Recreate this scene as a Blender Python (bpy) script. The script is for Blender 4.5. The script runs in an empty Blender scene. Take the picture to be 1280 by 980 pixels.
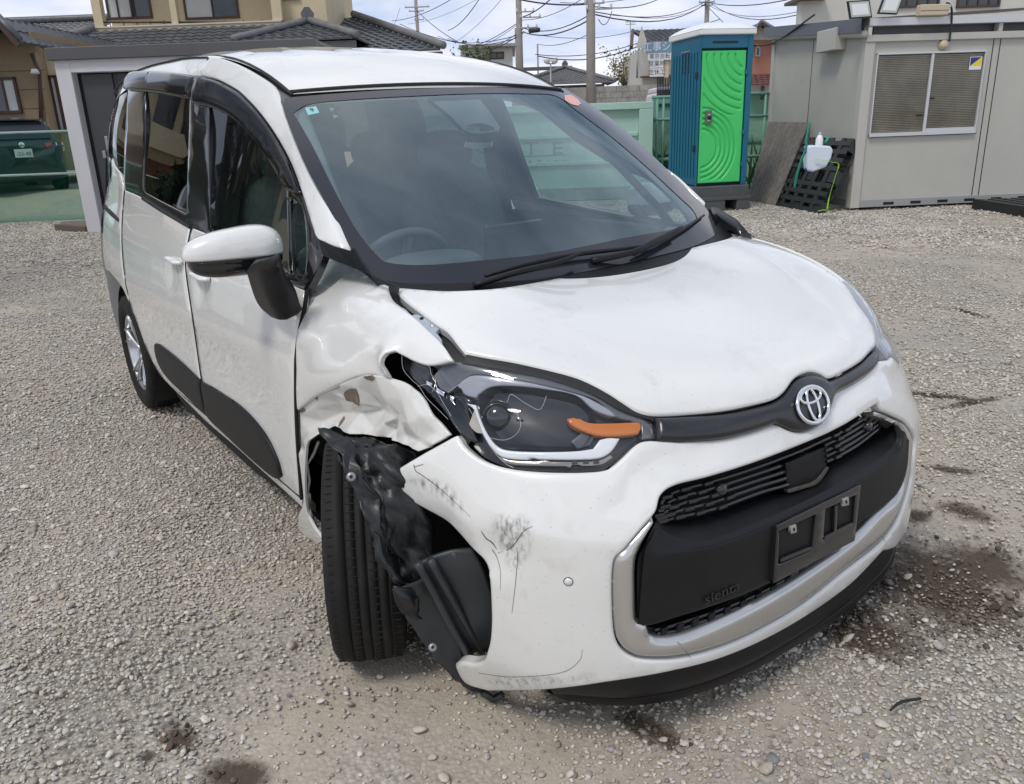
import bpy, bmesh, math, random
import numpy as np
from mathutils import Vector, Matrix, noise
from mathutils.geometry import delaunay_2d_cdt
SC=bpy.context.scene; COL=SC.collection
rng=np.random.default_rng(7); random.seed(7)
# ---------------------------------------------------------------- camera
CAM=np.array([1.790,-1.605,1.400]); YAW,PIT,ROL,FPX=2.523,.323,-.0357,1004.0
def _cam():
    cy,sy=math.cos(YAW),math.sin(YAW);cp,sp=math.cos(PIT),math.sin(PIT)
    f=np.array([cy*cp,sy*cp,-sp]); r=np.array([sy,-cy,0.]); u=np.cross(r,f)
    cr,sr=math.cos(ROL),math.sin(ROL)
    return f,cr*r+sr*u,-sr*r+cr*u
CF,CR,CU=_cam()
cd=bpy.data.cameras.new('camera'); cam=bpy.data.objects.new('camera',cd); COL.objects.link(cam)
cam.matrix_world=Matrix(((CR[0],CU[0],-CF[0],CAM[0]),(CR[1],CU[1],-CF[1],CAM[1]),(CR[2],CU[2],-CF[2],CAM[2]),(0,0,0,1)))
cd.sensor_fit='HORIZONTAL'; cd.sensor_width=36; cd.lens=FPX/1280*36; cd.clip_start=.05; cd.clip_end=3000
SC.camera=cam
SC.render.resolution_x=1024; SC.render.resolution_y=784
SC.render.engine='CYCLES'
SC.view_settings.view_transform='Standard'; SC.view_settings.look='None'; SC.view_settings.gamma=1
SC.view_settings.exposure=0.2
SC.cycles.max_bounces=8; SC.cycles.transparent_max_bounces=24
# ---------------------------------------------------------------- sky + sun (bright overcast)
SUN_EL,SUN_AZ=math.radians(56),math.radians(-75)      # azimuth measured from +x towards +y
w=bpy.data.worlds.new('World'); SC.world=w; w.use_nodes=True
nt=w.node_tree; N=nt.nodes; L=nt.links; N.clear()
wo=N.new('ShaderNodeOutputWorld'); bg=N.new('ShaderNodeBackground'); bg.inputs[1].default_value=.11
sky=N.new('ShaderNodeTexSky'); sky.sky_type='NISHITA'; sky.sun_disc=False
sky.sun_elevation=SUN_EL; sky.sun_rotation=math.radians(90)-SUN_AZ
sky.air_density=1.0; sky.dust_density=1.5; sky.ozone_density=1.5
tc=N.new('ShaderNodeTexCoord'); sp=N.new('ShaderNodeSeparateXYZ'); L.new(tc.outputs['Generated'],sp.inputs[0])
# project the view direction on a cloud layer: xy/(z+.12)
ad=N.new('ShaderNodeMath'); ad.operation='ADD'; ad.inputs[1].default_value=.16; ab=N.new('ShaderNodeMath'); ab.operation='ABSOLUTE'
L.new(sp.outputs[2],ab.inputs[0]); L.new(ab.outputs[0],ad.inputs[0])
dx=N.new('ShaderNodeMath'); dx.operation='DIVIDE'; dy=N.new('ShaderNodeMath'); dy.operation='DIVIDE'
L.new(sp.outputs[0],dx.inputs[0]); L.new(ad.outputs[0],dx.inputs[1]); L.new(sp.outputs[1],dy.inputs[0]); L.new(ad.outputs[0],dy.inputs[1])
cb=N.new('ShaderNodeCombineXYZ'); L.new(dx.outputs[0],cb.inputs[0]); L.new(dy.outputs[0],cb.inputs[1])
n1=N.new('ShaderNodeTexNoise'); n1.inputs['Scale'].default_value=1.15; n1.inputs['Detail'].default_value=6; n1.inputs['Roughness'].default_value=.52; n1.inputs['Distortion'].default_value=.3
L.new(cb.outputs[0],n1.inputs['Vector'])
cr=N.new('ShaderNodeValToRGB'); e=cr.color_ramp.elements
e[0].position=.32; e[0].color=(1.5,2.0,2.9,1); e[1].position=.70; e[1].color=(9.2,9.2,9.3,1)
m=cr.color_ramp.elements.new(.5); m.color=(5.2,5.7,6.8,1)
L.new(n1.outputs[0],cr.inputs[0])
n2=N.new('ShaderNodeTexNoise'); n2.inputs['Scale'].default_value=.6; n2.inputs['Detail'].default_value=4
L.new(cb.outputs[0],n2.inputs['Vector'])
mr=N.new('ShaderNodeMapRange'); mr.inputs[1].default_value=.3; mr.inputs[2].default_value=.45; mr.inputs[3].default_value=.72; mr.inputs[4].default_value=1.
L.new(n2.outputs[0],mr.inputs[0])
# near the horizon the cloud bases merge into an even pale veil
hz=N.new('ShaderNodeMapRange'); hz.inputs[1].default_value=.10; hz.inputs[2].default_value=.42; L.new(ab.outputs[0],hz.inputs[0])
hr=N.new('ShaderNodeValToRGB'); q=hr.color_ramp.elements; q[0].position=.38; q[0].color=(4.6,5.5,7.5,1); q[1].position=.62; q[1].color=(8.2,8.2,8.7,1); L.new(n1.outputs[0],hr.inputs[0])
hm=N.new('ShaderNodeMixRGB'); L.new(hz.outputs[0],hm.inputs[0]); L.new(hr.outputs[0],hm.inputs[1]); L.new(cr.outputs[0],hm.inputs[2])
mx=N.new('ShaderNodeMixRGB'); L.new(mr.outputs[0],mx.inputs[0]); L.new(sky.outputs[0],mx.inputs[1]); L.new(hm.outputs[0],mx.inputs[2])
L.new(mx.outputs[0],bg.inputs[0]); L.new(bg.outputs[0],wo.inputs[0])
sd=bpy.data.lights.new('sun','SUN'); sd.energy=1.5; sd.angle=math.radians(14); sd.color=(1,.95,.88)
so=bpy.data.objects.new('sun',sd); COL.objects.link(so)
sv=Vector((math.cos(SUN_EL)*math.cos(SUN_AZ),math.cos(SUN_EL)*math.sin(SUN_AZ),math.sin(SUN_EL)))
so.rotation_euler=sv.to_track_quat('Z','Y').to_euler(); so.location=(0,0,20)
# ---------------------------------------------------------------- picture geometry helpers
def proj(P):
    d=np.asarray(P,float)-CAM; z=d@CF
    return np.stack([640+FPX*(d@CR)/z,490-FPX*(d@CU)/z],-1)
def ray(px,py): return CF+CR*(px-640)/FPX+CU*(490-py)/FPX
def at(px,py,x=None,y=None,z=None,d=None):
    r=ray(px,py)
    if x is not None: t=(x-CAM[0])/r[0]
    elif y is not None: t=(y-CAM[1])/r[1]
    elif z is not None: t=(z-CAM[2])/r[2]
    else: t=d
    return CAM+r*t
def cr_eval(K,t):
    K=np.asarray(K,float); n=len(K); t=np.clip(t,0,n-1-1e-9); i=np.floor(t).astype(int); f=(t-i)
    g=lambda j:K[np.clip(j,0,n-1)]
    p0,p1,p2,p3=g(i-1),g(i),g(i+1),g(i+2)
    p0=np.where((i==0)[...,None],2*p1-p2,p0); p3=np.where((i==n-2)[...,None],2*p2-p1,p3)
    f=f[...,None]
    return .5*((2*p1)+(-p0+p2)*f+(2*p0-5*p1+4*p2-p3)*f*f+(-p0+3*p1-3*p2+p3)*f**3)
def interp(xs,ys,x):
    """smooth 1-D curve (cubic Hermite) through (xs, ys); xs increasing"""
    xs=np.asarray(xs,float); ys=np.asarray(ys,float); x=np.clip(np.asarray(x,float),xs[0],xs[-1])
    h=np.diff(xs); d=np.diff(ys)/h; m=np.empty(len(xs)); m[1:-1]=(d[:-1]*h[1:]+d[1:]*h[:-1])/(h[1:]+h[:-1]); m[0]=d[0]; m[-1]=d[-1]
    i=np.clip(np.searchsorted(xs,x,side='right')-1,0,len(h)-1); t=(x-xs[i])/h[i]; H=h[i]
    return (2*t**3-3*t**2+1)*ys[i]+(t**3-2*t**2+t)*H*m[i]+(-2*t**3+3*t**2)*ys[i+1]+(t**3-t**2)*H*m[i+1]
def resample(P,step,closed=True,corner=38):
    """smooth a polyline, keeping its corners, to about `step` spacing"""
    P=np.asarray(P,float); n=len(P)
    if closed:
        a=P-np.roll(P,1,0); b=np.roll(P,-1,0)-P
        ang=np.degrees(np.abs(np.arctan2(a[:,0]*b[:,1]-a[:,1]*b[:,0],(a*b).sum(1))))
        cs=[i for i in range(n) if ang[i]>corner]
        if not cs: cs=[0]
        Q=[]
        for k,i in enumerate(cs):
            j=cs[(k+1)%len(cs)]; m=(j-i)%n or n
            Q.append(P[[(i+q)%n for q in range(m+1)]])
    else: Q=[P]
    out=[]
    for S in Q:
        l=np.linalg.norm(np.diff(S,axis=0),axis=1)
        if len(S)==2: t=np.linspace(0,1,max(2,int(l[0]/step)+1))
        else:
            t=np.concatenate([np.linspace(i,i+1,max(2,int(round(l[i]/step))+1))[:-1] for i in range(len(l))]+[[len(l)]])
        R=cr_eval(S,t)
        out.append(R[:-1] if closed else R)
    return np.concatenate(out)
# ---------------------------------------------------------------- surfaces
class Surf:
    def __init__(s,f,u0,u1,v0,v1,n=160,m=120,face=True,center=(-1,0,.6)):
        s.f=f; U,V=np.meshgrid(np.linspace(u0,u1,n),np.linspace(v0,v1,m),indexing='ij')
        s.lim=(u0,u1,v0,v1)
        P=f(U,V); s.U,s.V,s.P=U.ravel(),V.ravel(),P.reshape(-1,3); s.center=np.array(center,float)
        s.face=face
        if face:
            nn=s.normal(s.U,s.V); ok=((CAM-s.P)*nn).sum(1)>0
        else: ok=np.ones(len(s.U),bool)
        s.ok=ok; s.pp=proj(s.P); s.pp[~ok]=1e6
    def normal(s,u,v):
        h=1e-4; a=s.f(u+h,v)-s.f(u-h,v); b=s.f(u,v+h)-s.f(u,v-h)
        n=np.cross(a,b); n/=np.linalg.norm(n,axis=-1,keepdims=True)+1e-12
        P=s.f(u,v); sg=np.sign(((P-s.center)*n).sum(-1,keepdims=True)); sg[sg==0]=1
        return n*sg
    def solve(s,g,T,u,v,it=12):
        u0,u1,v0,v1=s.lim
        for _ in range(it):
            h=1e-4; c=g(u,v); e=T-c
            a=(g(u+h,v)-g(u-h,v))/(2*h); b=(g(u,v+h)-g(u,v-h))/(2*h)
            D=a[:,0]*b[:,1]-a[:,1]*b[:,0]; D=np.where(np.abs(D)<1e-9,1e-9,D)
            du=(e[:,0]*b[:,1]-e[:,1]*b[:,0])/D; dv=(a[:,0]*e[:,1]-a[:,1]*e[:,0])/D
            ru,rv=(u1-u0)*.05,(v1-v0)*.05
            u=np.clip(u+np.clip(du,-ru,ru),u0,u1); v=np.clip(v+np.clip(dv,-rv,rv),v0,v1)
        return u,v
    def hit(s,px,off=0.):
        px=np.atleast_2d(np.asarray(px,float))
        i=[int(np.argmin(((s.pp-p)**2).sum(1))) for p in px]
        def g(u,v):
            P=s.f(u,v)
            if off: P=P+s.normal(u,v)*off
            return proj(P)
        return np.stack(s.solve(g,px,s.U[i],s.V[i]),-1)
    def inv(s,chart,Q):
        C=chart(s.U,s.V,s.P)
        i=[int(np.argmin(((C-q)**2).sum(1))) for q in Q]
        return np.stack(s.solve(lambda u,v:chart(u,v,s.f(u,v)),Q,s.U[i],s.V[i]),-1)
def _segs(loops): return np.concatenate(loops),np.concatenate([np.roll(Lp,-1,0) for Lp in loops])
def inside(Q,loops):
    if len(Q)==0: return np.zeros(0,bool)
    a,b=_segs(loops); out=[]
    for k in range(0,len(Q),1500):
        q=Q[k:k+1500]; y=q[:,1][:,None]; c=(a[None,:,1]>y)!=(b[None,:,1]>y)
        x=(b[:,0]-a[:,0])[None]*(y-a[None,:,1])/((b[:,1]-a[:,1])[None]+1e-30)+a[None,:,0]
        out.append(((c&(q[:,0][:,None]<x)).sum(1)%2)==1)
    return np.concatenate(out)
def edgedist(Q,loops):
    if len(Q)==0: return np.zeros(0)
    a,b=_segs(loops); ab=b-a; L2=(ab**2).sum(1)+1e-12; out=[]
    for k in range(0,len(Q),1500):
        q=Q[k:k+1500]; d=q[:,None,:]-a[None]; t=np.clip((d*ab[None]).sum(2)/L2,0,1); e=d-t[...,None]*ab[None]; out.append(np.sqrt((e**2).sum(2).min(1)))
    return np.concatenate(out)
def densify(c,mx):
    o=[]; n=len(c)
    for i in range(n):
        a,b=c[i],c[(i+1)%n]; k=max(1,int(math.ceil(np.linalg.norm(b-a)/mx))); o.append(a+(b-a)*np.arange(k)[:,None]/k)
    return np.concatenate(o)
def mk(name,V,F,mat,parent=None,smooth=True):
    me=bpy.data.meshes.new(name); me.from_pydata([tuple(map(float,p)) for p in V],[],[tuple(map(int,f)) for f in F]); me.update()
    if mat is not None: me.materials.append(mat)
    if smooth: me.polygons.foreach_set('use_smooth',[True]*len(me.polygons))
    o=bpy.data.objects.new(name,me); COL.objects.link(o)
    if parent is not None: o.parent=parent
    return o
def tri(loops,pts):
    """constrained triangulation of loops (even-odd) with extra points; returns verts, tris"""
    V=[];E=[]
    for Lp in loops:
        n0=len(V); V+=[Vector(p) for p in Lp]; E+=[(n0+i,n0+(i+1)%len(Lp)) for i in range(len(Lp))]
    nb=len(V); V+=[Vector(p) for p in pts]
    r=delaunay_2d_cdt(V,E,[],0,1e-6)
    vo=np.array([tuple(v) for v in r[0]]); f=np.array([t for t in r[2] if len(t)==3],int)
    c=vo[f].mean(1); f=f[inside(c,loops)]
    a=vo[f]; ar=np.cross(a[:,1]-a[:,0],a[:,2]-a[:,0]); f=f[np.abs(ar)>1e-12]
    # border flags: output vertices that come from loop vertices
    return vo,f
def ch_uv(a,b): return lambda u,v,P:np.stack([u*a,v*b],-1)
def ch_xy(u,v,P): return P[...,[0,1]]
def ch_xz(u,v,P): return P[...,[0,2]]
def ch_wrap(u,v,P): return np.stack([u*.95,P[...,2]],-1)
def fill(name,S,loops,mat,parent=None,h=0.,r=.004,depth=.012,sp=.025,chart=ch_xz,disp=None,extra=None,pix=True,step=5,corner=38,hz=0.,rr=True,raw=False,fade=0.):
    """a panel of sheet cut from surface S: loops in picture points (pix) or surface uv; h = height over S,
    r = rounded edge, depth = turned-in flange"""
    C=[]
    for Lp in loops:
        if pix:
            q=resample(Lp,step,True,corner) if not raw else np.asarray(Lp,float)
            uv=S.hit(q,hz)
        else: uv=np.asarray(Lp,float)
        C.append(chart(uv[:,0],uv[:,1],S.f(uv[:,0],uv[:,1])))
    # drop nearly coincident neighbours
    C=[c[np.linalg.norm(c-np.roll(c,1,0),axis=1)>4e-4] for c in C]
    C=[densify(c,max(sp*.8,.006)) for c in C]
    lo=np.min([c.min(0) for c in C],0); hi=np.max([c.max(0) for c in C],0)
    gx,gy=np.meshgrid(np.arange(lo[0]+sp*.5,hi[0],sp),np.arange(lo[1]+sp*.5,hi[1],sp*.87),indexing='ij')
    gx=gx+(np.arange(gx.shape[1])%2)[None,:]*sp*.5
    G=np.stack([gx.ravel(),gy.ravel()],-1)
    G=G[inside(G,C)] if len(G) else G
    ins=[]
    if len(G): G=G[edgedist(G,C)>max(sp*.45,r*1.6)]
    if r>0 and rr:
        for dd in (.35*r,r):
            for c in C:
                tn=np.roll(c,-1,0)-np.roll(c,1,0); nn=np.stack([-tn[:,1],tn[:,0]],-1); nn/=np.linalg.norm(nn,axis=1,keepdims=True)+1e-12
                for sg in (1,-1):
                    q=c+nn*dd*sg; q=q[inside(q,C)]
                    if len(q): q=q[edgedist(q,C)>dd*.85]
                    ins.append(q)
    pts=np.concatenate([G]+ins) if ins else G
    if extra is not None:
        eu=S.hit(np.asarray(extra,float)); ec=chart(eu[:,0],eu[:,1],S.f(eu[:,0],eu[:,1])); pts=np.concatenate([pts,ec])
    vo,f=tri(C,pts)
    uv=S.inv(chart,vo); u,v=uv[:,0],uv[:,1]
    P=S.f(u,v); nn=S.normal(u,v)
    d=edgedist(vo,C)
    o=np.full(len(vo),h)
    if r>0: t=np.clip(d/r,0,1); o=o-r*(1-np.sqrt(np.clip(1-(1-t)**2,0,1)))
    if disp is not None: o=o+disp(P,u,v,d)
    P=P+nn*o[:,None]
    # orient
    a=P[f]; fn=np.cross(a[:,1]-a[:,0],a[:,2]-a[:,0]); bad=(fn*nn[f[:,0]]).sum(1)<0
    f[bad]=f[bad][:,::-1]
    F=[tuple(t) for t in f]; V=list(P)
    if depth>0:
        cnt={}
        for t in F:
            for i in range(3):
                e=(t[i],t[(i+1)%3]); k=(min(e),max(e))
                cnt.setdefault(k,[]).append(e)
        be=[x[0] for x in cnt.values() if len(x)==1]
        top={};bot={}
        for a_,b_ in be:
            for i in (a_,b_):
                if i not in top:
                    top[i]=len(V); V.append(P[i]); bot[i]=len(V); V.append(P[i]-nn[i]*depth)
        for a_,b_ in be: F.append((b_,a_,bot[a_],bot[b_])[::1]); F[-1]=(top[b_],top[a_],bot[a_],bot[b_])
    ob=mk(name,V,F,mat,parent)
    if fade:
        at_=ob.data.attributes.new('fade','FLOAT','POINT'); fv=np.zeros(len(V)); fv[:len(d)]=np.clip(d/fade,0,1)**1.3; at_.data.foreach_set('value',fv.astype(np.float32))
    return ob
def loft(name,rows,mat,parent=None,nu=40,nv=6,lin=False,closed=False,flip=False,smooth=True,thick=0.):
    R=[]
    for r in rows:
        r=np.asarray(r,float); l=np.r_[0,np.cumsum(np.linalg.norm(np.diff(r,axis=0),axis=1))]
        t=np.interp(np.linspace(0,l[-1],nu),l,np.arange(len(r))); R.append(cr_eval(r,t) if len(r)>2 else r[0]+(r[-1]-r[0])*np.linspace(0,1,nu)[:,None])
    R=np.array(R); m=len(R)
    if closed: R=np.concatenate([R,R[:1]]); m+=1
    tt=np.linspace(0,m-1,(m-1)*nv+1)
    if lin: i=np.minimum(tt.astype(int),m-2); fr=(tt-i)[:,None,None]; G=R[i]*(1-fr)+R[i+1]*fr
    else: G=cr_eval(R.reshape(m,-1),tt).reshape(len(tt),nu,3)
    V=G.reshape(-1,3); a,b=G.shape[0],nu
    F=[(i*b+j,i*b+j+1,(i+1)*b+j+1,(i+1)*b+j) for i in range(a-1) for j in range(b-1)]
    if flip: F=[f[::-1] for f in F]
    o=mk(name,V,F,mat,parent,smooth)
    if thick:
        m_=o.modifiers.new('thick','SOLIDIFY'); m_.thickness=thick; m_.offset=-1
    return o
def tube(name,P,r,mat,parent=None,n=8,step=None,caps=True,closed=False,flat=None):
    P=np.asarray(P,float)
    if step:
        l=np.linalg.norm(np.diff(P,axis=0),axis=1).sum(); k=max(2,int(l/step)); 
        s=np.r_[0,np.cumsum(np.linalg.norm(np.diff(P,axis=0),axis=1))]
        P=cr_eval(P,np.interp(np.linspace(0,s[-1],k),s,np.arange(len(P)))) if len(P)>2 else P[0]+(P[-1]-P[0])*np.linspace(0,1,k)[:,None]
    m=len(P); r=np.broadcast_to(np.asarray(r,float),(m,)) if np.ndim(r)<1 or len(r)==m else np.interp(np.linspace(0,1,m),np.linspace(0,1,len(r)),r)
    if closed: T=np.roll(P,-1,0)-np.roll(P,1,0)
    else: T=np.gradient(P,axis=0)
    T/=np.linalg.norm(T,axis=1,keepdims=True)+1e-12
    up=np.array([0,0,1.]) if abs(T[:,2]).mean()<.9 else np.array([1.,0,0])
    V=[];F=[]
    for i in range(m):
        a=np.cross(up,T[i]); a/=np.linalg.norm(a)+1e-12; b=np.cross(T[i],a)
        for k in range(n):
            th=2*math.pi*(k+.5)/n; fl=flat or 1
            V.append(P[i]+r[i]*(math.cos(th)*a+math.sin(th)*b*fl))
    for i in range(m if closed else m-1):
        j=(i+1)%m
        for k in range(n): F.append((i*n+k,i*n+(k+1)%n,j*n+(k+1)%n,j*n+k))
    if caps and not closed: F.append(tuple(range(n))[::-1]); F.append(tuple(range((m-1)*n,m*n)))
    return mk(name,V,F,mat,parent,n>5)
def box_vf(c,s,R=None):
    c=np.asarray(c,float); s=np.asarray(s,float)/2
    V=np.array([[x,y,z] for x in (-1,1) for y in (-1,1) for z in (-1,1)],float)*s
    if R is not None: V=V@np.asarray(R,float).T
    return V+c,[(0,1,3,2),(4,6,7,5),(0,4,5,1),(2,3,7,6),(0,2,6,4),(1,5,7,3)]
def join_vf(L_):
    V=[];F=[]
    for v,f in L_:
        n=len(V); V+=list(v); F+=[tuple(i+n for i in t) for t in f]
    return V,F
def box(name,c,s,mat,parent=None,R=None,bev=0.):
    V,F=box_vf(c,s,R); o=mk(name,V,F,mat,parent,False)
    if bev: bevel(o,bev)
    return o
def bevel(o,wd,seg=2,ang=35):
    m_=o.modifiers.new('bevel','BEVEL'); m_.width=wd; m_.segments=seg; m_.limit_method='ANGLE'; m_.angle_limit=math.radians(ang)
    o.data.polygons.foreach_set('use_smooth',[True]*len(o.data.polygons)); m_.harden_normals=True
def rz(a): c,s=math.cos(a),math.sin(a); return np.array([[c,-s,0],[s,c,0],[0,0,1]])
def prism(name,pts2,frame,th,mat,parent=None,bev=0.,smooth=False):
    """polygon pts2 (a,b) in a frame (origin, ea, eb) extruded by th along ea x eb"""
    o_,ea,eb=[np.asarray(q,float) for q in frame]; nn=np.cross(ea,eb); nn/=np.linalg.norm(nn)
    A=[o_+ea*p[0]+eb*p[1] for p in pts2]; B=[p+nn*th for p in A]; n=len(A)
    if th<0: A,B=B,A
    F=[tuple(range(n))[::-1],tuple(range(n,2*n))]+[(i,(i+1)%n,n+(i+1)%n,n+i) for i in range(n)]
    o=mk(name,A+B,F,mat,parent,smooth)
    if bev: bevel(o,bev)
    return o
def lathe(name,prof,c,axis,mat,parent=None,n=48,smooth=True):
    axis=np.asarray(axis,float); axis/=np.linalg.norm(axis); t=np.array([0,0,1.]) if abs(axis[2])<.9 else np.array([1.,0,0])
    a=np.cross(t,axis); a/=np.linalg.norm(a); b=np.cross(axis,a); c=np.asarray(c,float)
    V=[c+axis*h_+r_*(math.cos(2*math.pi*k/n)*a+math.sin(2*math.pi*k/n)*b) for (r_,h_) in prof for k in range(n)]
    F=[(i*n+k,i*n+(k+1)%n,(i+1)*n+(k+1)%n,(i+1)*n+k) for i in range(len(prof)-1) for k in range(n)]
    return mk(name,V,F,mat,parent,smooth)
def mirror(o,parent=None):
    """a mirrored twin (left side of the car) of a right-side part"""
    me=o.data.copy(); V=np.empty(len(me.vertices)*3); me.vertices.foreach_get('co',V); V[1::3]*=-1; me.vertices.foreach_set('co',V)
    me.flip_normals(); me.update()
    c=bpy.data.objects.new(o.name.split('.')[0],me); COL.objects.link(c); c.parent=parent or o.parent
    for m_ in o.modifiers:
        k=c.modifiers.new(m_.name,m_.type)
        for p in ('thickness','offset','width','segments','angle_limit','limit_method'):
            if hasattr(m_,p): setattr(k,p,getattr(m_,p))
    return c
def tag(o,label,cat,group=None,kind=None):
    o['label']=label; o['category']=cat
    if group: o['group']=group
    if kind: o['kind']=kind
    return o
def struct(o): o['kind']='structure'; return o
def stuff(o): o['kind']='stuff'; return o
def thing(name,loc,label,cat,group=None):
    o=bpy.data.objects.new(name,None); COL.objects.link(o); o.location=tuple(map(float,loc)); o.empty_display_size=.1
    return tag(o,label,cat,group)
def rebase(root):
    """children were built in world coordinates: keep them there"""
    bpy.context.view_layer.update()
    inv=root.matrix_world.inverted()
    for c in root.children: c.matrix_parent_inverse=inv
# ---------------------------------------------------------------- materials
def speckle(m,scale,col,amt):
    """dried rain spots: tiny irregular rings of dust on a paint"""
    nt=m.node_tree; N=nt.nodes; L=nt.links; b=N['Principled BSDF']; tc=N.new('ShaderNodeTexCoord'); v=N.new('ShaderNodeTexVoronoi'); v.inputs['Scale'].default_value=scale; L.new(tc.outputs['Object'],v.inputs['Vector'])
    r=N.new('ShaderNodeMapRange'); r.inputs[1].default_value=.16; r.inputs[2].default_value=.07; r.inputs[3].default_value=0; r.inputs[4].default_value=amt; L.new(v.outputs['Distance'],r.inputs[0])
    s=N.new('ShaderNodeSeparateColor'); L.new(v.outputs['Color'],s.inputs[0]); g=N.new('ShaderNodeMath'); g.operation='GREATER_THAN'; g.inputs[1].default_value=.62; L.new(s.outputs[0],g.inputs[0])
    k=N.new('ShaderNodeMath'); k.operation='MULTIPLY'; L.new(r.outputs[0],k.inputs[0]); L.new(g.outputs[0],k.inputs[1]); x=N.new('ShaderNodeMixRGB'); L.new(k.outputs[0],x.inputs[0]); x.inputs[2].default_value=tuple(col)+(1,)
    src=b.inputs['Base Color'].links[0].from_socket; L.new(src,x.inputs[1]); L.new(x.outputs[0],b.inputs['Base Color'])
def lin(c): return tuple((x/255/12.92 if x/255<=.04045 else ((x/255+.055)/1.055)**2.4) for x in c)+(1,)
def mat(name,col,rough=.6,metal=0.,spec=.5,coat=0.,coatr=.05,var=0.,vs=8.,bump=0.,bs=60.,emit=None,alpha=None,dirt=None,ds=5.,dlo=.5,dhi=.7,stretch=None,trans=0.):
    m=bpy.data.materials.new(name); m.use_nodes=True; nt=m.node_tree; N=nt.nodes; L=nt.links; b=N['Principled BSDF']
    c=tuple(col)+(1,) if len(col)==3 else col
    b.inputs['Base Color'].default_value=c; b.inputs['Roughness'].default_value=rough; b.inputs['Metallic'].default_value=metal
    b.inputs['Specular IOR Level'].default_value=spec; b.inputs['Coat Weight'].default_value=coat; b.inputs['Coat Roughness'].default_value=coatr
    if trans: b.inputs['Transmission Weight'].default_value=trans
    if emit: b.inputs['Emission Color'].default_value=c; b.inputs['Emission Strength'].default_value=emit
    if alpha is not None: b.inputs['Alpha'].default_value=alpha
    tcn=N.new('ShaderNodeTexCoord'); src=tcn.outputs['Object']
    if stretch:
        mp=N.new('ShaderNodeMapping'); mp.inputs['Scale'].default_value=stretch; L.new(src,mp.inputs[0]); src=mp.outputs[0]
    cur=None
    if var:
        n=N.new('ShaderNodeTexNoise'); n.inputs['Scale'].default_value=vs; n.inputs['Detail'].default_value=7; n.inputs['Roughness'].default_value=.6; L.new(src,n.inputs['Vector'])
        r=N.new('ShaderNodeMapRange'); r.inputs[1].default_value=.3; r.inputs[2].default_value=.7; r.inputs[3].default_value=1-var; r.inputs[4].default_value=1+var; L.new(n.outputs[0],r.inputs[0])
        v=N.new('ShaderNodeVectorMath'); v.operation='SCALE'; v.inputs[0].default_value=c[:3]; L.new(r.outputs[0],v.inputs['Scale']); cur=v.outputs[0]
        L.new(cur,b.inputs['Base Color'])
    if dirt:
        n=N.new('ShaderNodeTexNoise'); n.inputs['Scale'].default_value=ds; n.inputs['Detail'].default_value=9; n.inputs['Roughness'].default_value=.68; L.new(src,n.inputs['Vector'])
        r=N.new('ShaderNodeMapRange'); r.inputs[1].default_value=dlo; r.inputs[2].default_value=dhi; L.new(n.outputs[0],r.inputs[0])
        x=N.new('ShaderNodeMixRGB'); L.new(r.outputs[0],x.inputs[0]); x.inputs[2].default_value=tuple(dirt)+(1,)
        if cur: L.new(cur,x.inputs[1])
        else: x.inputs[1].default_value=c
        L.new(x.outputs[0],b.inputs['Base Color'])
        a=N.new('ShaderNodeMapRange'); a.inputs[3].default_value=rough; a.inputs[4].default_value=min(1,rough+.35); L.new(r.outputs[0],a.inputs[0]); L.new(a.outputs[0],b.inputs['Roughness'])
    if bump:
        n=N.new('ShaderNodeTexNoise'); n.inputs['Scale'].default_value=bs; n.inputs['Detail'].default_value=5; L.new(src,n.inputs['Vector'])
        p=N.new('ShaderNodeBump'); p.inputs['Strength'].default_value=1.; p.inputs['Distance'].default_value=bump; L.new(n.outputs[0],p.inputs['Height']); L.new(p.outputs[0],b.inputs['Normal'])
    return m
def glass(name,tint,tr_rough=0.,refl=(1,1,1),ior=1.5,fac=None):
    m=bpy.data.materials.new(name); m.use_nodes=True; nt=m.node_tree; N=nt.nodes; L=nt.links; N.clear()
    o=N.new('ShaderNodeOutputMaterial'); t=N.new('ShaderNodeBsdfTransparent'); t.inputs[0].default_value=tuple(tint)+(1,)
    g=N.new('ShaderNodeBsdfGlossy'); g.inputs['Roughness'].default_value=tr_rough; g.inputs[0].default_value=tuple(refl)+(1,)
    x=N.new('ShaderNodeMixShader'); ge=N.new('ShaderNodeNewGeometry'); dt=N.new('ShaderNodeVectorMath'); dt.operation='DOT_PRODUCT'; L.new(ge.outputs['Normal'],dt.inputs[0]); L.new(ge.outputs['Incoming'],dt.inputs[1])
    def mth(op,a,b=None):
        q=N.new('ShaderNodeMath'); q.operation=op; q.use_clamp=False
        for i_,v in ((0,a),(1,b)):
            if v is None: continue
            if isinstance(v,(int,float)): q.inputs[i_].default_value=v
            else: L.new(v,q.inputs[i_])
        return q.outputs[0]
    f0=((ior-1)/(ior+1))**2; c=mth('ABSOLUTE',dt.outputs['Value']); p5=mth('POWER',mth('SUBTRACT',1.,c),5.); fr_=mth('ADD',f0,mth('MULTIPLY',p5,1-f0))
    L.new(fr_,x.inputs[0]); L.new(t.outputs[0],x.inputs[1]); L.new(g.outputs[0],x.inputs[2]); L.new(x.outputs[0],o.inputs[0])
    return m
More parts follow.
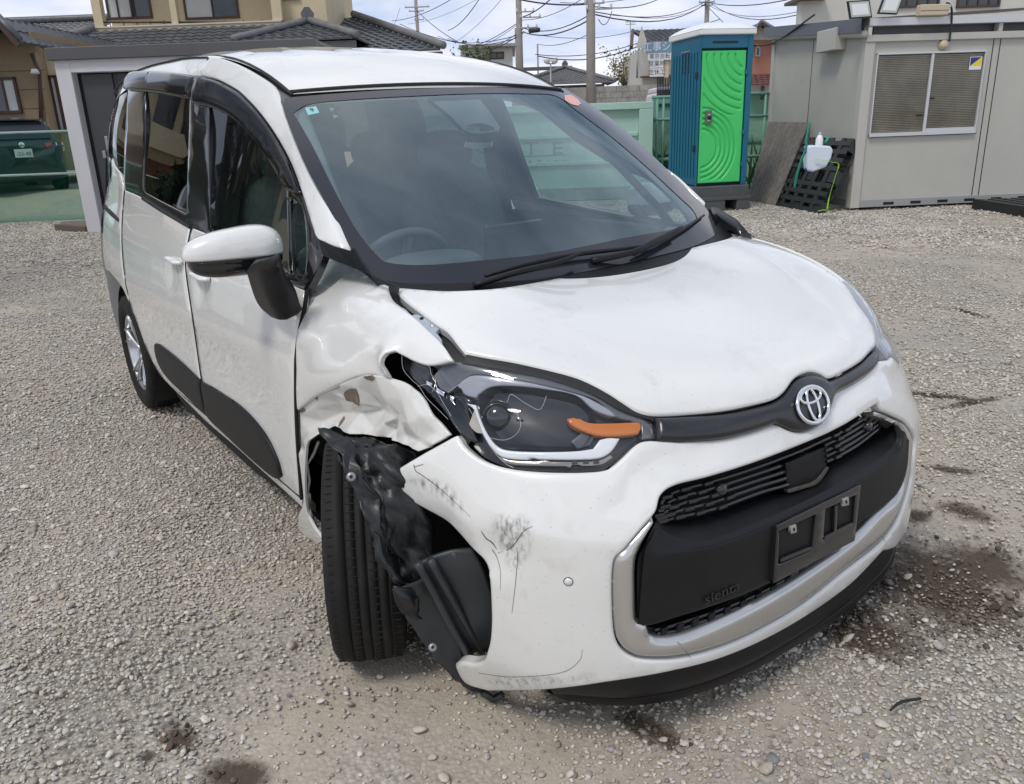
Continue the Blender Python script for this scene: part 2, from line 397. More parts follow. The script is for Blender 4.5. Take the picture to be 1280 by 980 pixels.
# ================================================================= THE CAR
# surfaces of the body: dome = bumper, fenders and bonnet; side = doors, windows, pillars; roof; screen
DOME=np.array([
 (.745,.05,.785,.05),(.800,.22,.825,.24),(.800,.42,.845,.43),(.790,.57,.8475,.60),(.762,.70,.842,.76),
 (.725,.78,.822,.87),(.665,.835,.790,.95),(.53,.89,.72,1.00),(.34,.945,.58,1.03),(.05,1.0,.36,1.05),(-.3,1.04,0.0,1.06)])
XC=-.30
def cu(u,n=3.4):
    u=np.asarray(u,float); return np.where(np.abs(u)<1.55,np.sign(u)*np.arctan(np.tan(np.minimum(np.abs(u),1.55))**(2/n)),u)
def f_dome(u,v):
    u,v=np.broadcast_arrays(np.asarray(u,float),np.asarray(v,float))
    k=cr_eval(DOME,v); A,Zf,W,Zs=k[...,0],k[...,1],k[...,2],k[...,3]
    n=np.interp(v,[0,1,3,4,5,6,9,10],[3.5,4.0,3.9,3.1,2.8,2.85,2.6,2.5])
    uc=np.clip(u,-math.pi/2,math.pi/2); back=np.abs(u)-np.abs(uc)
    ca_,sa_=np.clip(np.cos(uc),1e-9,1)**n,np.abs(np.sin(uc))**n; rr=(ca_+sa_)**(-1/n)
    c=rr*np.cos(uc); s=rr*np.sin(uc)
    w=ca_/(ca_+sa_); w=w*w*(3-2*w)*.5+w*.5
    return np.stack([XC+(A-XC)*c-back,W*s,Zf*w+Zs*(1-w)],-1)
SD=Surf(f_dome,-2.0,1.56,0,9.9,n=300,m=160,center=(-.4,0,.5)); SH=Surf(f_dome,-1.7,1.56,4.2,9.9,n=260,m=120,center=(-.4,0,.5))
PZ=np.array([.10,.14,.27,.43,.60,.76,.87,.95,1.0,1.04,1.15,1.3,1.45,1.55,1.60,1.645,1.70,1.76])
PW=np.array([.79,.800,.828,.843,.8475,.842,.826,.808,.790,.772,.738,.690,.640,.603,.580,.550,.495,.425])
def zedge(x): return np.maximum(interp([-3.6,-3.45,-3.3,-3.1,-2.8,-2.4,-2.0,-1.6,-1.4,-1.2,-1.0,-.835,-.5,-.30,-.135,.1],[1.25,1.43,1.56,1.64,1.69,1.705,1.70,1.685,1.665,1.62,1.56,1.50,1.305,1.165,1.045,1.02],x),1.02)
def f_side(a,b):
    a,b=np.broadcast_arrays(np.asarray(a,float),np.asarray(b,float))
    ze=zedge(a); z=np.where(b>1,1+(np.minimum(b,1.645)-1)*(ze-1)/.645+np.maximum(b-1.645,0)*.2,b)
    w=interp(PZ,PW,b); w2=np.where(b>1,.790-.073*(np.clip(b-1,0,.645)/.645)**1.5-np.maximum(b-1.645,0)*1.05,w)
    f=np.clip((a+.9)/.765,0,1); f=f*f*(3-2*f); w=w*(1-f)+w2*f
    kb=np.clip((b-1.0)/.5,0,1); kb=kb*kb*(3-2*kb); w=w+.066*kb*np.clip((-a-.8)/1.0,0,1)
    zz=np.where(b>1,1.,b)
    w=w+(.007*np.exp(-((zz-.80-.03*a)/.05)**2)-.008*np.exp(-((zz-.62)/.12)**2))*np.clip((-a-.3)/.5,0,1)*(b<1.0)
    t=np.clip((-a-2.3)/1.2,0,1.2); w=w*(1-.07*t**2.4)
    return np.stack([a,-w,z],-1)
SS=Surf(f_side,-3.5,-.10,.11,1.75,n=260,m=220,center=(-1.5,0,.8))
def f_roof(x,y):
    x,y=np.broadcast_arrays(np.asarray(x,float),np.asarray(y,float))
    k=np.clip((-x-.8)/.8,0,1); yw=.562+.048*k; q=np.abs(y/yw)
    zc=interp([-3.6,-3.45,-3.2,-2.7,-2.1,-1.6,-1.2,-.9,-.745,-.65],[1.38,1.56,1.68,1.735,1.748,1.728,1.672,1.588,1.528,1.485],x+.09*q**2*np.clip((x+1.8),0,1))
    return np.stack([x,y,zc-(.018+.032*k)*q**2.4],-1)
SR=Surf(f_roof,-3.5,-.64,-.66,.66,n=160,m=90,center=(-1.7,0,0))
def f_ws(s,t):
    s,t=np.broadcast_arrays(np.asarray(s,float),np.asarray(t,float))
    s2=np.abs(s)**2.1
    B=np.stack([.13-.265*s2,.73*s,1.005+.025*s2],-1); T=np.stack([-.745-.09*s2,.562*s,1.528-.018*s2],-1)
    P=B+(T-B)*t[...,None]; k=(4*t*(1-t)*.028)[...,None]
    return P+k*np.array([.5,0,.85])
SW=Surf(f_ws,-1.12,1.12,-.12,1.06,n=160,m=120,center=(-1.5,0,.6))
# ---- materials
M={}
M['paint']=mat('pearl white paint',(.745,.745,.72),rough=.26,spec=.6,coat=1.,coatr=.02,var=.02,vs=3,dirt=(.50,.48,.42),ds=7,dlo=.56,dhi=.95); M['paint'].node_tree.nodes['Principled BSDF'].inputs['Coat IOR'].default_value=1.65; speckle(M['paint'],70.,(.40,.39,.36),.55)
M['dent']=mat('scuffed white paint',(.70,.695,.66),rough=.3,coat=1.,coatr=.05,var=.05,vs=14,dirt=(.33,.30,.25),ds=16,dlo=.63,dhi=.80)
M['black']=mat('black grained plastic',(.009,.0095,.011),rough=.47,spec=.3,var=.12,vs=30,dirt=(.07,.066,.06),ds=55,dlo=.66,dhi=.95,bump=.0003,bs=700)
M['gloss']=mat('gloss black trim',(.012,.013,.015),rough=.14,spec=.5,coat=.6,dirt=(.08,.075,.07),ds=40,dlo=.66,dhi=.95)
M['rubber']=mat('black rubber seal',(.014,.014,.015),rough=.6)
M['frit']=mat('black screen border',(.022,.024,.032),rough=.12,spec=.5)
M['silver']=mat('satin silver trim',(.58,.575,.565),rough=.27,metal=.8,bump=.00015,bs=500,dirt=(.3,.27,.23),ds=20,dlo=.68,dhi=.95)
M['chrome']=mat('chrome',(.85,.86,.88),rough=.07,metal=1.)
M['white_lamp']=mat('pale reflector',(.80,.81,.84),rough=.22,coat=.5)
M['lavender']=mat('grey lamp band',(.34,.35,.40),rough=.25,coat=.5)
M['lampdark']=mat('dark lamp bowl',(.012,.013,.016),rough=.22,coat=.5,var=.3,vs=20)
M['orange']=mat('amber indicator lens',(.60,.17,.015),rough=.15,coat=1.)
M['visor']=glass('smoked visor',(.16,.155,.17),.13,ior=1.55)
M['screen']=glass('windscreen glass',(.76,.87,.86),0.,refl=(.82,.96,1.),ior=2.5)
M['privacy']=glass('privacy glass',(.16,.18,.19),0.,ior=1.75)
M['sideglass']=glass('side glass',(.50,.58,.55),0.,ior=1.6); M['officeglass']=glass('office window glass',(.85,.86,.85),0.,ior=1.25)
M['lens']=glass('clear lamp lens',(.93,.94,.95),0.,ior=1.45)
M['tyre']=mat('tyre rubber',(.013,.0125,.012),rough=.7,spec=.3,var=.2,vs=20,dirt=(.06,.052,.044),ds=7,dlo=.55,dhi=.9,bump=.0006,bs=120)
M['rim']=mat('alloy rim',(.60,.61,.63),rough=.28,metal=.9)
M['liner']=mat('torn black liner',(.012,.0135,.015),rough=.40,var=.3,vs=25,dirt=(.10,.095,.085),ds=22,dlo=.58,dhi=.9,bump=.0006,bs=220)
M['duct']=mat('dark grey duct plastic',(.035,.040,.045),rough=.45,var=.15,vs=12,dirt=(.09,.09,.085),ds=14,dlo=.58,dhi=.9)
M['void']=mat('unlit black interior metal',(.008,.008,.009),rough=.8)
M['bracket']=mat('primed blue grey metal',(.36,.41,.46),rough=.45,var=.1,vs=30)
M['interior']=mat('grey interior fabric',(.15,.165,.175),rough=.85,var=.15,vs=30)
M['dash']=mat('dark dashboard plastic',(.09,.10,.11),rough=.55,bump=.0004,bs=300)
M['primer']=mat('bare brown primer',(.20,.16,.115),rough=.8,var=.35,vs=60)
M['scratch']=mat('dark scrape mark',(.13,.125,.12),rough=.8,var=.5,vs=80)
car=thing('damaged_car',(0,0,0),'white compact minivan with crumpled right fender, torn front bumper and broken headlight','car')
def g_off(o): return lambda P,u,v,d:np.full(len(P),o)
# ---- inner dark shell that shows in every gap
def dome_shell(name,u0,u1,v0,v1,off,m,nu=60,nv=30,side=None):
    U,V=np.meshgrid(np.linspace(u0,u1,nu),np.linspace(v0,v1,nv),indexing='ij'); P=f_dome(U,V)+SD.normal(U,V)*off
    F=[(i*nv+j,(i+1)*nv+j,(i+1)*nv+j+1,i*nv+j+1) for i in range(nu-1) for j in range(nv-1)]
    return mk(name,P.reshape(-1,3),F,m,car)
# ---------------------------------------------------------------- bonnet
HOOD_R=[(584,440),(580.6,440),(571,428),(559,412),(543,401),(524,387),(505.6,373),(497,364),(494.5,357)]
HOOD_BACK=[(494.5,357),(530,360.5),(566.5,363),(612,363),(657,357),(725,344),(793,329),(861,312),(898,303),(912,298),(923,288.6),(926,279)]
HOOD_FRONT=[(1096.7,433),(1077,451),(1052,466),(1034,474),(1024,469),(1011,466),(998,470),(988,477.5),(978,491),(966,500),(945,506),(904,514),(853,518),(820,519),(798,514),(781,503),(761,489),(733,473.6),(705,464),(649,451),(606.5,444),(584,440)]
uvR=SH.hit(resample(HOOD_R[::-1],5,False)); uvB=SH.hit(resample(HOOD_BACK,5,False)); uvF=SH.hit(resample(HOOD_FRONT,4,False))
e0,e1=uvB[-1],uvF[0]                                   # far edge: mirror of the near one, joined to the seen corners
n_=40; tt=np.linspace(0,1,n_)[1:-1,None]
nearm=uvR*[-1,1]; nm=cr_eval(nearm,np.linspace(0,len(nearm)-1,n_))[1:-1]
nm=nm+(e0-nearm[0])*(1-tt)+(e1-nearm[-1])*tt
hood_loop=np.concatenate([uvR[::-1][:-1],uvB[:-1],[uvB[-1]],nm,uvF[:-1]])
def hood_disp(P,u,v,d):
    x,y=P[:,0],np.abs(P[:,1])
    yc=.60-.28*np.clip((x)/.7,0,1)                     # soft crease running from cowl corner to badge
    c=-.010/(1+np.exp(-(y-yc)/.022))+.006*np.clip(1-(y/.30)**2,0,1)*np.clip((x-.45)/.3,0,1)
    return c
hood=fill('bonnet',SH,[hood_loop],M['paint'],car,h=.006,r=.006,depth=.02,sp=.022,chart=ch_xy,disp=hood_disp,pix=False)
# ---------------------------------------------------------------- front fender, upper skin
F_UP=[(403,318.5),(416,324),(444,334),(457.5,343),(472.5,350),(485.6,356),(486.5,364),(491,374),(502.5,384),(529,407.5),(551,428),(567,451.6),(540,457.5),(521,453),(508,446),(500,440.5),(493.5,443.5),(490,454),(490,472.5),(477,471),(465,468),(443,472.5),(424,481),(405,490),(390,498),(371,514),(370,476),(370.5,445),(374,414),(380.6,382.5),(384,361),(391,345)]
def fen_disp(P,u,v,d):
    q=proj(P); 
    k=np.exp(-(((q[:,0]-425)/60)**2+((q[:,1]-505)/26)**2))           # pushed in towards the crease
    s=.012*np.exp(-(((q[:,0]-405)/26)**2+((q[:,1]-375-(q[:,0]-405)*.6)/30)**2))
    b=.014*np.exp(-(((q[:,0]-490-(q[:,1]-440)*.3)/34)**2+((q[:,1]-440)/24)**2))
    flare=.035*np.exp(-(((q[:,0]-492)/10)**2+((q[:,1]-455)/18)**2))
    return -.012*k-s+b*.6+flare+.003*np.sin(q[:,0]/19+q[:,1]/13)
fender=fill('front_fender',SD,[F_UP],M['paint'],car,h=.004,r=.005,depth=.012,sp=.016,chart=ch_wrap,disp=fen_disp,corner=45)
# crumpled lower skin: folds given point by point (picture place, depth pushed in)
F_LOW=[(371,514),(390,498),(405,490),(424,481),(443,473),(465,468.5),(490,473),(505.6,478),(518,486),(527.5,495),(543,520),(563,543.5),(540,556),(518,565),(502.5,559),(477.5,553),(462,551),(446,548),(427.5,545),(405.6,535.6),(397,540),(387,550),(382.6,559),(380.7,597.5),(382.6,636),(390,655),(398,667),(406,677),(396,679),(390,675),(381,670),(373,661.5),(373,644),(379,628.5),(377,600),(372,559),(370,520)]
FOLD=[(386,512,.012),(394,499,.012),(408,520,.045),(404,533,.03),(420,500,.02),(430,520,.040),(440,507,.022),(443,485,.008),(455,515,.05),(462,532,.03),(474,500,.012),(470,540,.048),(481,550,.028),(488,520,.02),(500,500,.004),(510,530,.0),(520,552,.012),(530,520,-.006),(545,540,.0),(410,507,.03),(425,535,.022),(445,542,.04),(452,494,.024),(497,545,.02),(518,505,-.004),(393,560,.0),(434,472,.0),(471,470,-.004),(390,530,.026),(378,540,.012),(495,483,.0)]
fp=np.array(FOLD,float)
_ol=resample(F_LOW,9,True,35); _fx=np.concatenate([fp[:,:2],_ol]); _fz=np.concatenate([fp[:,2],[ (fp[np.argmin(((fp[:,:2]-p)**2).sum(1)),2])*.75 for p in _ol]])
_r=delaunay_2d_cdt([Vector(p) for p in _fx],[],[],0,1e-6); _tv=np.array([tuple(v) for v in _r[0]]); _ti=[ _r[3][i][0] for i in range(len(_tv))]; _tz=_fz[_ti]; _tf=np.array([t for t in _r[2] if len(t)==3])
def plates(q):
    """depth of flat pressed plates: linear inside each triangle, so the folds stay sharp"""
    o=np.zeros(len(q)); done=np.zeros(len(q),bool)
    for a,b,c in _tf:
        A,B_,C_=_tv[a],_tv[b],_tv[c]; D=(B_[1]-C_[1])*(A[0]-C_[0])+(C_[0]-B_[0])*(A[1]-C_[1])
        if abs(D)<1e-9: continue
        l1=((B_[1]-C_[1])*(q[:,0]-C_[0])+(C_[0]-B_[0])*(q[:,1]-C_[1]))/D; l2=((C_[1]-A[1])*(q[:,0]-C_[0])+(A[0]-C_[0])*(q[:,1]-C_[1]))/D; l3=1-l1-l2
        m=(l1>-.002)&(l2>-.002)&(l3>-.002)&~done; o[m]=(l1*_tz[a]+l2*_tz[b]+l3*_tz[c])[m]; done|=m
    if (~done).any():
        k=np.where(~done)[0]; o[k]=[_tz[np.argmin(((_tv-q[i_])**2).sum(1))] for i_ in k]
    return o
def crump(P,u,v,d):
    q=proj(P); o=sum(plates(q+np.array(s_)) for s_ in ((0,0),(.5,.2),(-.4,.4)))/3
    nz=np.array([noise.noise(Vector((a/26,b/26,3.))) for a,b in q]); k=np.clip((570-q[:,1])/20,0,1)
    return -o*1.25+.0020*nz*k
fl=fill('crumpled_fender_skin',SD,[F_LOW],M['dent'],car,h=0.,r=.0018,depth=.006,sp=.006,chart=ch_wrap,disp=crump,corner=35,step=4)
fl['label']='crushed and folded fender edge with chipped paint'
def patch(name,pts,S,m,h,parent=None,chart=ch_wrap,disp=None,step=3,sp=.01,corner=60):
    return fill(name,S,[pts],m,parent or car,h=h,r=0,depth=0,sp=sp,chart=chart,disp=disp,step=step,corner=corner,rr=False)
for pts in ([(423,493),(432,487),(441,486),(440,496),(438,504),(434,510),(430,505),(421,503)],[(455,471),(468,469),(470,473),(463,476),(457,474)],[(388,495),(392,497),(391,502)],[(409,524),(412,527),(410,537),(408,532)],[(371,513),(376,511),(377,515),(372,517)]):
    patch('paint_chip',pts,SD,M['primer'],.0022,fl,disp=crump)
# ---------------------------------------------------------------- doors and rear quarter
ch_sd=ch_uv(1.,1.)
def side(name,pts,m,h=0.,r=.004,depth=.012,sp=.05,disp=None,parent=None,step=6,corner=38,chart=ch_sd,rr=True):
    return fill(name,SS,[pts],m,parent or car,h=h,r=r,depth=depth,sp=sp,disp=disp,step=step,corner=corner,chart=chart,rr=rr)
def door_disp(P,u,v,d):
    hb=0
    for hx,hz in ((-1.66,.86),(-1.24,.86)):
        hb=hb-.014*np.exp(-(((P[:,0]-hx)/.06)**2+((P[:,2]-hz)/.034)**2))
    return hb
d1=side('front_door',[(239.5,285),(262,294),(300,312),(340,336),(359,353),(379,363),(378,383),(372,414),(368,446),(367,480),(367.5,517),(369.5,560),(372.5,600),(374,621),(345,596),(319.5,573),(290,548),(261,521.5),(257.5,505),(250.5,463),(242,402),(234,349),(232.5,322)],M['paint'],disp=door_disp)
M['seam']=mat('dark door gap',(.01,.01,.01),rough=.9)
d2=side('rear_door',[(156,238),(176.5,247),(203,263),(237,284),(230.5,322),(232,349),(240,402),(248.5,463),(255,505),(258.5,519.5),(230,496),(207,477),(194,459),(182,433),(171,402),(164,385),(157,352),(153,310),(153,272)],M['paint'],disp=door_disp)
def seam(pts,r_=.0045,h=-.0035,S=None):
    S=S or SS; uv=S.hit(resample(pts,8,False)); P=S.f(uv[:,0],uv[:,1])+S.normal(uv[:,0],uv[:,1])*h; return tube('panel_gap',P,r_,M['seam'],car,n=6)
seam([(238.2,285),(231.5,322),(233,349),(241,402),(249.5,463),(256.3,505),(259.7,520.5)])
seam([(382,363),(379.5,383),(373,414),(369,446),(368.5,480),(369,517),(371,560),(374,600),(375.5,624)],.006)
seam([(155,239),(152.2,272),(152.2,310),(156,350),(163,383)])
seam([(203,472.5),(230,496.5),(258,520.5),(290,548.7),(319.5,574),(345,597),(374,622)],.003)
q1=side('rear_quarter_panel',[(139,198),(141,205),(149,215),(152,225),(154,237),(151.5,272),(151.5,310),(155.5,351),(162,381),(155,364),(148,353),(137,340),(131.5,336),(128.5,310),(129.5,270),(130,256),(134,235),(139,218)],M['paint'],depth=.03,sp=.06)
sill=side('sill',[(203,473.5),(230,497),(258,521),(290,549.5),(319.5,575),(345,598),(374,623),(375,636),(372,632),(345,607),(319.5,584),(290,557),(258,529.5),(230,501.5),(208,480)],M['paint'],h=-.006,r=.003,depth=.03)
und=side('sill_underside',[(208,480),(258,529.5),(319.5,584),(372,632),(377,650),(300,594),(225,520),(205,492)],M['void'],h=-.05,r=0,depth=.0,rr=False)
g1=side('side_moulding',[(253,476.5),(275.6,489.5),(306,511),(332.6,542),(348,573),(353.5,594),(350,598),(341,594),(311,568.5),(286,545),(261.5,521),(257,500)],M['black'],h=.010,r=.006,depth=.012)
g2=side('side_moulding',[(194,432),(196,429),(200,430),(223,448),(251.5,475),(255,499),(259.5,519),(232,492.5),(210,471),(199,452)],M['black'],h=.010,r=.006,depth=.012)
slot=side('slide_rail_slot',[(129.5,255),(140,264),(149,273),(149,278),(138,269),(129.8,260)],M['rubber'],h=.003,r=0,depth=0,rr=False,sp=.1)
# dark backing under windows and pillars
#base=side('pillar_trim',[(133,208),(136,160),(141,130),(150,108),(158,97),(172,90),(207,89),(250,95),(271.5,100),(293,111),(305,120),(326.6,143),(348,173.5),(366,207),(379,243),(385,262),(393,290),(403,318),(391,344),(381.5,362),(359,354),(340,337),(300,313),(262,295),(239.5,286),(237,285),(203,264),(176.5,248),(156,239),(152,226),(149,216),(141,206)],M['gloss'],h=-.006,r=0,depth=.0,sp=.06,rr=False)
# built as pillars and frames around real panes
DLO=[(133,206),(135,165),(141,130),(150,108),(158,97),(172,90),(207,89),(250,95),(271.5,100),(293,111),(305,120),(326.6,143),(348,173.5),(366,207),(379,243),(385,262),(392,285),(398.5,300),(403,318),(391,344),(381.5,362),(359,353.5),(340,337),(300,313),(262,295),(239.5,286),(237,285),(203,264),(176.5,248),(155,238.5),(152,226),(149,216),(141,206)]
G_REAR=[(181,112),(236,118),(236,125),(231.7,267),(205,254),(179.6,240)]
G_FRONT=[(260,112),(285,122),(306,140),(325,170),(345,206),(353,226),(356.5,240),(359,339),(330,322),(300,305),(262,285),(260,200)]
G_QTR=[(361,246),(370,252),(378.6,268),(381.7,316),(379,344),(364,342)]
G_BACK=[(134.5,195),(136,165),(141.5,132),(151,110),(158,103),(157,130),(154,200),(153.5,228),(146,214)]
pl=fill('window_frame',SS,[DLO,G_REAR,G_FRONT,G_QTR,G_BACK],M['gloss'],car,h=-.003,r=.003,depth=.02,sp=.05,corner=30,chart=ch_sd)
def pane(pts,m,h=-.010):
    """a window pane: outline from the body side, the sheet itself a clean quadratic curve"""
    uv=SS.hit(resample(pts,8,True,30)); P=f_side(uv[:,0],uv[:,1])+SS.normal(uv[:,0],uv[:,1])*h; c=P[:,[0,2]]; m0=c.mean(0)
    Q=lambda q:np.stack([np.ones(len(q)),q[:,0]-m0[0],q[:,1]-m0[1],(q[:,1]-m0[1])**2,(q[:,0]-m0[0])**2],-1); k=np.linalg.lstsq(Q(c),P[:,1],rcond=None)[0]
    lo,hi=c.min(0),c.max(0); gx,gy=np.meshgrid(np.arange(lo[0],hi[0],.05),np.arange(lo[1],hi[1],.05)); G=np.stack([gx.ravel(),gy.ravel()],-1); G=G[inside(G,[c])]; G=G[edgedist(G,[c])>.02]
    vo,f=tri([c],G); V=np.stack([vo[:,0],Q(vo)@k,vo[:,1]],-1); a=V[f]; fn=np.cross(a[:,1]-a[:,0],a[:,2]-a[:,0]); b=fn[:,1]>0; f[b]=f[b][:,::-1]
    return mk('window_pane',V,[tuple(t) for t in f],m,car)
w1=pane(G_REAR,M['privacy']); w2=pane(G_FRONT,M['sideglass']); w3=pane(G_QTR,M['sideglass']); w4=pane(G_BACK,M['privacy'])
b1=side('belt_seal',[(177,245),(203,261.5),(237,282),(237,286),(203,266),(177,249)],M['rubber'],h=.004,r=.002,depth=.01,sp=.1)
v1=fill('window_visor',SS,[[(250.5,97),(271.5,102),(293,113),(305,122),(326.6,145),(348,175.5),(366,209),(379,243),(366,241),(358.7,235),(342,206),(320.5,175.5),(296,151),(271.5,137),(244,130),(245,112)]],M['visor'],car,h=.020,r=.012,depth=0,sp=.04,chart=ch_sd)
v2=fill('window_visor',SS,[[(164,95),(172,90.5),(207,90.5),(248,97),(243,118),(240,123),(235,123.5),(201,117),(158,112.5),(160,101)]],M['visor'],car,h=.020,r=.012,depth=0,sp=.04,chart=ch_sd)
# upper rail at the back: a plain strip of the side surface, under the front rail and visor
na_,nb_=50,12; A_g,B_g=np.meshgrid(np.linspace(-3.46,-1.36,na_),np.linspace(1.575,1.755,nb_),indexing='ij'); Pg=f_side(A_g,B_g)+SS.normal(A_g,B_g)*-.004
upr=mk('rear_roof_rail',Pg.reshape(-1,3),[(i*nb_+j,(i+1)*nb_+j,(i+1)*nb_+j+1,i*nb_+j+1) for i in range(na_-1) for j in range(nb_-1)],M['paint'],car)
A_g,B_g=np.meshgrid(np.linspace(-3.49,-3.22,10),np.linspace(.985,1.70,40),indexing='ij'); Pg=f_side(A_g,B_g)+SS.normal(A_g,B_g)*-.009
rcp=mk('rear_corner_trim',Pg.reshape(-1,3),[(i*40+j,(i+1)*40+j,(i+1)*40+j+1,i*40+j+1) for i in range(9) for j in range(39)],M['gloss'],car)
Ps=f_side(np.linspace(-3.3,-1.52,30),np.full(30,1.64)); Ps=np.concatenate([Ps,f_side(np.full(5,-1.50),np.linspace(1.63,1.57,5))])
dsm=tube('door_seam',Ps+SS.normal(np.full(35,-2.),np.full(35,1.6))*-.002,.004,M['rubber'],car,n=6)
# rail above the doors, from roof ditch to visors, running down the A pillar
RAIL=[(254,82),(262,74),(271,71.8),(296,79.5),(320,91.5),(345,108.5),(352,125),(352.6,131),(360,155.6),(385,215),(420,275),(425.6,281),(439.7,309),(438,313.5),(416,308),(398.5,299),(392,284),(385,261),(379,242),(366,206.5),(348,173),(326.6,142.5),(305,119.5),(293,110.5),(271.5,99.5),(250.5,94.5),(251,90)]
rail=side('roof_rail',RAIL,M['paint'],h=.004,r=.005,depth=.02,sp=.03,corner=40)
SB=Surf(f_dome,-1.8,1.56,0,6.5,n=320,m=160,center=(-.4,0,.5))
# ---------------------------------------------------------------- roof and screen
nx,ny=70,40
X,Y=np.meshgrid(np.linspace(-3.52,-.735,nx),np.linspace(-1,1,ny),indexing='ij')
xx=X-.098*np.abs(Y)**2.1*np.clip((X+1.2)/.45,0,1); kk=np.clip((-xx-.8)/.8,0,1)
Yr=Y*(.553+.048*kk)*np.where(xx<-3,1-.12*((-3-xx)/.5)**2,1)
P=f_roof(xx,Yr)
for rib in (-.36,-.18,0,.18,.36): P[...,2]-=.004*np.exp(-((Yr-rib)/.018)**2)*np.clip((-xx-1.15)*6,0,1)
PR=P.copy()
roof=mk('roof_panel',P.reshape(-1,3),[(i*ny+j,(i+1)*ny+j,(i+1)*ny+j+1,i*ny+j+1) for i in range(nx-1) for j in range(ny-1)],M['paint'],car)
hdr=tube('header_seal',f_ws(np.linspace(-1.0,1.0,40),np.full(40,1.012))+[0,0,.004],.0062,M['rubber'],car)
for sg in (-1,1):
    q=np.linspace(.0,1,30); y=(.553+.048*q)
    xs=-.83-q*2.4; Pd=f_roof(xs,sg*y)+[0,sg*0,-.001]; Pd[:,1]=sg*(y+.006)
    tube('ditch_strip',Pd,.0055,M['rubber'],car)
# windscreen
FR_OUT=[(355.7,126.5),(366,122),(476,113.6),(589,109.3),(657,109),(702.5,110.4),(734,126),(775,158),(820,199),(861,239.5),(884,263),(897,290),(888,298),(861,310),(793,327),(725,341),(657,352),(612,358),(566,358),(530,356),(486,352),(457,340),(437,308),(422,277),(385,213),(361,155),(354,133)]
FR_IN=[(367,142),(375,136),(395,129),(476,122.5),(589,117.5),(657,117.5),(694,120),(720,138),(765,172),(806,207),(845,243),(866,263),(872,276),(862,283),(780,298),(690,316),(612,325),(535,331.5),(487,329),(470,318),(444,285),(415,232),(390,182)]
ws=fill('windscreen',SW,[FR_OUT],M['screen'],car,h=0,r=0,depth=0,sp=.06,chart=lambda u,v,P:np.stack([u*.65,v*.95],-1),rr=False,corner=30)
fr=fill('screen_border',SW,[FR_OUT,FR_IN],M['frit'],ws,h=.0015,r=0,depth=0,sp=.05,chart=lambda u,v,P:np.stack([u*.65,v*.95],-1),rr=False,corner=40)
def wsp(name,pts,m,par,h): return fill(name,SW,[pts],m,par,h=h,r=0,depth=0,sp=.05,chart=lambda u,v,P:np.stack([u*.65,v*.95],-1),rr=False)
M['stick']=mat('pale blue sticker',(.45,.78,.80),rough=.5); M['stick2']=mat('faded red round sticker',(.75,.42,.36),rough=.5,var=.25,vs=90)
st=wsp('inspection_sticker',[(381,134),(395,132),(399,140),(385,143)],M['stick'],ws,-.002)
wsp('round_sticker',[(705,120),(712,119),(721,124),(726,130),(722,133),(714,131),(706,126)],M['stick2'],ws,.0028)
def text_on(s,o_,ea,eb,size,m,par,name='lettering',ext=.0006,font=None,sx=1.):
    c=bpy.data.curves.new(name,'FONT'); c.body=s; c.size=1; c.align_x='CENTER'; c.align_y='CENTER'; c.extrude=ext/size
    t=bpy.data.objects.new(name,c); COL.objects.link(t); bpy.context.view_layer.update()
    me=bpy.data.meshes.new_from_object(t.evaluated_get(bpy.context.evaluated_depsgraph_get())); bpy.data.objects.remove(t)
    ea=np.array(ea,float); ea/=np.linalg.norm(ea); eb=np.array(eb,float); eb-=ea*(ea@eb); eb/=np.linalg.norm(eb); nn=np.cross(ea,eb)
    V=np.empty(len(me.vertices)*3); me.vertices.foreach_get('co',V); V=V.reshape(-1,3)*size; V[:,0]*=sx
    W=np.asarray(o_,float)+V[:,:1]*ea+V[:,1:2]*eb+V[:,2:3]*nn
    me.vertices.foreach_set('co',W.ravel()); me.materials.clear(); me.materials.append(m)
    for p in me.polygons: p.material_index=0
    o=bpy.data.objects.new(name,me); COL.objects.link(o); o.parent=par; me.update(); return o
M['ink']=mat('dark ink',(.03,.035,.04),rough=.7)
q=SW.hit([(390,137.5),(394,136.8),(390,134)]); q3=f_ws(q[:,0],q[:,1])+SW.normal(q[:,0],q[:,1])*.0012
text_on('9',q3[0],q3[1]-q3[0],q3[2]-q3[0],.026,M['ink'],ws,ext=.0002)
# camera pod and mirror behind the screen
def wpt(px,py,off=0): u=SW.hit([(px,py)],off)[0]; return f_ws(u[0],u[1])+SW.normal(u[0],u[1])*off
pod=fill('camera_pod',SW,[[(535,118),(598,117.5),(612,135),(626,155),(624,160),(600,163),(583,160),(562,140)],[(585,153),(600,150),(617,155),(620,159),(603,160.5),(584,159)]],M['gloss'],car,h=-.010,r=0,depth=.015,sp=.06,chart=lambda u,v,P:np.stack([u*.65,v*.95],-1),rr=False)
fill('rear_view_mirror',SW,[[(590,150),(600,147),(617,153),(621,159),(603,161),(585,159)]],M['chrome'],car,h=-.05,r=0,depth=.02,sp=.06,chart=lambda u,v,P:np.stack([u*.65,v*.95],-1),rr=False)
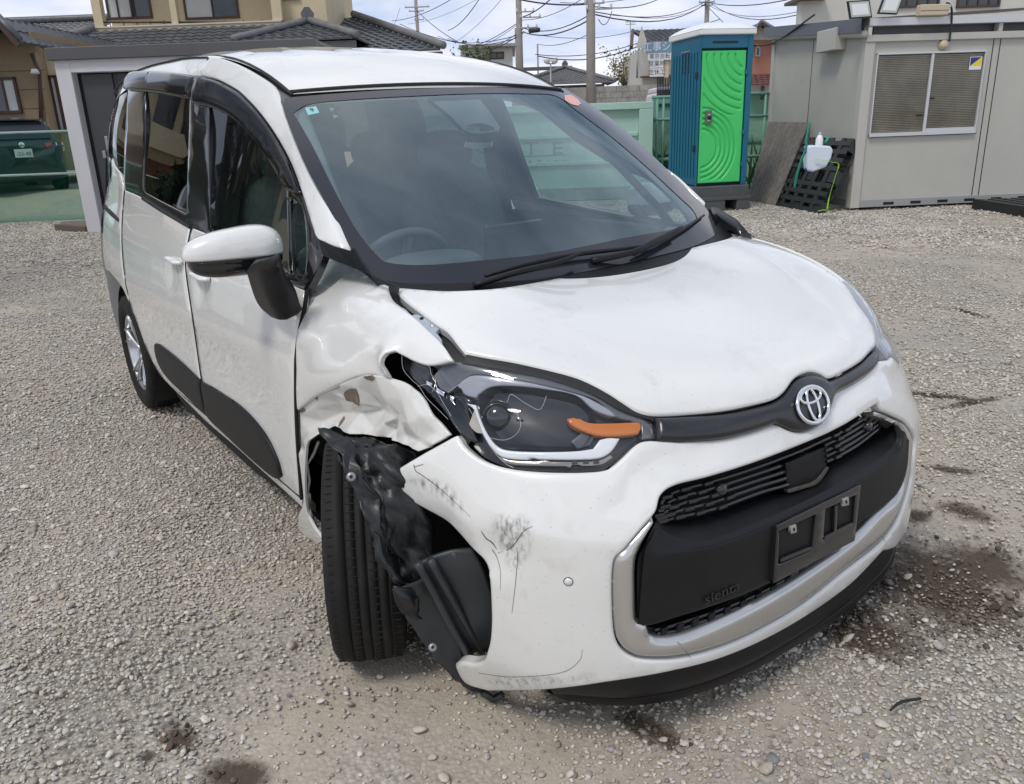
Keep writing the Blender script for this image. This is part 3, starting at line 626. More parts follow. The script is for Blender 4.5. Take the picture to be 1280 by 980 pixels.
# cowl and wipers
cow=loft('cowl_panel',[SW.f(np.linspace(-.96,.96,30),np.full(30,.03))+[0,0,-.004],[[*p] for p in SW.f(np.linspace(-.93,.93,30),np.full(30,-.03))+np.array([.03,0,-.015])],SW.f(np.linspace(-.93,.93,30),np.full(30,-.12))+np.array([.06,0,-.03])],M['black'],car,nu=40,nv=3)
def wip(pts,rad,name,par,m='black',off=.012): return tube(name,[wpt(x,y,o) for x,y,o in pts],rad,M[m],par,step=.02,n=6)
wa=wip([(592,357,.012),(640,342,.03),(700,327,.04),(726,316,.04)],[.010,.008,.007,.006],'wiper_arm',car)
wip([(606,345,.014),(660,330,.016),(720,318,.018),(770,312,.018),(814,306,.014)],[.005,.006,.007,.006,.004],'wiper_blade',wa)
wb=wip([(740,326,.010),(790,315,.03),(820,300,.035),(852,284,.035)],[.010,.008,.007,.006],'wiper_arm',car)
wip([(792,319,.012),(830,300,.014),(862,281,.014),(880,269,.010)],[.004,.006,.006,.004],'wiper_blade',wb)
# ---------------------------------------------------------------- A pillar foot trim
def flat(name,pts,y,m,th=.012): 
    P=[at(x_,y_,y=yy) for (x_,y_),yy in zip(pts,y)] ; n=len(P); B=[p+np.array([-.01,th,-.004]) for p in P]
    return mk(name,P+B,[tuple(range(n)),tuple(range(n,2*n))[::-1]]+[(i,n+i,n+(i+1)%n,(i+1)%n) for i in range(n)],m,car,False)
flat('pillar_foot_trim',[(403,319),(398,299),(416,307.5),(438,313.5),(441,310),(449,324),(461,343),(444,335.5),(416,325)],[-.757,-.752,-.740,-.728,-.725,-.722,-.718,-.728,-.745],M['black'])
flat('fender_gap_seal',[(456,339),(473,348),(487,354.5),(497,357.5),(495,366),(486,358),(471,352)],[-.716,-.705,-.69,-.675,-.68,-.69,-.705],M['rubber'])
# far corner trim and far fender
cl=np.array([[.02,.70,1.005],[-.09,.735,1.02],[-.14,.715,1.055],[-.20,.715,1.085],[-.15,.70,1.09],[-.03,.665,1.06],[.03,.655,1.02]])
mk('cowl_corner_trim',np.concatenate([cl,cl-[0,0,.05]]),[tuple(range(7))]+[(i,7+i,7+(i+1)%7,(i+1)%7) for i in range(7)],M['gloss'],car)
# ---------------------------------------------------------------- bumper
LAMP_BOT=[(570,545),(584,562),(604,576),(637.5,586),(682.5,590),(733,590),(761,586),(778,573),(792,559),(803,552),(820,549.8)]
BAR_BOT=[(853,552),(904,548),(945,538),(970,529),(980.5,533.6),(991,539),(1006,539),(1026,527.5),(1034,512),(1044,492),(1067,479),(1092.7,461),(1100,450)]
BOT=[(611,865),(669.5,864),(708,861),(751,855),(827.5,842.6),(904,823),(980.5,787.6),(1057,736.6),(1108,685.6)]
ARCH=[(487,595.6),(495,609),(510.5,624.7),(534,644),(561,663),(588,690),(600,702),(607,716),(611,733),(613,772),(611.5,800),(608,815),(603,827),(590,831),(580,829),(568,831),(575,848),(588,861)]
HOLE=[(818,640),(825,619),(843,606.5),(884,596),(940,578.5),(1006,553),(1057,530),(1098,504.5),(1103,512),(1110,516),(1133,527.5),(1143,543),(1144.5,556),(1142,580),(1139,604),(1128,640),(1116,663),(1098,684),(1057,716),(1006,757),(955,787.6),(904,810.5),(853,824),(812,826),(787,821),(771,803),(766,767),(767,706),(781.6,685.6),(802,660)]
def uvh(S,P,step=5): return S.hit(resample(P,step,False))
uTop=np.concatenate([uvh(SB,[(487,595.6),(530,567),(563,547)])[:-1],uvh(SB,LAMP_BOT)[:-1],uvh(SB,BAR_BOT)])
uLB=uvh(SB,LAMP_BOT)[::-1]*[-1,1]; uAr=uvh(SB,ARCH)*[-1,1]; uBo=uvh(SB,BOT)
uLB=uLB[uLB[:,0]>uTop[-1,0]+.03]
far_bot=uBo[uBo[:,0]<cu(-.30)][::1]*[-1,1]
bl=np.concatenate([uTop,uLB,[[float(cu(1.3)),3.1]],uAr[2:-3],far_bot,uBo[::-1][uBo[::-1][:,0]<cu(.22)],uvh(SB,ARCH)[::-1][1:-1]])
hl=SB.hit(resample(HOLE,4,True,45))
def bum_disp(P,u,v,d):
    q=proj(P)
    # dent and crease where it struck; flap lifts off at the wheel arch corner
    w=np.where(q[:,0]<760,1,0)*(P[:,1]<0)
    dent=-.016*np.exp(-(((q[:,0]-625)/22)**2+((q[:,1]-690)/30)**2))+.008*np.exp(-(((q[:,0]-655)/30)**2+((q[:,1]-660)/26)**2))
    flap=.028*np.clip((560-q[:,0])/70,0,1)**2
    # pressed line: everything arch-side of it folds inward
    ab=np.array([612-527,686-592.]); t=((q-[527,592])@ab)/(ab@ab); nrm=(q-[527,592])@(np.array([-ab[1],ab[0]])/np.linalg.norm(ab))
    fold=-.020*np.clip(nrm/28,0,1)*np.clip(1-np.abs(t-.5)*1.1,0,1)*(q[:,1]<720)
    # nose relief: soft shoulder above the grille and round the trim
    e=np.full(len(q),99.); nr=(q[:,0]>700); e[nr]=edgedist(q[nr],[np.array(HOLE,float)]); t_=np.clip(1-e/24,0,1)
    rim=.009*t_*t_*(3-2*t_)*(P[:,0]>.5)*np.clip((700-q[:,1])/60,0,1)*np.clip((1090-q[:,0])/60,0,1)
    nose=-.008*np.exp(-((e-38)/12)**2)*(q[:,1]<640)*(P[:,0]>.5)
    return w*(dent+flap+fold)+rim+nose
bumper=fill('front_bumper',SB,[bl,hl],M['paint'],car,h=0,r=.007,depth=.02,sp=.018,chart=ch_wrap,disp=bum_disp,pix=False)
def fr_(name,pts,m,h=0.,r=.003,depth=.01,par=None,sp=.02,disp=None,step=4,corner=40,hz=None,S=None,fade=0.):
    return fill(name,S or SB,pts if isinstance(pts[0],list) else [pts],m,par or car,h=h,r=r,depth=depth,sp=sp,chart=ch_wrap,disp=disp,step=step,corner=corner,hz=h if hz is None else hz,rr=r>0,fade=fade)
SMUDGE=[[(615,640),(650,636),(672,650),(668,690),(650,720),(632,716),(618,690),(606,668)],[(500,600),(520,590),(560,600),(590,640),(575,645),(540,620)],[(600,842),(660,848),(745,838),(740,850),(660,862),(610,858)],[(622,668),(640,664),(652,656),(660,658),(650,668),(636,680),(628,694),(622,690)],[(640,706),(650,700),(656,716),(661,748),(655,753),(648,745),(643,726)],[(603,665),(607,672),(612,680),(618,688),(616,693),(609,682),(604,673)],[(518,585),(523,583),(530,578),(531,580),(524,586),(522,591)],[(600,838),(640,842),(690,842),(702,850),(670,856),(630,850)],[(708,846),(722,838),(729,822),(731,824),(726,840),(712,850)]]
M['smear']=bpy.data.materials.new('rubbed dark smear'); m=M['smear']; m.use_nodes=True; nt=m.node_tree; N=nt.nodes; L=nt.links; b=N['Principled BSDF']; b.inputs['Base Color'].default_value=(.06,.06,.06,1); b.inputs['Roughness'].default_value=.8
n=N.new('ShaderNodeTexNoise'); n.inputs['Scale'].default_value=85; n.inputs['Detail'].default_value=12; n.inputs['Roughness'].default_value=.75; t_=N.new('ShaderNodeTexCoord'); mp_=N.new('ShaderNodeMapping'); mp_.inputs['Scale'].default_value=(1.,1.,.38); mp_.inputs['Rotation'].default_value=(.3,.2,0); L.new(t_.outputs['Object'],mp_.inputs[0]); L.new(mp_.outputs[0],n.inputs['Vector'])
r=N.new('ShaderNodeMapRange'); r.inputs[1].default_value=.46; r.inputs[2].default_value=.66; r.inputs[4].default_value=.62; L.new(n.outputs[0],r.inputs[0]); fa=N.new('ShaderNodeAttribute'); fa.attribute_name='fade'; fm=N.new('ShaderNodeMath'); fm.operation='MULTIPLY'; L.new(r.outputs[0],fm.inputs[0]); L.new(fa.outputs['Fac'],fm.inputs[1]); L.new(fm.outputs[0],b.inputs['Alpha'])
for p in SMUDGE: fr_('scrape_mark',p,M['smear'],h=.0012,r=0,depth=0,par=bumper,disp=bum_disp,step=3,sp=.006,hz=0,fade=.022)
def scr(pts,rad,m='scratch',par=None,S=None,disp=bum_disp,h=.0005):
    S=S or SB; uv=S.hit(resample(pts,3,False)); P=S.f(uv[:,0],uv[:,1]); n_=S.normal(uv[:,0],uv[:,1]); o=disp(P,uv[:,0],uv[:,1],None) if disp is not None else 0
    return tube('scratch_line',P+n_*(np.asarray(o)+h)[...,None] if np.ndim(o) else P+n_*h,rad,M[m],par or bumper,n=5)
scr([(521,580),(523,588),(528,592),(545,606),(565,624),(588,646)],[.0009,.0010,.0007,.0004,.0003])
scr([(521,583),(531,580)],.0008)
scr([(601,664),(606,674),(612,680),(617,690)],[.0008,.0014,.0015,.0006])
scr([(618,695),(632,690),(643,680),(655,664),(667,657)],[.0004,.0006,.0008,.0007,.0003])
scr([(612,690),(618,702),(624,720),(625,738)],[.0010,.0007,.0004,.0003])
scr([(646,690),(644,730),(640,766)],[.0004,.0006,.0004])
scr([(598,841),(640,846),(700,841),(724,826),(728,812)],[.0004,.0005,.0004,.0005,.0003])
u_=SB.hit([(710.5,727)])[0]; c0=f_dome(u_[0],u_[1]); nn0=SB.normal(*[np.array(x) for x in u_])
lathe('parking_sensor',[(0,.0018),(.0085,.0018),(.0088,.0005),(.0098,-.003),(.0104,.0006),(.0112,.0009)],c0,nn0,M['paint'],car,n=28)
lathe('sensor_ring',[(.0089,-.0005),(.0089,.0012),(.0098,.0012),(.0098,-.0005)],c0,nn0,M['rubber'],car,n=28)
# ---- silver trim, black garnish, grilles
TRIM=[(818,644),(803,661),(782.5,686.5),(768.5,706),(767.5,767),(772.5,802),(788,819.5),(812,824.5),(853,822),(904,808.5),(955,785.6),(1006,755),(1057,714),(1097,682),(1114.5,662),(1126.5,639),(1137.5,603),(1141,580),(1143,556),(1141.5,544),(1132.5,529),(1110,517.5),(1100,514),(1100,519),(1108,523),(1118,526),(1130,535),(1135.5,552),(1133,592),(1124,622),(1101,643),(1072,673),(1031.5,704),(980.5,738),(929.5,766),(878.5,789),(848,799),(825,800.5),(815,797),(811,784),(798,776),(797,752),(797.5,706),(806,681),(821,655)]
trim=fr_('silver_trim',TRIM,M['silver'],h=.006,r=.017,depth=.035,sp=.007)
for a,b in (((846,801),(862,821)),((1092,660),(1104,676))): scr([a,b],.0005,'rubber',trim,disp=None,h=.0056)
LEDGE_BACK=[(822,650),(835,653),(868,650),(904,641),(955,622),(985,614),(1003,608),(1018,602),(1033,584),(1067,565),(1098,544),(1104,518)]
CREASE=[(821,654),(832,665),(853,674),(873,677),(904,669),(955,649),(1006,626),(1057,600),(1098,574),(1120,552),(1118,534)]
UNDER=[(806,690),(815,700),(853,694),(904,684),(955,664),(1006,641),(1057,615),(1100,588),(1124,566),(1131,540)]
FB=[(797,779),(813,780),(853,768),(904,752),(955,731),(1006,701),(1057,665),(1092,641),(1120,619),(1133,590),(1136,552)]
def rs(X,n=48):
    l=np.r_[0,np.cumsum(np.linalg.norm(np.diff(X,axis=0),axis=1))]; t=np.linspace(0,l[-1],n)
    return np.stack([np.interp(t,l,X[:,k]) for k in range(3)],-1)
def row(P,off,n=48):
    P=resample(P,5,False); uv=SB.hit(P,off); X=f_dome(uv[:,0],uv[:,1])+SB.normal(uv[:,0],uv[:,1])*off; return rs(X,n)
R0=row(LEDGE_BACK,-.055); R1=row(CREASE,-.004); R2=row(UNDER,.010); R3=row(FB,.004); R4=R3+np.array([-.03,0,-.004])
gar=loft('bumper_garnish',[R1,R1*.5+R2*.5+[.002,0,0],R2,R2*.5+R3*.5,R3,R4],M['black'],car,nu=70,nv=6)
loft('garnish_ledge',[R0,R0*.5+R1*.5+[0,0,.002],R1],M['black'],gar,nu=70,nv=4)
fr_('garnish_end_panel',[(820,652),(806,681),(797,706),(797,780),(812,782),(820,720),(824,690),(830,665)],M['black'],h=-.002,r=0,depth=.0)
fr_('trim_shadow_gap',[HOLE,TRIM[:36]],M['rubber'],h=-.014,r=0,depth=0,hz=0) if 0 else None
fr_('grille_shadow_box',HOLE,M['void'],h=-.085,r=0,depth=0,hz=0)
# upper grille bars
gt=resample([(822,648),(826,622),(845,609),(884,598.5),(940,581),(1006,555.5),(1057,532.5),(1098,508)],5,False)
gb=resample([(824,652),(835,653),(868,650),(904,641),(955,622),(985,614),(1018,602),(1033,585),(1067,566),(1100,540)],5,False)
def rowpx(A,B,t,n=60):
    f=lambda Q:np.stack([np.interp(np.linspace(0,1,n),np.linspace(0,1,len(Q)),Q[:,k]) for k in (0,1)],-1)
    return f(A)*(1-t)+f(B)*t
for t in (.10,.28,.46,.64,.82):
    px=rowpx(gt,gb,t)
    for lo,hi in ((0,.56),(.76,1.)) if t>.2 else ((0,1),):
        s_=px[int(lo*59):int(hi*59)+1]; uv=SB.hit(s_,-.035); P=f_dome(uv[:,0],uv[:,1])+SB.normal(uv[:,0],uv[:,1])*-.035
        tube('grille_bar',P,.0062,M['gloss'],car,n=6,flat=.8)
    # end blocks, staggered like honeycomb
for k in range(26):
    i=k//5; j=k%5; t=.10+.18*j; px=rowpx(gt,gb,t); f=(.03+.085*i+(.04 if j%2 else 0)); 
    if i>=4: f=.80+.05*(i-4)+(.02 if j%2 else 0)
    p=px[int(min(f,.99)*59)]; uv=SB.hit([p],-.03)[0]; c=f_dome(uv[0],uv[1])+SB.normal(np.array(uv[0]),np.array(uv[1]))*-.030
    o=box('grille_block',c,(.014,.026,.0085),M['gloss'],car,R=rz(math.atan2(SB.normal(np.array(uv[0]),np.array(uv[1]))[1],1)),bev=.002)
fr_('radar_panel',[(983,579),(1036,556),(1034,581),(1019,600),(1003,606),(984,611)],M['black'],h=-.036,r=.003,depth=.03)
fr_('radar_panel_lip',[(984,612),(1003,607),(1020,600.5),(1034,583),(1037,585),(1023,604),(1005,611),(986,616.5)],mat('dusty brown lip',(.085,.078,.065),rough=.7,var=.3,vs=80),h=-.033,r=.001,depth=.01)
for p in ((904,612),(1089,533)):
    uv=SB.hit([p],-.02)[0]; n_=SB.normal(np.array(uv[0]),np.array(uv[1])); c=f_dome(uv[0],uv[1])+n_*-.022
    lathe('grille_sensor',[(0,.004),(.010,.003),(.014,0),(.015,-.02)],c,n_,M['gloss'],car,n=20)
# lower grille
la=resample([(815,784),(853,772),(904,756),(955,735),(1006,705),(1057,669),(1092,645)],5,False); lb=resample([(826,797),(850,795),(904,774),(955,749),(1006,718),(1057,680),(1092,652)],5,False)
for t in (.25,.6,.95):
    px=rowpx(la,lb,t); uv=SB.hit(px,-.02); P=f_dome(uv[:,0],uv[:,1])+SB.normal(uv[:,0],uv[:,1])*-.02; tube('lower_grille_bar',P,.0045,M['gloss'],car,n=6)
for k in range(14):
    p=rowpx(la,lb,.4)[2+k*4]; uv=SB.hit([p],-.02)[0]; box('lower_grille_block',f_dome(uv[0],uv[1])+SB.normal(np.array(uv[0]),np.array(uv[1]))*-.02,(.012,.020,.018),M['black'],car)
# plate bracket
PBo=[(972,657),(1076.5,606),(1069,676),(967.5,729.5)]
W1=[(975,664),(1020.5,643),(1015.5,688),(973,706)]; W2=[(1032,637),(1070,619),(1067,656),(1029.6,675)]
pb=fr_('plate_bracket',[PBo,W1,W2],M['gloss'],h=.020,r=.002,depth=.012,sp=.02)
fr_('bracket_back',[W1],M['black'],h=.013,r=0,depth=0,par=pb); fr_('bracket_back',[W2],M['black'],h=.013,r=0,depth=0,par=pb)
for a,b,c,d in (((976,699),(1015,683),(1015,687),(976,703)),((1031,671),(1066,653),(1066,657),(1031,675)),((1044,633),(1047,632),(1046,664),(1043,665))): fr_('bracket_rib',[[a,b,c,d]],M['gloss'],h=.022,r=.0008,depth=.006,par=pb)
M['clip']=mat('dull zinc clip',(.42,.41,.39),rough=.45,metal=.5)
for x,y in ((992.6,661.5),(1058,627)):
    fr_('plate_clip',[[(x-4,y-3),(x+3,y-6),(x+4,y+4),(x-3,y+6)]],M['clip'],h=.0235,r=.001,depth=.008,par=pb)
    fr_('clip_hole',[[(x-1.5,y-1),(x+1,y-2),(x+1.5,y+2),(x-1,y+2.5)]],M['void'],h=.0240,r=0,depth=0,par=pb)
# embossed model lettering
q=SB.hit([(903,741),(930,729),(902,728)],.010); q3=f_dome(q[:,0],q[:,1])+SB.normal(q[:,0],q[:,1])*.0095
text_on('sienta',q3[0],q3[1]-q3[0],q3[2]-q3[0],.034,M['gloss'],car,ext=.0018,sx=1.35,name='embossed_lettering')
# ---- bar with badge
M['barblk']=mat('satin black bar',(.014,.015,.017),rough=.28,coat=.3,coatr=.2,dirt=(.09,.085,.07),ds=40,dlo=.6,dhi=.9)
BAR=[(822,550.5),(821,535),(820,522),(853,521),(904,517),(945,509),(966,503),(979,494),(989,480.5),(998,473),(1011,469),(1024,472),(1034,477),(1052,469),(1077,454),(1096.7,436.5),(1098,447)]+BAR_BOT[:-1][::-1]
def bar_disp(P,u,v,d): 
    q=proj(P); return .012*np.exp(-(((q[:,0]-1010)/34)**2+((q[:,1]-506)/34)**2))+.004
bar=fr_('badge_bar',[BAR],M['barblk'],h=.004,r=.012,depth=.03,disp=bar_disp,hz=0,sp=.010)
u_=SB.hit([(1015,506)],.018)[0]; ec=f_dome(u_[0],u_[1]); n_=SB.normal(np.array(u_[0]),np.array(u_[1])); ec=ec+n_*.021
ea=np.array([0,1.,0]); eb=np.cross(n_,ea); eb/=np.linalg.norm(eb); 
if eb[2]<0: eb=-eb
bp=proj(np.array([ec+ea*.06,ec-ea*.06,ec+eb*.045,ec-eb*.045])); print('BADGE',bp.round(1).tolist())
def ell(a,b,oy=0,oz=0,n=56): th=np.linspace(0,2*math.pi,n,endpoint=False); return ec+np.outer(a*np.cos(th)+oy,ea)+np.outer(b*np.sin(th)+oz,eb)
badge=tube('badge_ring',ell(.0565,.0425),.0046,M['chrome'],bar,n=8,closed=True)
tube('badge_ring',ell(.0175,.0385,0,.0),.0038,M['chrome'],bar,n=8,closed=True)
tube('badge_ring',ell(.038,.0165,0,.0215),.0038,M['chrome'],bar,n=8,closed=True)
# ---- chin lip
top_l=row([(690,864),(708,862),(751,856),(827.5,843.6),(904,824),(980.5,788.6),(1057,737.6),(1108,687),(1121,664)],.0)
LO=[(690,868),(700,874),(776.5,882),(853,871.7),(929.5,843.7),(1006,800),(1057,764.6),(1103,721),(1117,697),(1120,672)]
lo_=np.array([at(x,y,z=.085) for x,y in resample(LO,6,False)])
UP=[(692,864),(712,866),(776.5,873),(853,862),(929.5,834.5),(1006,791),(1057,755),(1103,712),(1116,690),(1119,668)]
up_=np.array([at(x,y,z=.115) for x,y in resample(UP,6,False)])
lo_=rs(lo_); up_=rs(up_)
lip=loft('chin_lip',[top_l+[-.03,0,.012],top_l*.45+up_*.55+[0,0,-.006],up_],M['black'],car,nu=70,nv=3)
loft('lip_edge',[up_,up_*.94+lo_*.06+[.003,0,-.001],lo_*.9+up_*.1+[.003,0,0],lo_],M['black'],lip,nu=70,nv=2); loft('lip_underside',[lo_,lo_+[-.10,0,-.006],lo_+[-.25,0,.0]],M['black'],lip,nu=70,nv=1)
# ---------------------------------------------------------------- broken headlamp
LENS=[(540,457),(553,454.5),(575.6,451),(620.6,459.5),(677,469),(719,482),(747,494.7),(775,511.5),(798,520.5),(814.6,527),(821,535.5),(820,549.5),(803,551),(791,558),(777,571.5),(760,584),(733,588.5),(682.5,588.5),(640,584),(612,560),(600,540),(588,520),(575,503)]
lamp=fr_('headlamp_bowl',[(501,441),(504,461),(522,483),(550,511.5),(574,543)]+[(586,562),(606,575),(639,585),(683,589.5),(733,589.5),(761,585.5),(778,572.5),(792,558.5),(803,551.5),(820,549.5),(821,535),(820,520),(798,515.5),(781,505),(761,491),(733,475.6),(705,466),(649,453),(606,446),(584,442),(567,452),(540,459),(521,454),(508,447)],M['lampdark'],h=-.040,r=0,depth=0,hz=0)
L_=lambda name,pts,m,h,r=.003,depth=.02,disp=None,par=None,sp=.01: fr_(name,pts,m,h=h,r=r,depth=depth,disp=disp,par=par or lamp,sp=sp)
L_('lamp_seal',[(584,441),(606,445),(649,452.5),(705,465.5),(733,475),(761,490.5),(781,505),(798,515.5),(820,521),(820,527),(798,521),(775,512.5),(747,496),(719,483.5),(677,470.5),(620,461),(576,453)],M['rubber'],-.010,.002,.03)
L_('upper_lamp_trim',[(553,456),(576,453),(620,461),(677,470.5),(719,483.5),(747,496),(775,513),(798,522),(815,529),(819,548),(803,549),(801,529),(769,521),(745,500),(705,487),(663,478),(620,471),(592,469),(575,480),(560,492),(548,484),(541,470)],mat('smoky lamp trim',(.10,.105,.12),rough=.25,coat=1.),-.016,.003,.03)
L_('daylight_band',[(571,482),(580,474),(592.5,469),(620.6,471),(663,478),(705,487.6),(733,496),(761,511.5),(770,520),(762,520),(741.5,511.5),(719,493),(677,485),(637.5,482),(615,483.4),(603.7,489),(595,497),(581,493)],M['lavender'],-.012,.003,.03)
for k in range(0): L_('indicator_rib',[(730+k*15,529.5),(733+k*15,529.5),(733+k*15,541),(730+k*15,541)],M['orange'],-.0065,0,.0) if k<5 else None
def bowl(P,u,v,d): return -np.clip(d/.03,0,1)**.6*.045
L_('reflector_bowl',[(598,497),(605,490),(616,485),(640,484),(677,487),(719,495),(740,512),(745,530),(735,550),(720,562),(677,563),(637.5,561),(622,557),(610,543),(602,525)],M['lampdark'],-.016,0,.0,disp=bowl)
u_=SB.hit([(618,519)],-.02)[0]; c=f_dome(u_[0],u_[1])+SB.normal(np.array(u_[0]),np.array(u_[1]))*-.045
n_=np.array([.75,-.55,.2]); n_/=np.linalg.norm(n_)
lathe('projector_barrel',[(.036,-.03),(.037,0),(.034,.012),(.031,.012),(.030,.006)],c,n_,M['gloss'],lamp,n=32)
lathe('projector_lens',[(.031,.006),(.028,.014),(.02,.021),(.01,.025),(0.0001,.026)],c,n_,mat('dark projector glass',(.01,.011,.013),rough=.03,coat=1.),lamp,n=32)
u_=SB.hit([(645,524)],-.03)[0]; cb_=f_dome(u_[0],u_[1])+SB.normal(np.array(u_[0]),np.array(u_[1]))*-.040
tube('broken_bulb_clip',[cb_,cb_+[.008,-.004,.010],cb_+[.012,.006,.004]],.0022,M['chrome'],lamp,n=6)
U_=[(582.6,504),(594,506),(599.5,523),(608,542),(620.6,558),(637.5,563.6),(677,565),(719,564),(741.5,561),(750,549.5),(762,547),(775,548),(768,560),(760,568),(747,573.4),(719,575),(677,574.5),(640,573.4),(622,568),(606,549),(597,526),(592,512)]
L_('white_light_guide',U_,M['white_lamp'],-.010,.004,.02)
L_('chrome_lower_strip',[(623,570),(640,575.5),(677,577),(719,577.5),(747,576),(763,569),(766,572),(750,581),(719,582.5),(677,582),(645,581),(630,577)],mat('brown tinted chrome',(.36,.33,.30),rough=.2,metal=.8),-.012,.001,.01)
for a in (719,733,746): L_('lamp_notch',[(a-4,576),(a+3,575.5),(a+3,580),(a-4,580.5)],M['lampdark'],-.009,0,0)
L_('amber_indicator',[(709,523),(722,521.4),(741.5,528.4),(800.6,527),(802,535.5),(798,542.5),(770,545),(747,544),(727.5,538),(713,530)],M['orange'],-.009,.004,.02)
L_('grey_pocket',[(714,552),(727,541),(742,547),(738,556),(722,561)],mat('blue grey pocket',(.08,.085,.105),rough=.35),-.020,.001,.01)
# torn outer end
L_('torn_lamp_wing',[(501,441.5),(520,450),(538,457),(541,470),(548,484),(560,492),(580,494),(590,500),(584,510),(590,530),(596,552),(584,556),(570,538),(550,509),(523,482),(505,461)],M['gloss'],-.022,.004,.03)
for p in ([(533,476),(540,479),(539,483),(533,480)],[(545.5,484),(555,490),(554.5,495.5),(545.5,490)],[(562.5,494),(568,497),(566,500),(569,507),(563,500)]): L_('chrome_shard',p,M['chrome'],-.014,.0006,.004)
L_('pale_reflector_shard',[(586,530),(593,512),(600,524),(604,542),(596,541),(590,536)],mat('dull beige reflector',(.42,.39,.35),rough=.4),-.012,.001,.006)
lens=L_('lamp_lens',LENS,M['lens'],.001,.006,.0)
def crack(pts,h=.003,rad=.0007,m='lens_edge'): 
    uv=SB.hit(resample(pts,3,False),h); P=f_dome(uv[:,0],uv[:,1])+SB.normal(uv[:,0],uv[:,1])*h; tube('crack_edge',P,rad,M[m],lamp,n=5)
M['lens_edge']=mat('bright broken lens edge',(.55,.56,.58),rough=.2,coat=1.)
for c_ in ([(502,443),(504,461),(514,474),(524,483),(533,497),(548,512),(560,524)],[(502,442),(515,447),(530,455),(537,459),(539,468),(544,474),(544,482),(540,490)],[(560,490),(575,480),(590,474)],[(634,503),(639,493),(655,503),(672,512),(678,508),(683,495)],[(612,547),(630,550),(645,543),(651,530),(645,515)],[(586,510),(600,535),(614,560),(630,578),(642,585)],[(522,483),(534,481),(546,490),(553,502),(564,520)]): crack(c_,rad=.00042)
# lamp of the far side, mirrored from the whole shape
uvl=SB.hit(resample([(545,458),(553,454),(576,450),(606,444),(649,451),(705,464),(733,473.6),(761,489),(798,514),(820,519),(820,549),(803,552),(778,573),(761,586),(733,590),(682,590),(637,586),(604,576),(584,562),(570,545),(556,500)],6,True))*[-1,1]
uvl=uvl[::-1]
ll=fill('headlamp_bowl',SB,[uvl],M['lavender'],car,h=.0,r=.006,depth=.02,sp=.02,chart=ch_wrap,pix=False); ll['label']='intact headlamp on the far side'
fill('lamp_lens',SB,[uvl],M['lens'],ll,h=.008,r=.004,depth=.006,sp=.02,chart=ch_wrap,pix=False)
# far front fender
far=hood_loop[len(uvR)-1+len(uvB)-1:-(len(uvF)-1)]*[1,1] if False else nm
ff=np.concatenate([nm+[.012,0],[uvl[np.argmax(uvl[:,1])]][0:0] if False else np.zeros((0,2)),])
mlamp=np.array([[1.06,5.5],[1.05,4.1]])
ff=np.concatenate([nm+[.010,.0],[[float(cu(q[0])),q[1]] for q in ([.98,5.95],[1.06,5.62],[1.08,4.9],[1.06,4.0],[1.30,3.2],[1.36,3.5])]+[[1.56,3.8],[1.75,3.2],[1.8,2.0],[1.88,1.4],[1.9,4.0],[1.88,5.5],[1.85,6.2],[1.66,7.1],[1.5,7.4]]])
SF=Surf(f_dome,-1.8,2.0,0,9.8,n=320,m=160,center=(-.4,0,.5))
try: fill('front_fender',SF,[ff],M['paint'],car,h=.0,r=.004,depth=.015,sp=.03,chart=ch_uv(.8,.15),pix=False)
except Exception as ex: print('far fender',ex)
# ---------------------------------------------------------------- gap between bonnet and fender
gap=[(486,353),(495,356),(506,372),(524,386),(543,400),(560,412),(572,428),(582,442),(566,452),(550,430),(528,409),(501,385),(488,374)]
fill('gutter',SH,[gap],M['rubber'],car,h=-.035,r=0,depth=0,sp=.03,chart=ch_xy,hz=-.0,rr=False)
br=fill('fender_bracket',SH,[[(502,383),(507,386),(514,394),(520,392),(530,396),(538,402),(549,410),(545,415),(552,424),(552,430),(540,420),(525,407),(510,393)]],M['bracket'],car,h=-.012,r=.002,depth=.01,sp=.01,chart=ch_xy,hz=-.012)
for x,y,rr_ in ((527,397.5,.005),(540,406.5,.004)):
    u_=SH.hit([(x,y)],-.01)[0]; n_=SH.normal(np.array(u_[0]),np.array(u_[1])); c=f_dome(u_[0],u_[1])+n_*-.0105
    lathe('bracket_hole',[(.0001,.0006),(rr_,.0006),(rr_,-.002)],c,n_,M['void'] if x<530 else M['chrome'],br,n=16)
# ---------------------------------------------------------------- mirror
mp=lambda x,y,dy: at(x,y,y=dy)
def blob(name,C,sx,sy,sz,m,par,fn=None,R=None):
    nu_,nv_=36,24; V=[]
    for i in range(nv_+1):
        ph=math.pi*i/nv_-math.pi/2
        for k in range(nu_):
            th=2*math.pi*k/nu_; p=np.array([math.cos(ph)*math.cos(th),math.cos(ph)*math.sin(th),math.sin(ph)])
            p=np.sign(p)*np.abs(p)**.72
            if fn: p=fn(p)
            V.append(p*[sx,sy,sz])
    V=np.array(V); 
    if R is not None: V=V@np.asarray(R).T
    F=[(i*nu_+k,i*nu_+(k+1)%nu_,(i+1)*nu_+(k+1)%nu_,(i+1)*nu_+k) for i in range(nv_) for k in range(nu_)]
    return mk(name,V+C,F,m,par)
ms=at(291,309,y=-.915)
def capf(p):
    z=p[2]; t=(p[1]+1)/2     # 0 outer end .. 1 inner
    q=p.copy(); q[2]=z*(.62+.38*t) if z>0 else z*.16
    q[0]*=.8+.2*t; return q
Rm=rz(math.radians(-8))
cap=blob('mirror_cap',ms+[0,0,-.018],.070,.138,.088,M['paint'],car,capf,Rm)
low=blob('mirror_housing',ms+[-.002,.004,-.030],.067,.129,.050,M['gloss'],car,lambda p:np.array([p[0]*(1 if p[2]>0 else .9),p[1],p[2]*(.1 if p[2]>0 else 1)]),Rm)
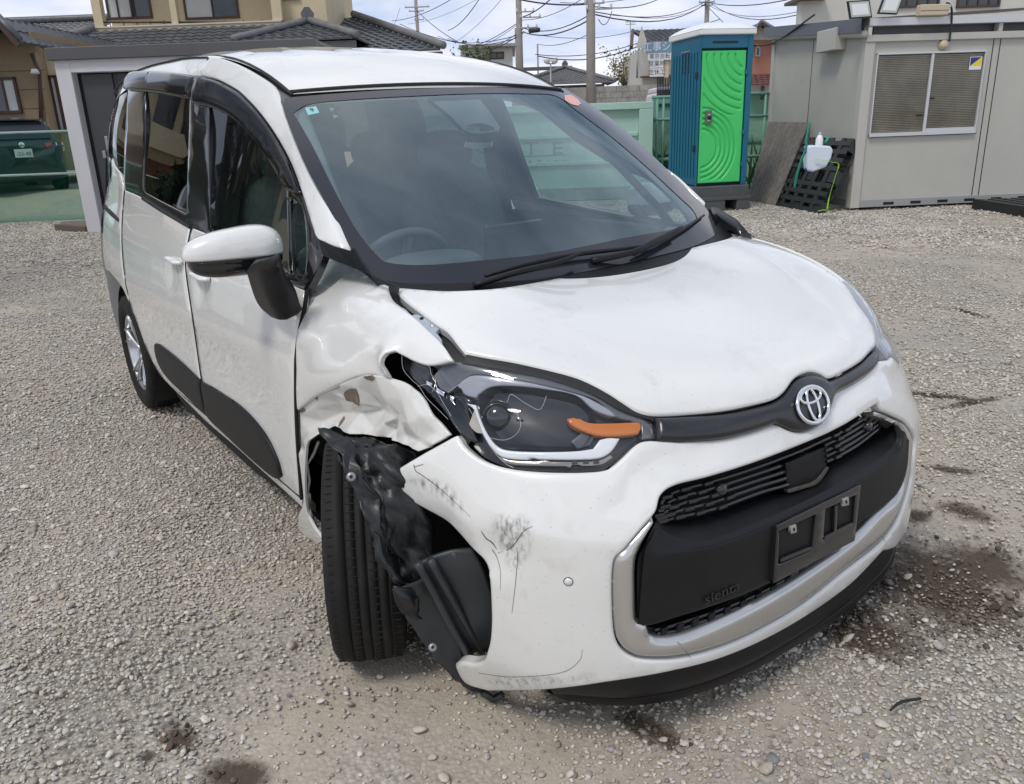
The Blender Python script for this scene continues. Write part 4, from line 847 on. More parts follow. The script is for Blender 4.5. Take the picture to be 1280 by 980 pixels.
a0=at(338,345,y=-.88); a1=at(362,382,y=-.835)
loft('mirror_arm',[np.array([at(qx,qy,y=-.90) for qx,qy in ((320,325),(336,322),(350,316))]),np.array([at(321,335,y=-.885),at(337,334,y=-.895),at(352,329,y=-.875)]),np.array([at(333,372,y=-.85),at(348,366,y=-.88),at(364,362,y=-.85)]),np.array([at(349,388,y=-.84),at(360,391,y=-.85),at(367,380,y=-.835)])],M['black'],car,nu=12,nv=6,thick=.03)
mirs=[mirror(cap),mirror(low)]
for o in mirs: o.location=(-.10,-.075,0)
# handles
for (x,y,s_) in ((215,326,1),(247,346,1)):
    u_=SS.hit([(x,y)],.02)[0]; c=f_side(u_[0],u_[1])+SS.normal(np.array(u_[0]),np.array(u_[1]))*.022
    par=d2 if x<230 else d1
    hd=tube('door_handle',np.array([c+[-.085,.022,.0],c+[-.07,.004,.002],c+[0,0,.003],c+[.07,.003,0],c+[.088,.020,0]]),[.013,.018,.020,.018,.013],M['paint'],par,step=.012,n=10,flat=.6)
    if x<230: lathe('lock_barrel',[(.0001,.002),(.006,.001),(.006,-.003)],c+[.05,-.012,0],(0,-1,0),M['void'],par,n=14)
# ---------------------------------------------------------------- wheels
def wheel(c,steer,camber,sgn):
    """axis along local y; outer face towards sgn*y"""
    w=bpy.data.objects.new('wheel',None); COL.objects.link(w); w.parent=car
    rt,wd=.308,.0925
    prof=[(.205,-wd*.82),(.215,-wd*.96),(.25,-wd*1.06),(.285,-wd*1.0),(.300,-wd*.88),(rt-.002,-wd*.7)]
    for k in range(5):
        y0=-wd*.66+k*wd*.33*.8; 
        prof+=[(rt,y0),(rt,y0+wd*.2),(rt-.007,y0+wd*.215),(rt-.007,y0+wd*.262)]
    prof+=[(rt,wd*.68),(rt-.002,wd*.7),(.300,wd*.88),(.285,wd*1.0),(.25,wd*1.06),(.215,wd*.96),(.205,wd*.82)]
    tyre=lathe('tyre',prof,(0,0,0),(0,1,0),M['tyre'],w,n=96)
    # tread blocks: sipes cut as narrow dark bars standing just proud
    V=[];F=[]
    for k in range(88):
        th=2*math.pi*k/88
        for j,(ya,yb) in enumerate(((-.9,-.68),(-.40,-.16),(.16,.40),(.68,.9))):
            t2=th+(j%2)*math.pi/88; rr_=rt+.0005 if abs(ya+yb)<1.2 else rt-.003
            bv,bf=box_vf((0,0,0),(.0022,(yb-ya)*wd,.0022)); R_=np.array([[math.cos(t2),0,math.sin(t2)],[0,1,0],[-math.sin(t2),0,math.cos(t2)]]); bv=(bv+[0,(ya+yb)/2*wd,rr_])@R_.T
            n0=len(V); V+=list(bv); F+=[tuple(i+n0 for i in f) for f in bf]
    stuff(mk('tread_edges',V,F,M['void'],tyre,False))
    yo=sgn*wd*.80
    rim=lathe('rim',[(.205,-sgn*wd*.8),(.19,-sgn*wd*.6),(.185,sgn*wd*.3),(.196,sgn*wd*.8),(.203,sgn*wd*.86),(.2085,sgn*wd*.80)],(0,0,0),(0,1,0),M['rim'],w,n=64)
    lathe('hub',[(.0001,yo*.62),(.028,yo*.62),(.034,yo*.55),(.07,yo*.3),(.07,yo*.2)],(0,0,0),(0,1,0),M['rim'],rim,n=32)
    lathe('brake_disc',[(.0001,0),(.14,0),(.14,-sgn*.01)],(0,sgn*.01,0),(0,1,0),M['void'],w,n=32)
    for k in range(5):
        for ds in (-.13,.13):
            th=2*math.pi*k/5+.3
            p0=np.array([math.cos(th+ds*.4)*.03,yo*.55,math.sin(th+ds*.4)*.03]); p1=np.array([math.cos(th+ds)*.11,yo*.80,math.sin(th+ds)*.11]); p2=np.array([math.cos(th+ds*1.5)*.196,yo*.98,math.sin(th+ds*1.5)*.196])
            tube('spoke',[p0,p1,p2],[.016,.015,.016],M['rim'],rim,step=.02,n=8,flat=.55)
    w.matrix_world=Matrix.Translation(tuple(c))@Matrix.Rotation(steer,4,'Z')@Matrix.Rotation(camber,4,'X')
    return w
wheel((-.070,-.795,.308),math.radians(-27),math.radians(-1.5),-1)
wheel((-2.75,-.745,.308),0,0,-1)
wheel((-.0,.745,.308),math.radians(-24),0,1)
wheel((-2.75,.745,.308),0,0,1)
# ---------------------------------------------------------------- wheel house, liner and duct (torn)
def sheet(name,pts,m,par=None,sub=2,rough=0,ax='y',thick=.004,jit=0.,seed=1):
    """irregular sheet from a grid of (px,py,y) points"""
    G=np.array([[at(p[0],p[1],**{ax:p[2]}) for p in r] for r in pts]); a,b=G.shape[:2]
    k=6; ti=np.linspace(0,a-1,(a-1)*k+1); tj=np.linspace(0,b-1,(b-1)*k+1)
    A=cr_eval(G.reshape(a,-1),ti).reshape(len(ti),b,3); B=cr_eval(A.transpose(1,0,2).reshape(b,-1),tj).reshape(len(tj),len(ti),3).transpose(1,0,2)
    if jit:
        for i in range(B.shape[0]):
            for j in range(B.shape[1]): 
                q=B[i,j]; B[i,j]+=np.array([noise.noise(Vector(q*28+seed)),noise.noise(Vector(q*28+seed+9)),noise.noise(Vector(q*28+seed+17))])*jit+np.array([0,abs(noise.noise(Vector(q*60+seed))),0])*jit*.7
                if rough: B[i,j]+=np.array([1.,-.4,.2])*jit*1.2*(.5-abs(noise.noise(Vector(q*22+5)))*2.2-abs(noise.noise(Vector(q*55+9))))
    a,b=B.shape[:2]
    o=mk(name,B.reshape(-1,3),[(i*b+j,i*b+j+1,(i+1)*b+j+1,(i+1)*b+j) for i in range(a-1) for j in range(b-1)],m,par or car)
    s=o.modifiers.new('thick','SOLIDIFY'); s.thickness=thick; return o
# wheel house cavity
V=[];F=[];nn_=24
for sgn,ynear,yfar,xc_ in ((-1,-.60,-.40,-.05),(-1,-.815,-.45,-2.75),(1,.80,.45,0.),(1,.80,.45,-2.75)):
    R_=.37 if xc_>-1 else .345
    A=[(xc_+R_*math.cos(t)*1.05,.33+R_*math.sin(t)) for t in np.linspace(-.75,math.pi+.75,nn_)]
    V2=[(x,ynear,z) for x,z in A]+[(x,yfar,z) for x,z in A]+[(xc_,yfar,.33)]
    F2=[(i,i+1,nn_+i+1,nn_+i) for i in range(nn_-1)]+[(nn_+i,nn_+i+1,2*nn_) for i in range(nn_-1)]
    mk('wheel_house',V2,F2,M['void'],car)
sheet('wheel_arch_liner',[[(399,540,.02),(420,546,.06),(448,550,.10),(480,555,.16),(525,566,.22)],[(412,556,.10),(432,562,.13),(455,566,.17),(482,572,.22),(525,590,.25)],[(428,577,.16),(446,588,.19),(464,598,.22),(492,606,.26),(530,625,.30)],[(444,606,.20),(455,620,.22),(472,630,.25),(496,642,.28),(540,665,.32)],[(462,650,.24),(474,668,.26),(488,686,.28),(505,700,.29),(540,705,.32)],[(472,690,.28),(484,712,.30),(496,728,.31),(512,736,.31),(540,742,.31)]],M['liner'],jit=.014,seed=3,ax='x',rough=1)
sheet('torn_liner_strip',[[(398,540,.06),(412,542,.09),(428,547,.11)],[(408,556,.12),(424,559,.15),(440,565,.17)],[(424,577,.18),(438,585,.20),(452,593,.22)],[(436,600,.21),(452,610,.23),(470,617,.25)],[(446,622,.23),(460,634,.25),(474,640,.27)],[(456,646,.26),(468,662,.28),(478,670,.29)],[(468,684,.29),(478,700,.31),(486,706,.31)],[(480,716,.31),(492,728,.33),(500,730,.33)]],M['liner'],jit=.012,seed=8,thick=.006,ax='x')
for x,y in ((439,596),(541,809)):
    c=at(x,y,x=.225 if y<700 else .33); lathe('liner_washer',[(.004,0),(.011,0),(.011,-.003)],c,CAM-c,mat('zinc washer',(.3,.3,.3),rough=.4,metal=.6) if 'washer' not in M else M['washer'],car,n=18)
sheet('air_duct',[[(526,700,.36),(545,692,.38),(566,686,.40),(590,684,.42)],[(530,722,.35),(556,714,.38),(580,710,.41),(606,714,.43)],[(546,752,.34),(572,746,.37),(594,742,.40),(616,745,.42)],[(562,785,.33),(586,780,.36),(602,776,.38),(620,778,.40)],[(580,815,.31),(596,811,.34),(608,806,.36),(622,806,.38)]],M['duct'],thick=.01,ax='x')
for k,(a,b,c_,d_) in enumerate((((522,704),(545,745),(566,785),(590,826)),((538,700),(562,742),(584,782),(602,815)),((566,690),(588,728),(604,765),(614,795)))):
    tube('duct_rib',[at(x,y,x=xx) for (x,y),xx in zip((a,b,c_,d_),(.385+.01*k,.375+.01*k,.365,.345))],.010,M['duct'],car,step=.02,n=8)
sheet('lower_liner_panel',[[(490,735,.33),(508,730,.34),(530,722,.34)],[(497,752,.33),(520,748,.34),(550,752,.345)],[(510,775,.32),(536,776,.33),(568,788,.335)],[(528,800,.31),(552,808,.32),(580,822,.32)],[(546,825,.30),(566,840,.305),(588,846,.31)],[(566,850,.30),(585,860,.30),(604,864,.30)]],M['duct'],jit=.006,thick=.006,ax='x')
sheet('liner_flap',[[(488,735,.35),(502,732,.36),(518,736,.36)],[(492,748,.355),(506,748,.37),(522,750,.36)],[(500,765,.35),(514,768,.355),(524,772,.35)]],M['liner'],jit=.012,thick=.004,ax='x')
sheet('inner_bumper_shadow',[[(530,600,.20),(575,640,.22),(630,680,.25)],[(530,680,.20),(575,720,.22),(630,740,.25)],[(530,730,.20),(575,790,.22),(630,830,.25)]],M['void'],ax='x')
tube('hanging_bracket',[at(604,866,x=.36),at(616,874,x=.36),at(628,868,x=.38)],.010,M['duct'],car,n=6)
# inner metal around the arch
sheet('inner_fender_metal',[[(560,545,-.70),(530,560,-.68),(500,566,-.68)],[(600,600,-.62),(560,620,-.60),(520,640,-.58)],[(612,690,-.62),(580,700,-.58),(560,710,-.56)]],M['void'],jit=.01)
tube('bumper_retainer',[at(x,y,y=-.80) for x,y in ((398,552),(391,570),(384,580),(387,600),(385,615),(388,640),(397,662))],.0045,M['dent'],fl,n=6)
# ---------------------------------------------------------------- far side, rear, underside
for o in (d1,d2,q1,sill,pl,w1,w2,w3,w4,v1,v2,rail,upr,rcp,g1,g2,b1): mirror(o)
nb=24
zr=np.linspace(.16,1.66,nb); rows=[]
for z in zr:
    b=z if z<1 else 1+(z-1)*.645/(zedge(np.array(-3.42))-1)
    b=min(float(b),1.74); w_=-float(f_side(-3.42,b)[1]); yy=np.linspace(-1,1,21)
    rows.append(np.stack([-3.42-.06*(1-np.abs(yy)**3)+0*yy,yy*w_,np.full(21,min(z,float(f_side(-3.42,b)[2])))],-1))
rows=[r for r in rows]
lowr=loft('tailgate',rows[:12],M['paint'],car,nu=40,nv=1); loft('rear_window',rows[11:21],M['privacy'],car,nu=40,nv=1); loft('tailgate_top',rows[20:],M['paint'],car,nu=40,nv=1)
mk('underbody',[(-3.4,-.74,.17),(-3.4,.74,.17),(-3.05,.74,.2),(-3.05,-.74,.2),(-2.4,-.76,.19),(-2.4,.76,.19),(-.42,.76,.19),(-.42,-.76,.19),(.6,-.5,.16),(.6,.5,.16),(-.42,.45,.19),(-.42,-.45,.19),(-3.05,.45,.2),(-3.05,-.45,.2),(-2.4,.45,.2),(-2.4,-.45,.2)],[(0,1,2,3),(13,12,14,15),(4,5,6,7),(11,10,9,8)],M['void'],car,False)
# engine bay and cabin floor darkness
mk('bulkhead',[(-.30,-.70,.2),(-.30,.70,.2),(-.30,.70,.93),(-.30,-.70,.93),(.38,-.44,.3),(.55,.44,.3),(.52,.44,.76),(.38,-.44,.76)],[(0,1,2,3),(4,5,6,7),(3,2,6,7),(0,3,7,4),(1,5,6,2)],M['void'],car,False)
mk('cabin_floor',[(-3.3,-.72,.40),(-3.3,.72,.40),(-.3,.72,.36),(-.3,-.72,.36)],[(0,1,2,3)],M['interior'],car,False)
for sg in (-1,1):
    loft('door_lining',[np.array([[x,sg*.70,z] for x in (-3.2,-2,-1,-.42)]) for z in (.35,.7,.98,1.0)]+[np.array([[x,sg*.765,1.0] for x in (-3.2,-2,-1,-.42)])],M['dash'],car,nu=12,nv=2,lin=True)
    tube('roof_side_lining',[(-.86,sg*.55,1.47),(-1.3,sg*.58,1.58),(-2.0,sg*.60,1.64),(-3.0,sg*.58,1.60)],.035,M['interior'],car,step=.1)
    tube('pillar_lining',[(-.82,sg*.55,1.48),(-.5,sg*.62,1.27),(-.2,sg*.69,1.06)],.022,M['interior'],car,step=.1)
    tube('pillar_lining',[(-1.50,sg*.62,1.60),(-1.48,sg*.71,1.0)],.045,M['interior'],car,step=.1)
    tube('pillar_lining',[(-2.55,sg*.60,1.60),(-2.60,sg*.70,1.0)],.06,M['interior'],car,step=.1)
# headliner
mk('headliner',[tuple(p-np.array([0,0,.035])) for p in PR.reshape(-1,3)],[(i*ny+j,(i+1)*ny+j,(i+1)*ny+j+1,i*ny+j+1) for i in range(nx-1) for j in range(ny-1)],M['interior'],car)
# dashboard
yy=np.linspace(-.70,.70,24)
drow=lambda x,z,bow=.0:np.stack([x-bow*(yy/.7)**2,yy,np.full(24,z)],-1)
dash=loft('dashboard',[drow(.06,.97,.22),drow(-.12,.985,.15),drow(-.30,.975,.08),drow(-.42,.95,.05),drow(-.47,.88,.04),drow(-.42,.62,.04)],M['dash'],car,nu=24,nv=5)
box('dash_screen',(-.42,.0,1.02),(.02,.24,.13),M['gloss'],car,bev=.006)
blob('instrument_hood',np.array([-.36,-.36,.985]),.09,.17,.05,M['dash'],car)
sw_c=np.array([-.58,-.36,.93]); ax_=np.array([-.85,0,.52]); ax_/=np.linalg.norm(ax_)
t1=np.array([0,1.,0]); t2=np.cross(ax_,t1)
swr=tube('steering_wheel',[sw_c+.18*(math.cos(a)*t1+math.sin(a)*t2) for a in np.linspace(0,2*math.pi,40,endpoint=False)],.015,M['dash'],car,closed=True,n=10)
blob('horn_pad',sw_c-ax_*.02,.03,.075,.06,M['dash'],swr)
for a in (0,math.pi,-math.pi/2): tube('wheel_spoke',[sw_c-ax_*.02,sw_c+.17*(math.cos(a)*t1+math.sin(a)*t2)],.014,M['dash'],swr)
def seat(x,y,wd=.26,name='front_seat'):
    s=bpy.data.objects.new(name,None); COL.objects.link(s); s.parent=car
    blob('seat_cushion',np.array([x+.12,y,.60]),.26,wd,.09,M['interior'],s)
    blob('seat_back',np.array([x-.20,y,.92]),.085,wd,.34,M['interior'],s,R=[[math.cos(.25),0,-math.sin(.25)],[0,1,0],[math.sin(.25),0,math.cos(.25)]])
    blob('headrest',np.array([x-.27,y,1.29]),.055,wd*.52,.09,M['interior'],s)
seat(-1.15,-.36); seat(-1.15,.36)
for y in (-.44,0.,.44): seat(-2.05,y,.21,'rear_seat')
for y in (-.36,.36): seat(-2.85,y,.24,'rear_seat')
rebase(car)
# ================================================================= SURROUNDINGS
class Pl:
    """a vertical working plane: origin O on the ground, direction e (to the right as seen)"""
    def __init__(s,O,e=None,z0=0.):
        s.O=np.array([O[0],O[1],0.],float)
        if e is None: e=np.array([CR[0],CR[1],0.])
        e=np.array([e[0],e[1],0.]); s.e=e/np.linalg.norm(e); n=np.array([-s.e[1],s.e[0],0.])
        if (CAM-s.O)@n<0: n=-n
        s.n=n                                       # towards the camera
    def hit(s,px,py):
        r=ray(px,py); t=((s.O-CAM)@s.n)/(r@s.n); return CAM+r*t
    def sz(s,px,py): p=s.hit(px,py); return (p-s.O)@s.e,p[2]
    def pt(s,a,z,off=0.): return s.O+s.e*a+s.n*off+np.array([0,0,z])
    def R(s): return np.stack([s.e,s.n,[0,0,1.]],1)
    def vf(s,a0,a1,z0,z1,o0,o1):
        """block between a0..a1 along, z0..z1 up, o0..o1 towards the camera"""
        return box_vf(s.pt((a0+a1)/2,(z0+z1)/2,(o0+o1)/2),(abs(a1-a0),abs(o1-o0),abs(z1-z0)),s.R())
    def block(s,name,a0,a1,z0,z1,o0,o1,m,par=None,bev=0.):
        V,F=s.vf(a0,a1,z0,z1,o0,o1); o=mk(name,V,F,m,par,False)
        if bev: bevel(o,bev)
        return o
    def px(s,name,x0,y0,x1,y1,o0,o1,m,par=None,bev=0.):
        a0,z1=s.sz(x0,y0); a1,_=s.sz(x1,(y0+y1)/2); _,z0=s.sz((x0+x1)/2,y1); _,z1=s.sz((x0+x1)/2,y0); a0,_=s.sz(x0,(y0+y1)/2)
        return s.block(name,a0,a1,z0,z1,o0,o1,m,par,bev)
def plD(D,px=640,z0=0.):
    f=np.array([CF[0],CF[1],0.]); f/=np.linalg.norm(f); return Pl(CAM+f*D)
# ---- ground
M['gravel_ground']=None
def ground_mat():
    m=bpy.data.materials.new('compacted gravel ground'); m.use_nodes=True; nt=m.node_tree; N=nt.nodes; L=nt.links; b=N['Principled BSDF']; b.inputs['Roughness'].default_value=.92; b.inputs['Specular IOR Level'].default_value=.25
    tc=N.new('ShaderNodeTexCoord')
    def noise_(sc,det=6,ro=.6):
        n=N.new('ShaderNodeTexNoise'); n.inputs['Scale'].default_value=sc; n.inputs['Detail'].default_value=det; n.inputs['Roughness'].default_value=ro; L.new(tc.outputs['Object'],n.inputs['Vector']); return n
    def vor(sc):
        v=N.new('ShaderNodeTexVoronoi'); v.inputs['Scale'].default_value=sc; L.new(tc.outputs['Object'],v.inputs['Vector']); return v
    def ramp(src,a,b_,c0=(0,0,0,1),c1=(1,1,1,1)):
        r=N.new('ShaderNodeValToRGB'); r.color_ramp.elements[0].position=a; r.color_ramp.elements[1].position=b_; r.color_ramp.elements[0].color=c0; r.color_ramp.elements[1].color=c1; L.new(src,r.inputs[0]); return r
    def mixc(f,a,b_,mode='MIX'):
        x=N.new('ShaderNodeMixRGB'); x.blend_type=mode
        if isinstance(f,float): x.inputs[0].default_value=f
        else: L.new(f,x.inputs[0])
        for i,q in ((1,a),(2,b_)):
            if isinstance(q,tuple): x.inputs[i].default_value=q
            else: L.new(q,x.inputs[i])
        return x.outputs[0]
    big=noise_(.9,7,.6); mid=noise_(5,6,.65); fine=noise_(90,4,.7)
    sand=mixc(ramp(mid.outputs[0],.3,.7).outputs[0],(.42,.36,.285,1),(.56,.50,.415,1))
    v1=vor(75.); v2=vor(130.)
    grain=ramp(v1.outputs['Color'],.0,1.,(.24,.225,.20,1),(.70,.66,.60,1)); grain2=ramp(v2.outputs['Color'],.0,1.,(.27,.25,.225,1),(.66,.62,.56,1))
    g=mixc(.5,grain.outputs[0],grain2.outputs[0]); 
    edge=ramp(v1.outputs['Distance'],.25,.75,(1,1,1,1),(.55,.54,.52,1)); g=mixc(1.0,g,edge.outputs[0],'MULTIPLY')
    patchf=ramp(big.outputs[0],.42,.60); col=mixc(patchf.outputs[0],g,sand)
    col=mixc(.30,col,ramp(fine.outputs[0],.3,.7,(.20,.185,.16,1),(.45,.43,.39,1)).outputs[0])
    # tyre-track tints
    w=N.new('ShaderNodeTexNoise'); w.inputs['Scale'].default_value=.35; w.inputs['Detail'].default_value=3; L.new(tc.outputs['Object'],w.inputs['Vector'])
    col=mixc(1.,col,ramp(w.outputs[0],.3,.7,(.84,.84,.85,1),(1.06,1.04,1.0,1)).outputs[0],'MULTIPLY')
    # wet / oily dark stains, each at its own place
    acc=None
    for (x,y,rx,ry,an) in STAINS:
        mp=N.new('ShaderNodeMapping'); mp.vector_type='TEXTURE'; mp.inputs['Location'].default_value=(x,y,0); mp.inputs['Rotation'].default_value=(0,0,an); mp.inputs['Scale'].default_value=(rx,ry,1)
        L.new(tc.outputs['Object'],mp.inputs[0]); ln=N.new('ShaderNodeVectorMath'); ln.operation='LENGTH'; L.new(mp.outputs[0],ln.inputs[0])
        s=N.new('ShaderNodeMath'); s.operation='SUBTRACT'; s.inputs[0].default_value=1.25; L.new(ln.outputs['Value'],s.inputs[1]); s.use_clamp=True
        if acc is None: acc=s.outputs[0]
        else:
            a=N.new('ShaderNodeMath'); a.operation='MAXIMUM'; L.new(acc,a.inputs[0]); L.new(s.outputs[0],a.inputs[1]); acc=a.outputs[0]
    sn=noise_(7,10,.78); s2=N.new('ShaderNodeMath'); s2.operation='MULTIPLY_ADD'; s2.inputs[1].default_value=2.6; s2.inputs[2].default_value=-1.3; L.new(sn.outputs[0],s2.inputs[0])
    ad=N.new('ShaderNodeMath'); ad.operation='ADD'; L.new(acc,ad.inputs[0]); L.new(s2.outputs[0],ad.inputs[1])
    sf=ramp(ad.outputs[0],.12,.80,(0,0,0,1),(.88,.88,.88,1)); sf0=ramp(acc,.0,.35); ff=mixc(1.,sf.outputs[0],sf0.outputs[0],'MULTIPLY')
    col=mixc(ff,col,(.045,.028,.017,1))
    L.new(col,b.inputs['Base Color'])
    bp=N.new('ShaderNodeBump'); bp.inputs['Distance'].default_value=.005; bp.inputs['Strength'].default_value=.9
    ht=mixc(patchf.outputs[0],v1.outputs['Distance'],mixc(.8,v2.outputs['Distance'],fine.outputs[0])); iv=N.new('ShaderNodeInvert'); L.new(ht,iv.inputs[1]); L.new(iv.outputs[0],bp.inputs['Height']); L.new(bp.outputs[0],b.inputs['Normal'])
    return m
def gp(x,y): p=at(x,y,z=0); return p
STAINS=[]
for (x,y,x2,y2,w_) in ((1150,680,1200,790,.20),(1120,770,1050,800,.13),(1195,680,1262,745,.13),(1170,630,1240,650,.06),(1230,500,1110,490,.035),(1250,495,1180,510,.03),(1215,590,1160,585,.04),(1190,385,1230,395,.03),(205,910,240,935,.03),(255,965,330,972,.045),(178,943,190,950,.018),(780,890,850,925,.035),(1130,640,1160,650,.05)):
    a,b_=gp(x,y),gp(x2,y2); c=(a+b_)/2; d=b_-a; STAINS.append((c[0],c[1],max(np.linalg.norm(d)/2*1.25,w_),w_*1.3,math.atan2(d[1],d[0])))
gm=ground_mat()
# one sheet: fine and slightly uneven near the car, coarse to the horizon
gx=np.unique(np.concatenate([np.linspace(-600,-30,8),np.linspace(-30,-6,40),np.linspace(-6,4,110),np.linspace(4,30,20),np.linspace(30,600,6)])); gy=np.unique(np.concatenate([np.linspace(-600,-20,8),np.linspace(-20,-5,24),np.linspace(-5,6,120),np.linspace(6,40,50),np.linspace(40,600,8)]))
X,Y=np.meshgrid(gx,gy,indexing='ij')
def gz(x,y):
    a=np.asarray(x,float); b=np.asarray(y,float)
    return .012*np.sin(a*1.7+.6*b)*np.sin(b*1.3-.4*a)+.007*np.sin(a*4.1+b*2.2)*np.cos(b*3.7) -.006
Z=gz(X,Y); Z=np.where((np.abs(X+1.3)<2.6)&(np.abs(Y)<1.6),np.minimum(Z,0.),Z); Z=Z-np.clip((np.hypot(X,Y)-30)/300,0,1)*.4
n0,n1=len(gx),len(gy)
ground=struct(mk('ground',np.stack([X,Y,Z],-1).reshape(-1,3),[(i*n1+j,(i+1)*n1+j,(i+1)*n1+j+1,i*n1+j+1) for i in range(n0-1) for j in range(n1-1)],gm))
# ---- materials
M['beige']=mat('beige siding',(.58,.49,.33),rough=.8,var=.05,vs=6)
M['ochre']=mat('ochre wall',(.26,.195,.12),rough=.85,var=.08,vs=4)
M['tile']=mat('grey glazed roof tile',(.10,.105,.115),rough=.42,var=.25,vs=5)
M['tile2']=mat('weathered grey roof tile',(.17,.17,.175),rough=.6,var=.2,vs=4)
M['wframe']=mat('brown window frame',(.06,.035,.025),rough=.5)
M['winglass']=mat('dark window glass',(.03,.035,.04),rough=.06,spec=.8)
M['curtain']=mat('pale curtain',(.55,.57,.57),rough=.9,var=.1,vs=10,stretch=(8,8,.3))
M['gutter']=mat('brown gutter',(.10,.055,.045),rough=.5)
M['whitewall']=mat('off white wall',(.55,.54,.50),rough=.85,var=.06,vs=2)
M['concrete']=mat('grey concrete',(.30,.29,.27),rough=.9,var=.18,vs=3,dirt=(.14,.13,.12),ds=4,dlo=.5,dhi=.85)
M['pole']=mat('concrete pole',(.26,.245,.225),rough=.85,var=.1,vs=4)
M['wire']=mat('black cable',(.03,.03,.035),rough=.6)
M['steel']=mat('galvanised steel',(.35,.36,.36),rough=.5,metal=.4)
def tiles(name,A,B,C_,D_,m,par,tw=.28,th=.25,amp=.035,stf=True):
    """roof plane of curved tiles: eave A-B, ridge D-C (D over A); cells outside the shape left off"""
    A,B,C_,D_=[np.array(q,float) for q in (A,B,C_,D_)]
    u=(B-A); W=np.linalg.norm(u); u/=W; v=(D_-A)-((D_-A)@u)*u; H=np.linalg.norm(v); v/=H; n=np.cross(u,v); n*=np.sign(n[2])
    l1=(D_-A)@u; r1=(C_-A)@u; nr=max(2,int(H/th)); V=[];F=[]; K=4
    for i in range(nr):
        t0=i/nr;t1=(i+1)/nr; s0=l1*(t0+t1)/2; s1=W+(r1-W)*(t0+t1)/2; nc=max(1,int(round((s1-s0)/tw)))
        n0_=len(V); xs=np.linspace(s0,s1,nc*K+1)
        for tt,lift in ((t0,.03),(t1+.1/nr,.0)):
            for k,x in enumerate(xs): V.append(A+u*x+v*tt*H+n*(lift+amp*(.5-.5*math.cos(2*math.pi*(k%K)/K))))
        q=len(xs)
        for k in range(q-1): F.append((n0_+k,n0_+k+1,n0_+q+k+1,n0_+q+k))
        # tile noses
        n2=len(V)
        for k,x in enumerate(xs): V.append(A+u*x+v*t0*H+n*(-.01))
        for k in range(q-1): F.append((n2+k,n2+k+1,n0_+k+1,n0_+k))
    o=mk(name,V,F,m,par,False)
    if stf: stuff(o)
    return o
def roofcap(name,P,r,m,par): return tube(name,P,r,m,par,n=8,step=.3)
# ---------------------------------------------------------------- storage shed on the left
M['shedframe']=mat('white painted steel',(.62,.61,.64),rough=.45,var=.03,vs=3)
M['sheddoor']=mat('charcoal shed panel',(.062,.062,.067),rough=.42,var=.06,vs=3)

sh=thing('storage_shed',(-12.38,.47,0),'grey sliding-door storage shed with white frame behind the tail of the minivan','shed')
s=Pl((-12.38,.47),(.58,.81))
s.block('frame_post',0,.22,0,2.52,-.06,.0,M['shedframe'],sh,.006); s.block('frame_header',.22,3.72,2.32,2.52,-.06,0,M['shedframe'],sh,.006); s.block('frame_base',.22,3.72,0,.07,-.06,0,M['shedframe'],sh,.004); s.block('frame_post',3.50,3.72,.07,2.32,-.06,0,M['shedframe'],sh,.006)
s.block('side_wall',.0,.03,0.,2.5,-1.6,-.06,M['shedframe'],sh)
s.block('door_shadow_gap',.22,3.5,.07,2.32,-.20,-.17,M['rubber'],sh)
for k,(a,b) in enumerate(((.30,.76),(.765,1.52),(1.525,2.3),(2.305,3.0),(3.005,3.48))): s.block('door_panel',a,b,.09,2.30,-.15,-.11-(.02 if k%2 else 0),M['sheddoor'],sh,.008)
s.block('door_rib',.735,.755,.09,2.3,-.11,-.100,M['sheddoor'],sh); s.block('door_rib',.80,.81,.09,2.3,-.13,-.118,M['sheddoor'],sh)
s.block('roof_fascia',-.07,3.86,2.49,2.66,-.2,.07,mat('dark grey fascia',(.095,.095,.10),rough=.5,var=.06,vs=2),sh,.01)
s.block('roof_sheet',-.07,3.86,2.60,2.65,-1.8,-.2,M['tile2'],sh)
hl_=s.sz(112,190); s.block('door_handle',.50,.545,.92,1.42,-.10,-.06,M['steel'],sh,.008); s.block('lock_plate',.415,.465,1.10,1.21,-.11,-.085,M['steel'],sh,.006)
rebase(sh)
# kerb timber at its foot
p=gp(92,289); o=box('timber_piece',p+[0,0,.05],(.9,.12,.10),mat('weathered timber',(.14,.11,.085),rough=.9,var=.3,vs=20,stretch=(1,12,12)),R=rz(.35),bev=.008); tag(o,'short weathered timber lying on gravel at the foot of the shed','timber')
o=box('timber_piece',gp(100,283)+[-.1,.1,.05],(.7,.10,.09),M['concrete'],R=rz(1.2),bev=.006); tag(o,'smaller dark timber end behind the other one by the shed','timber')
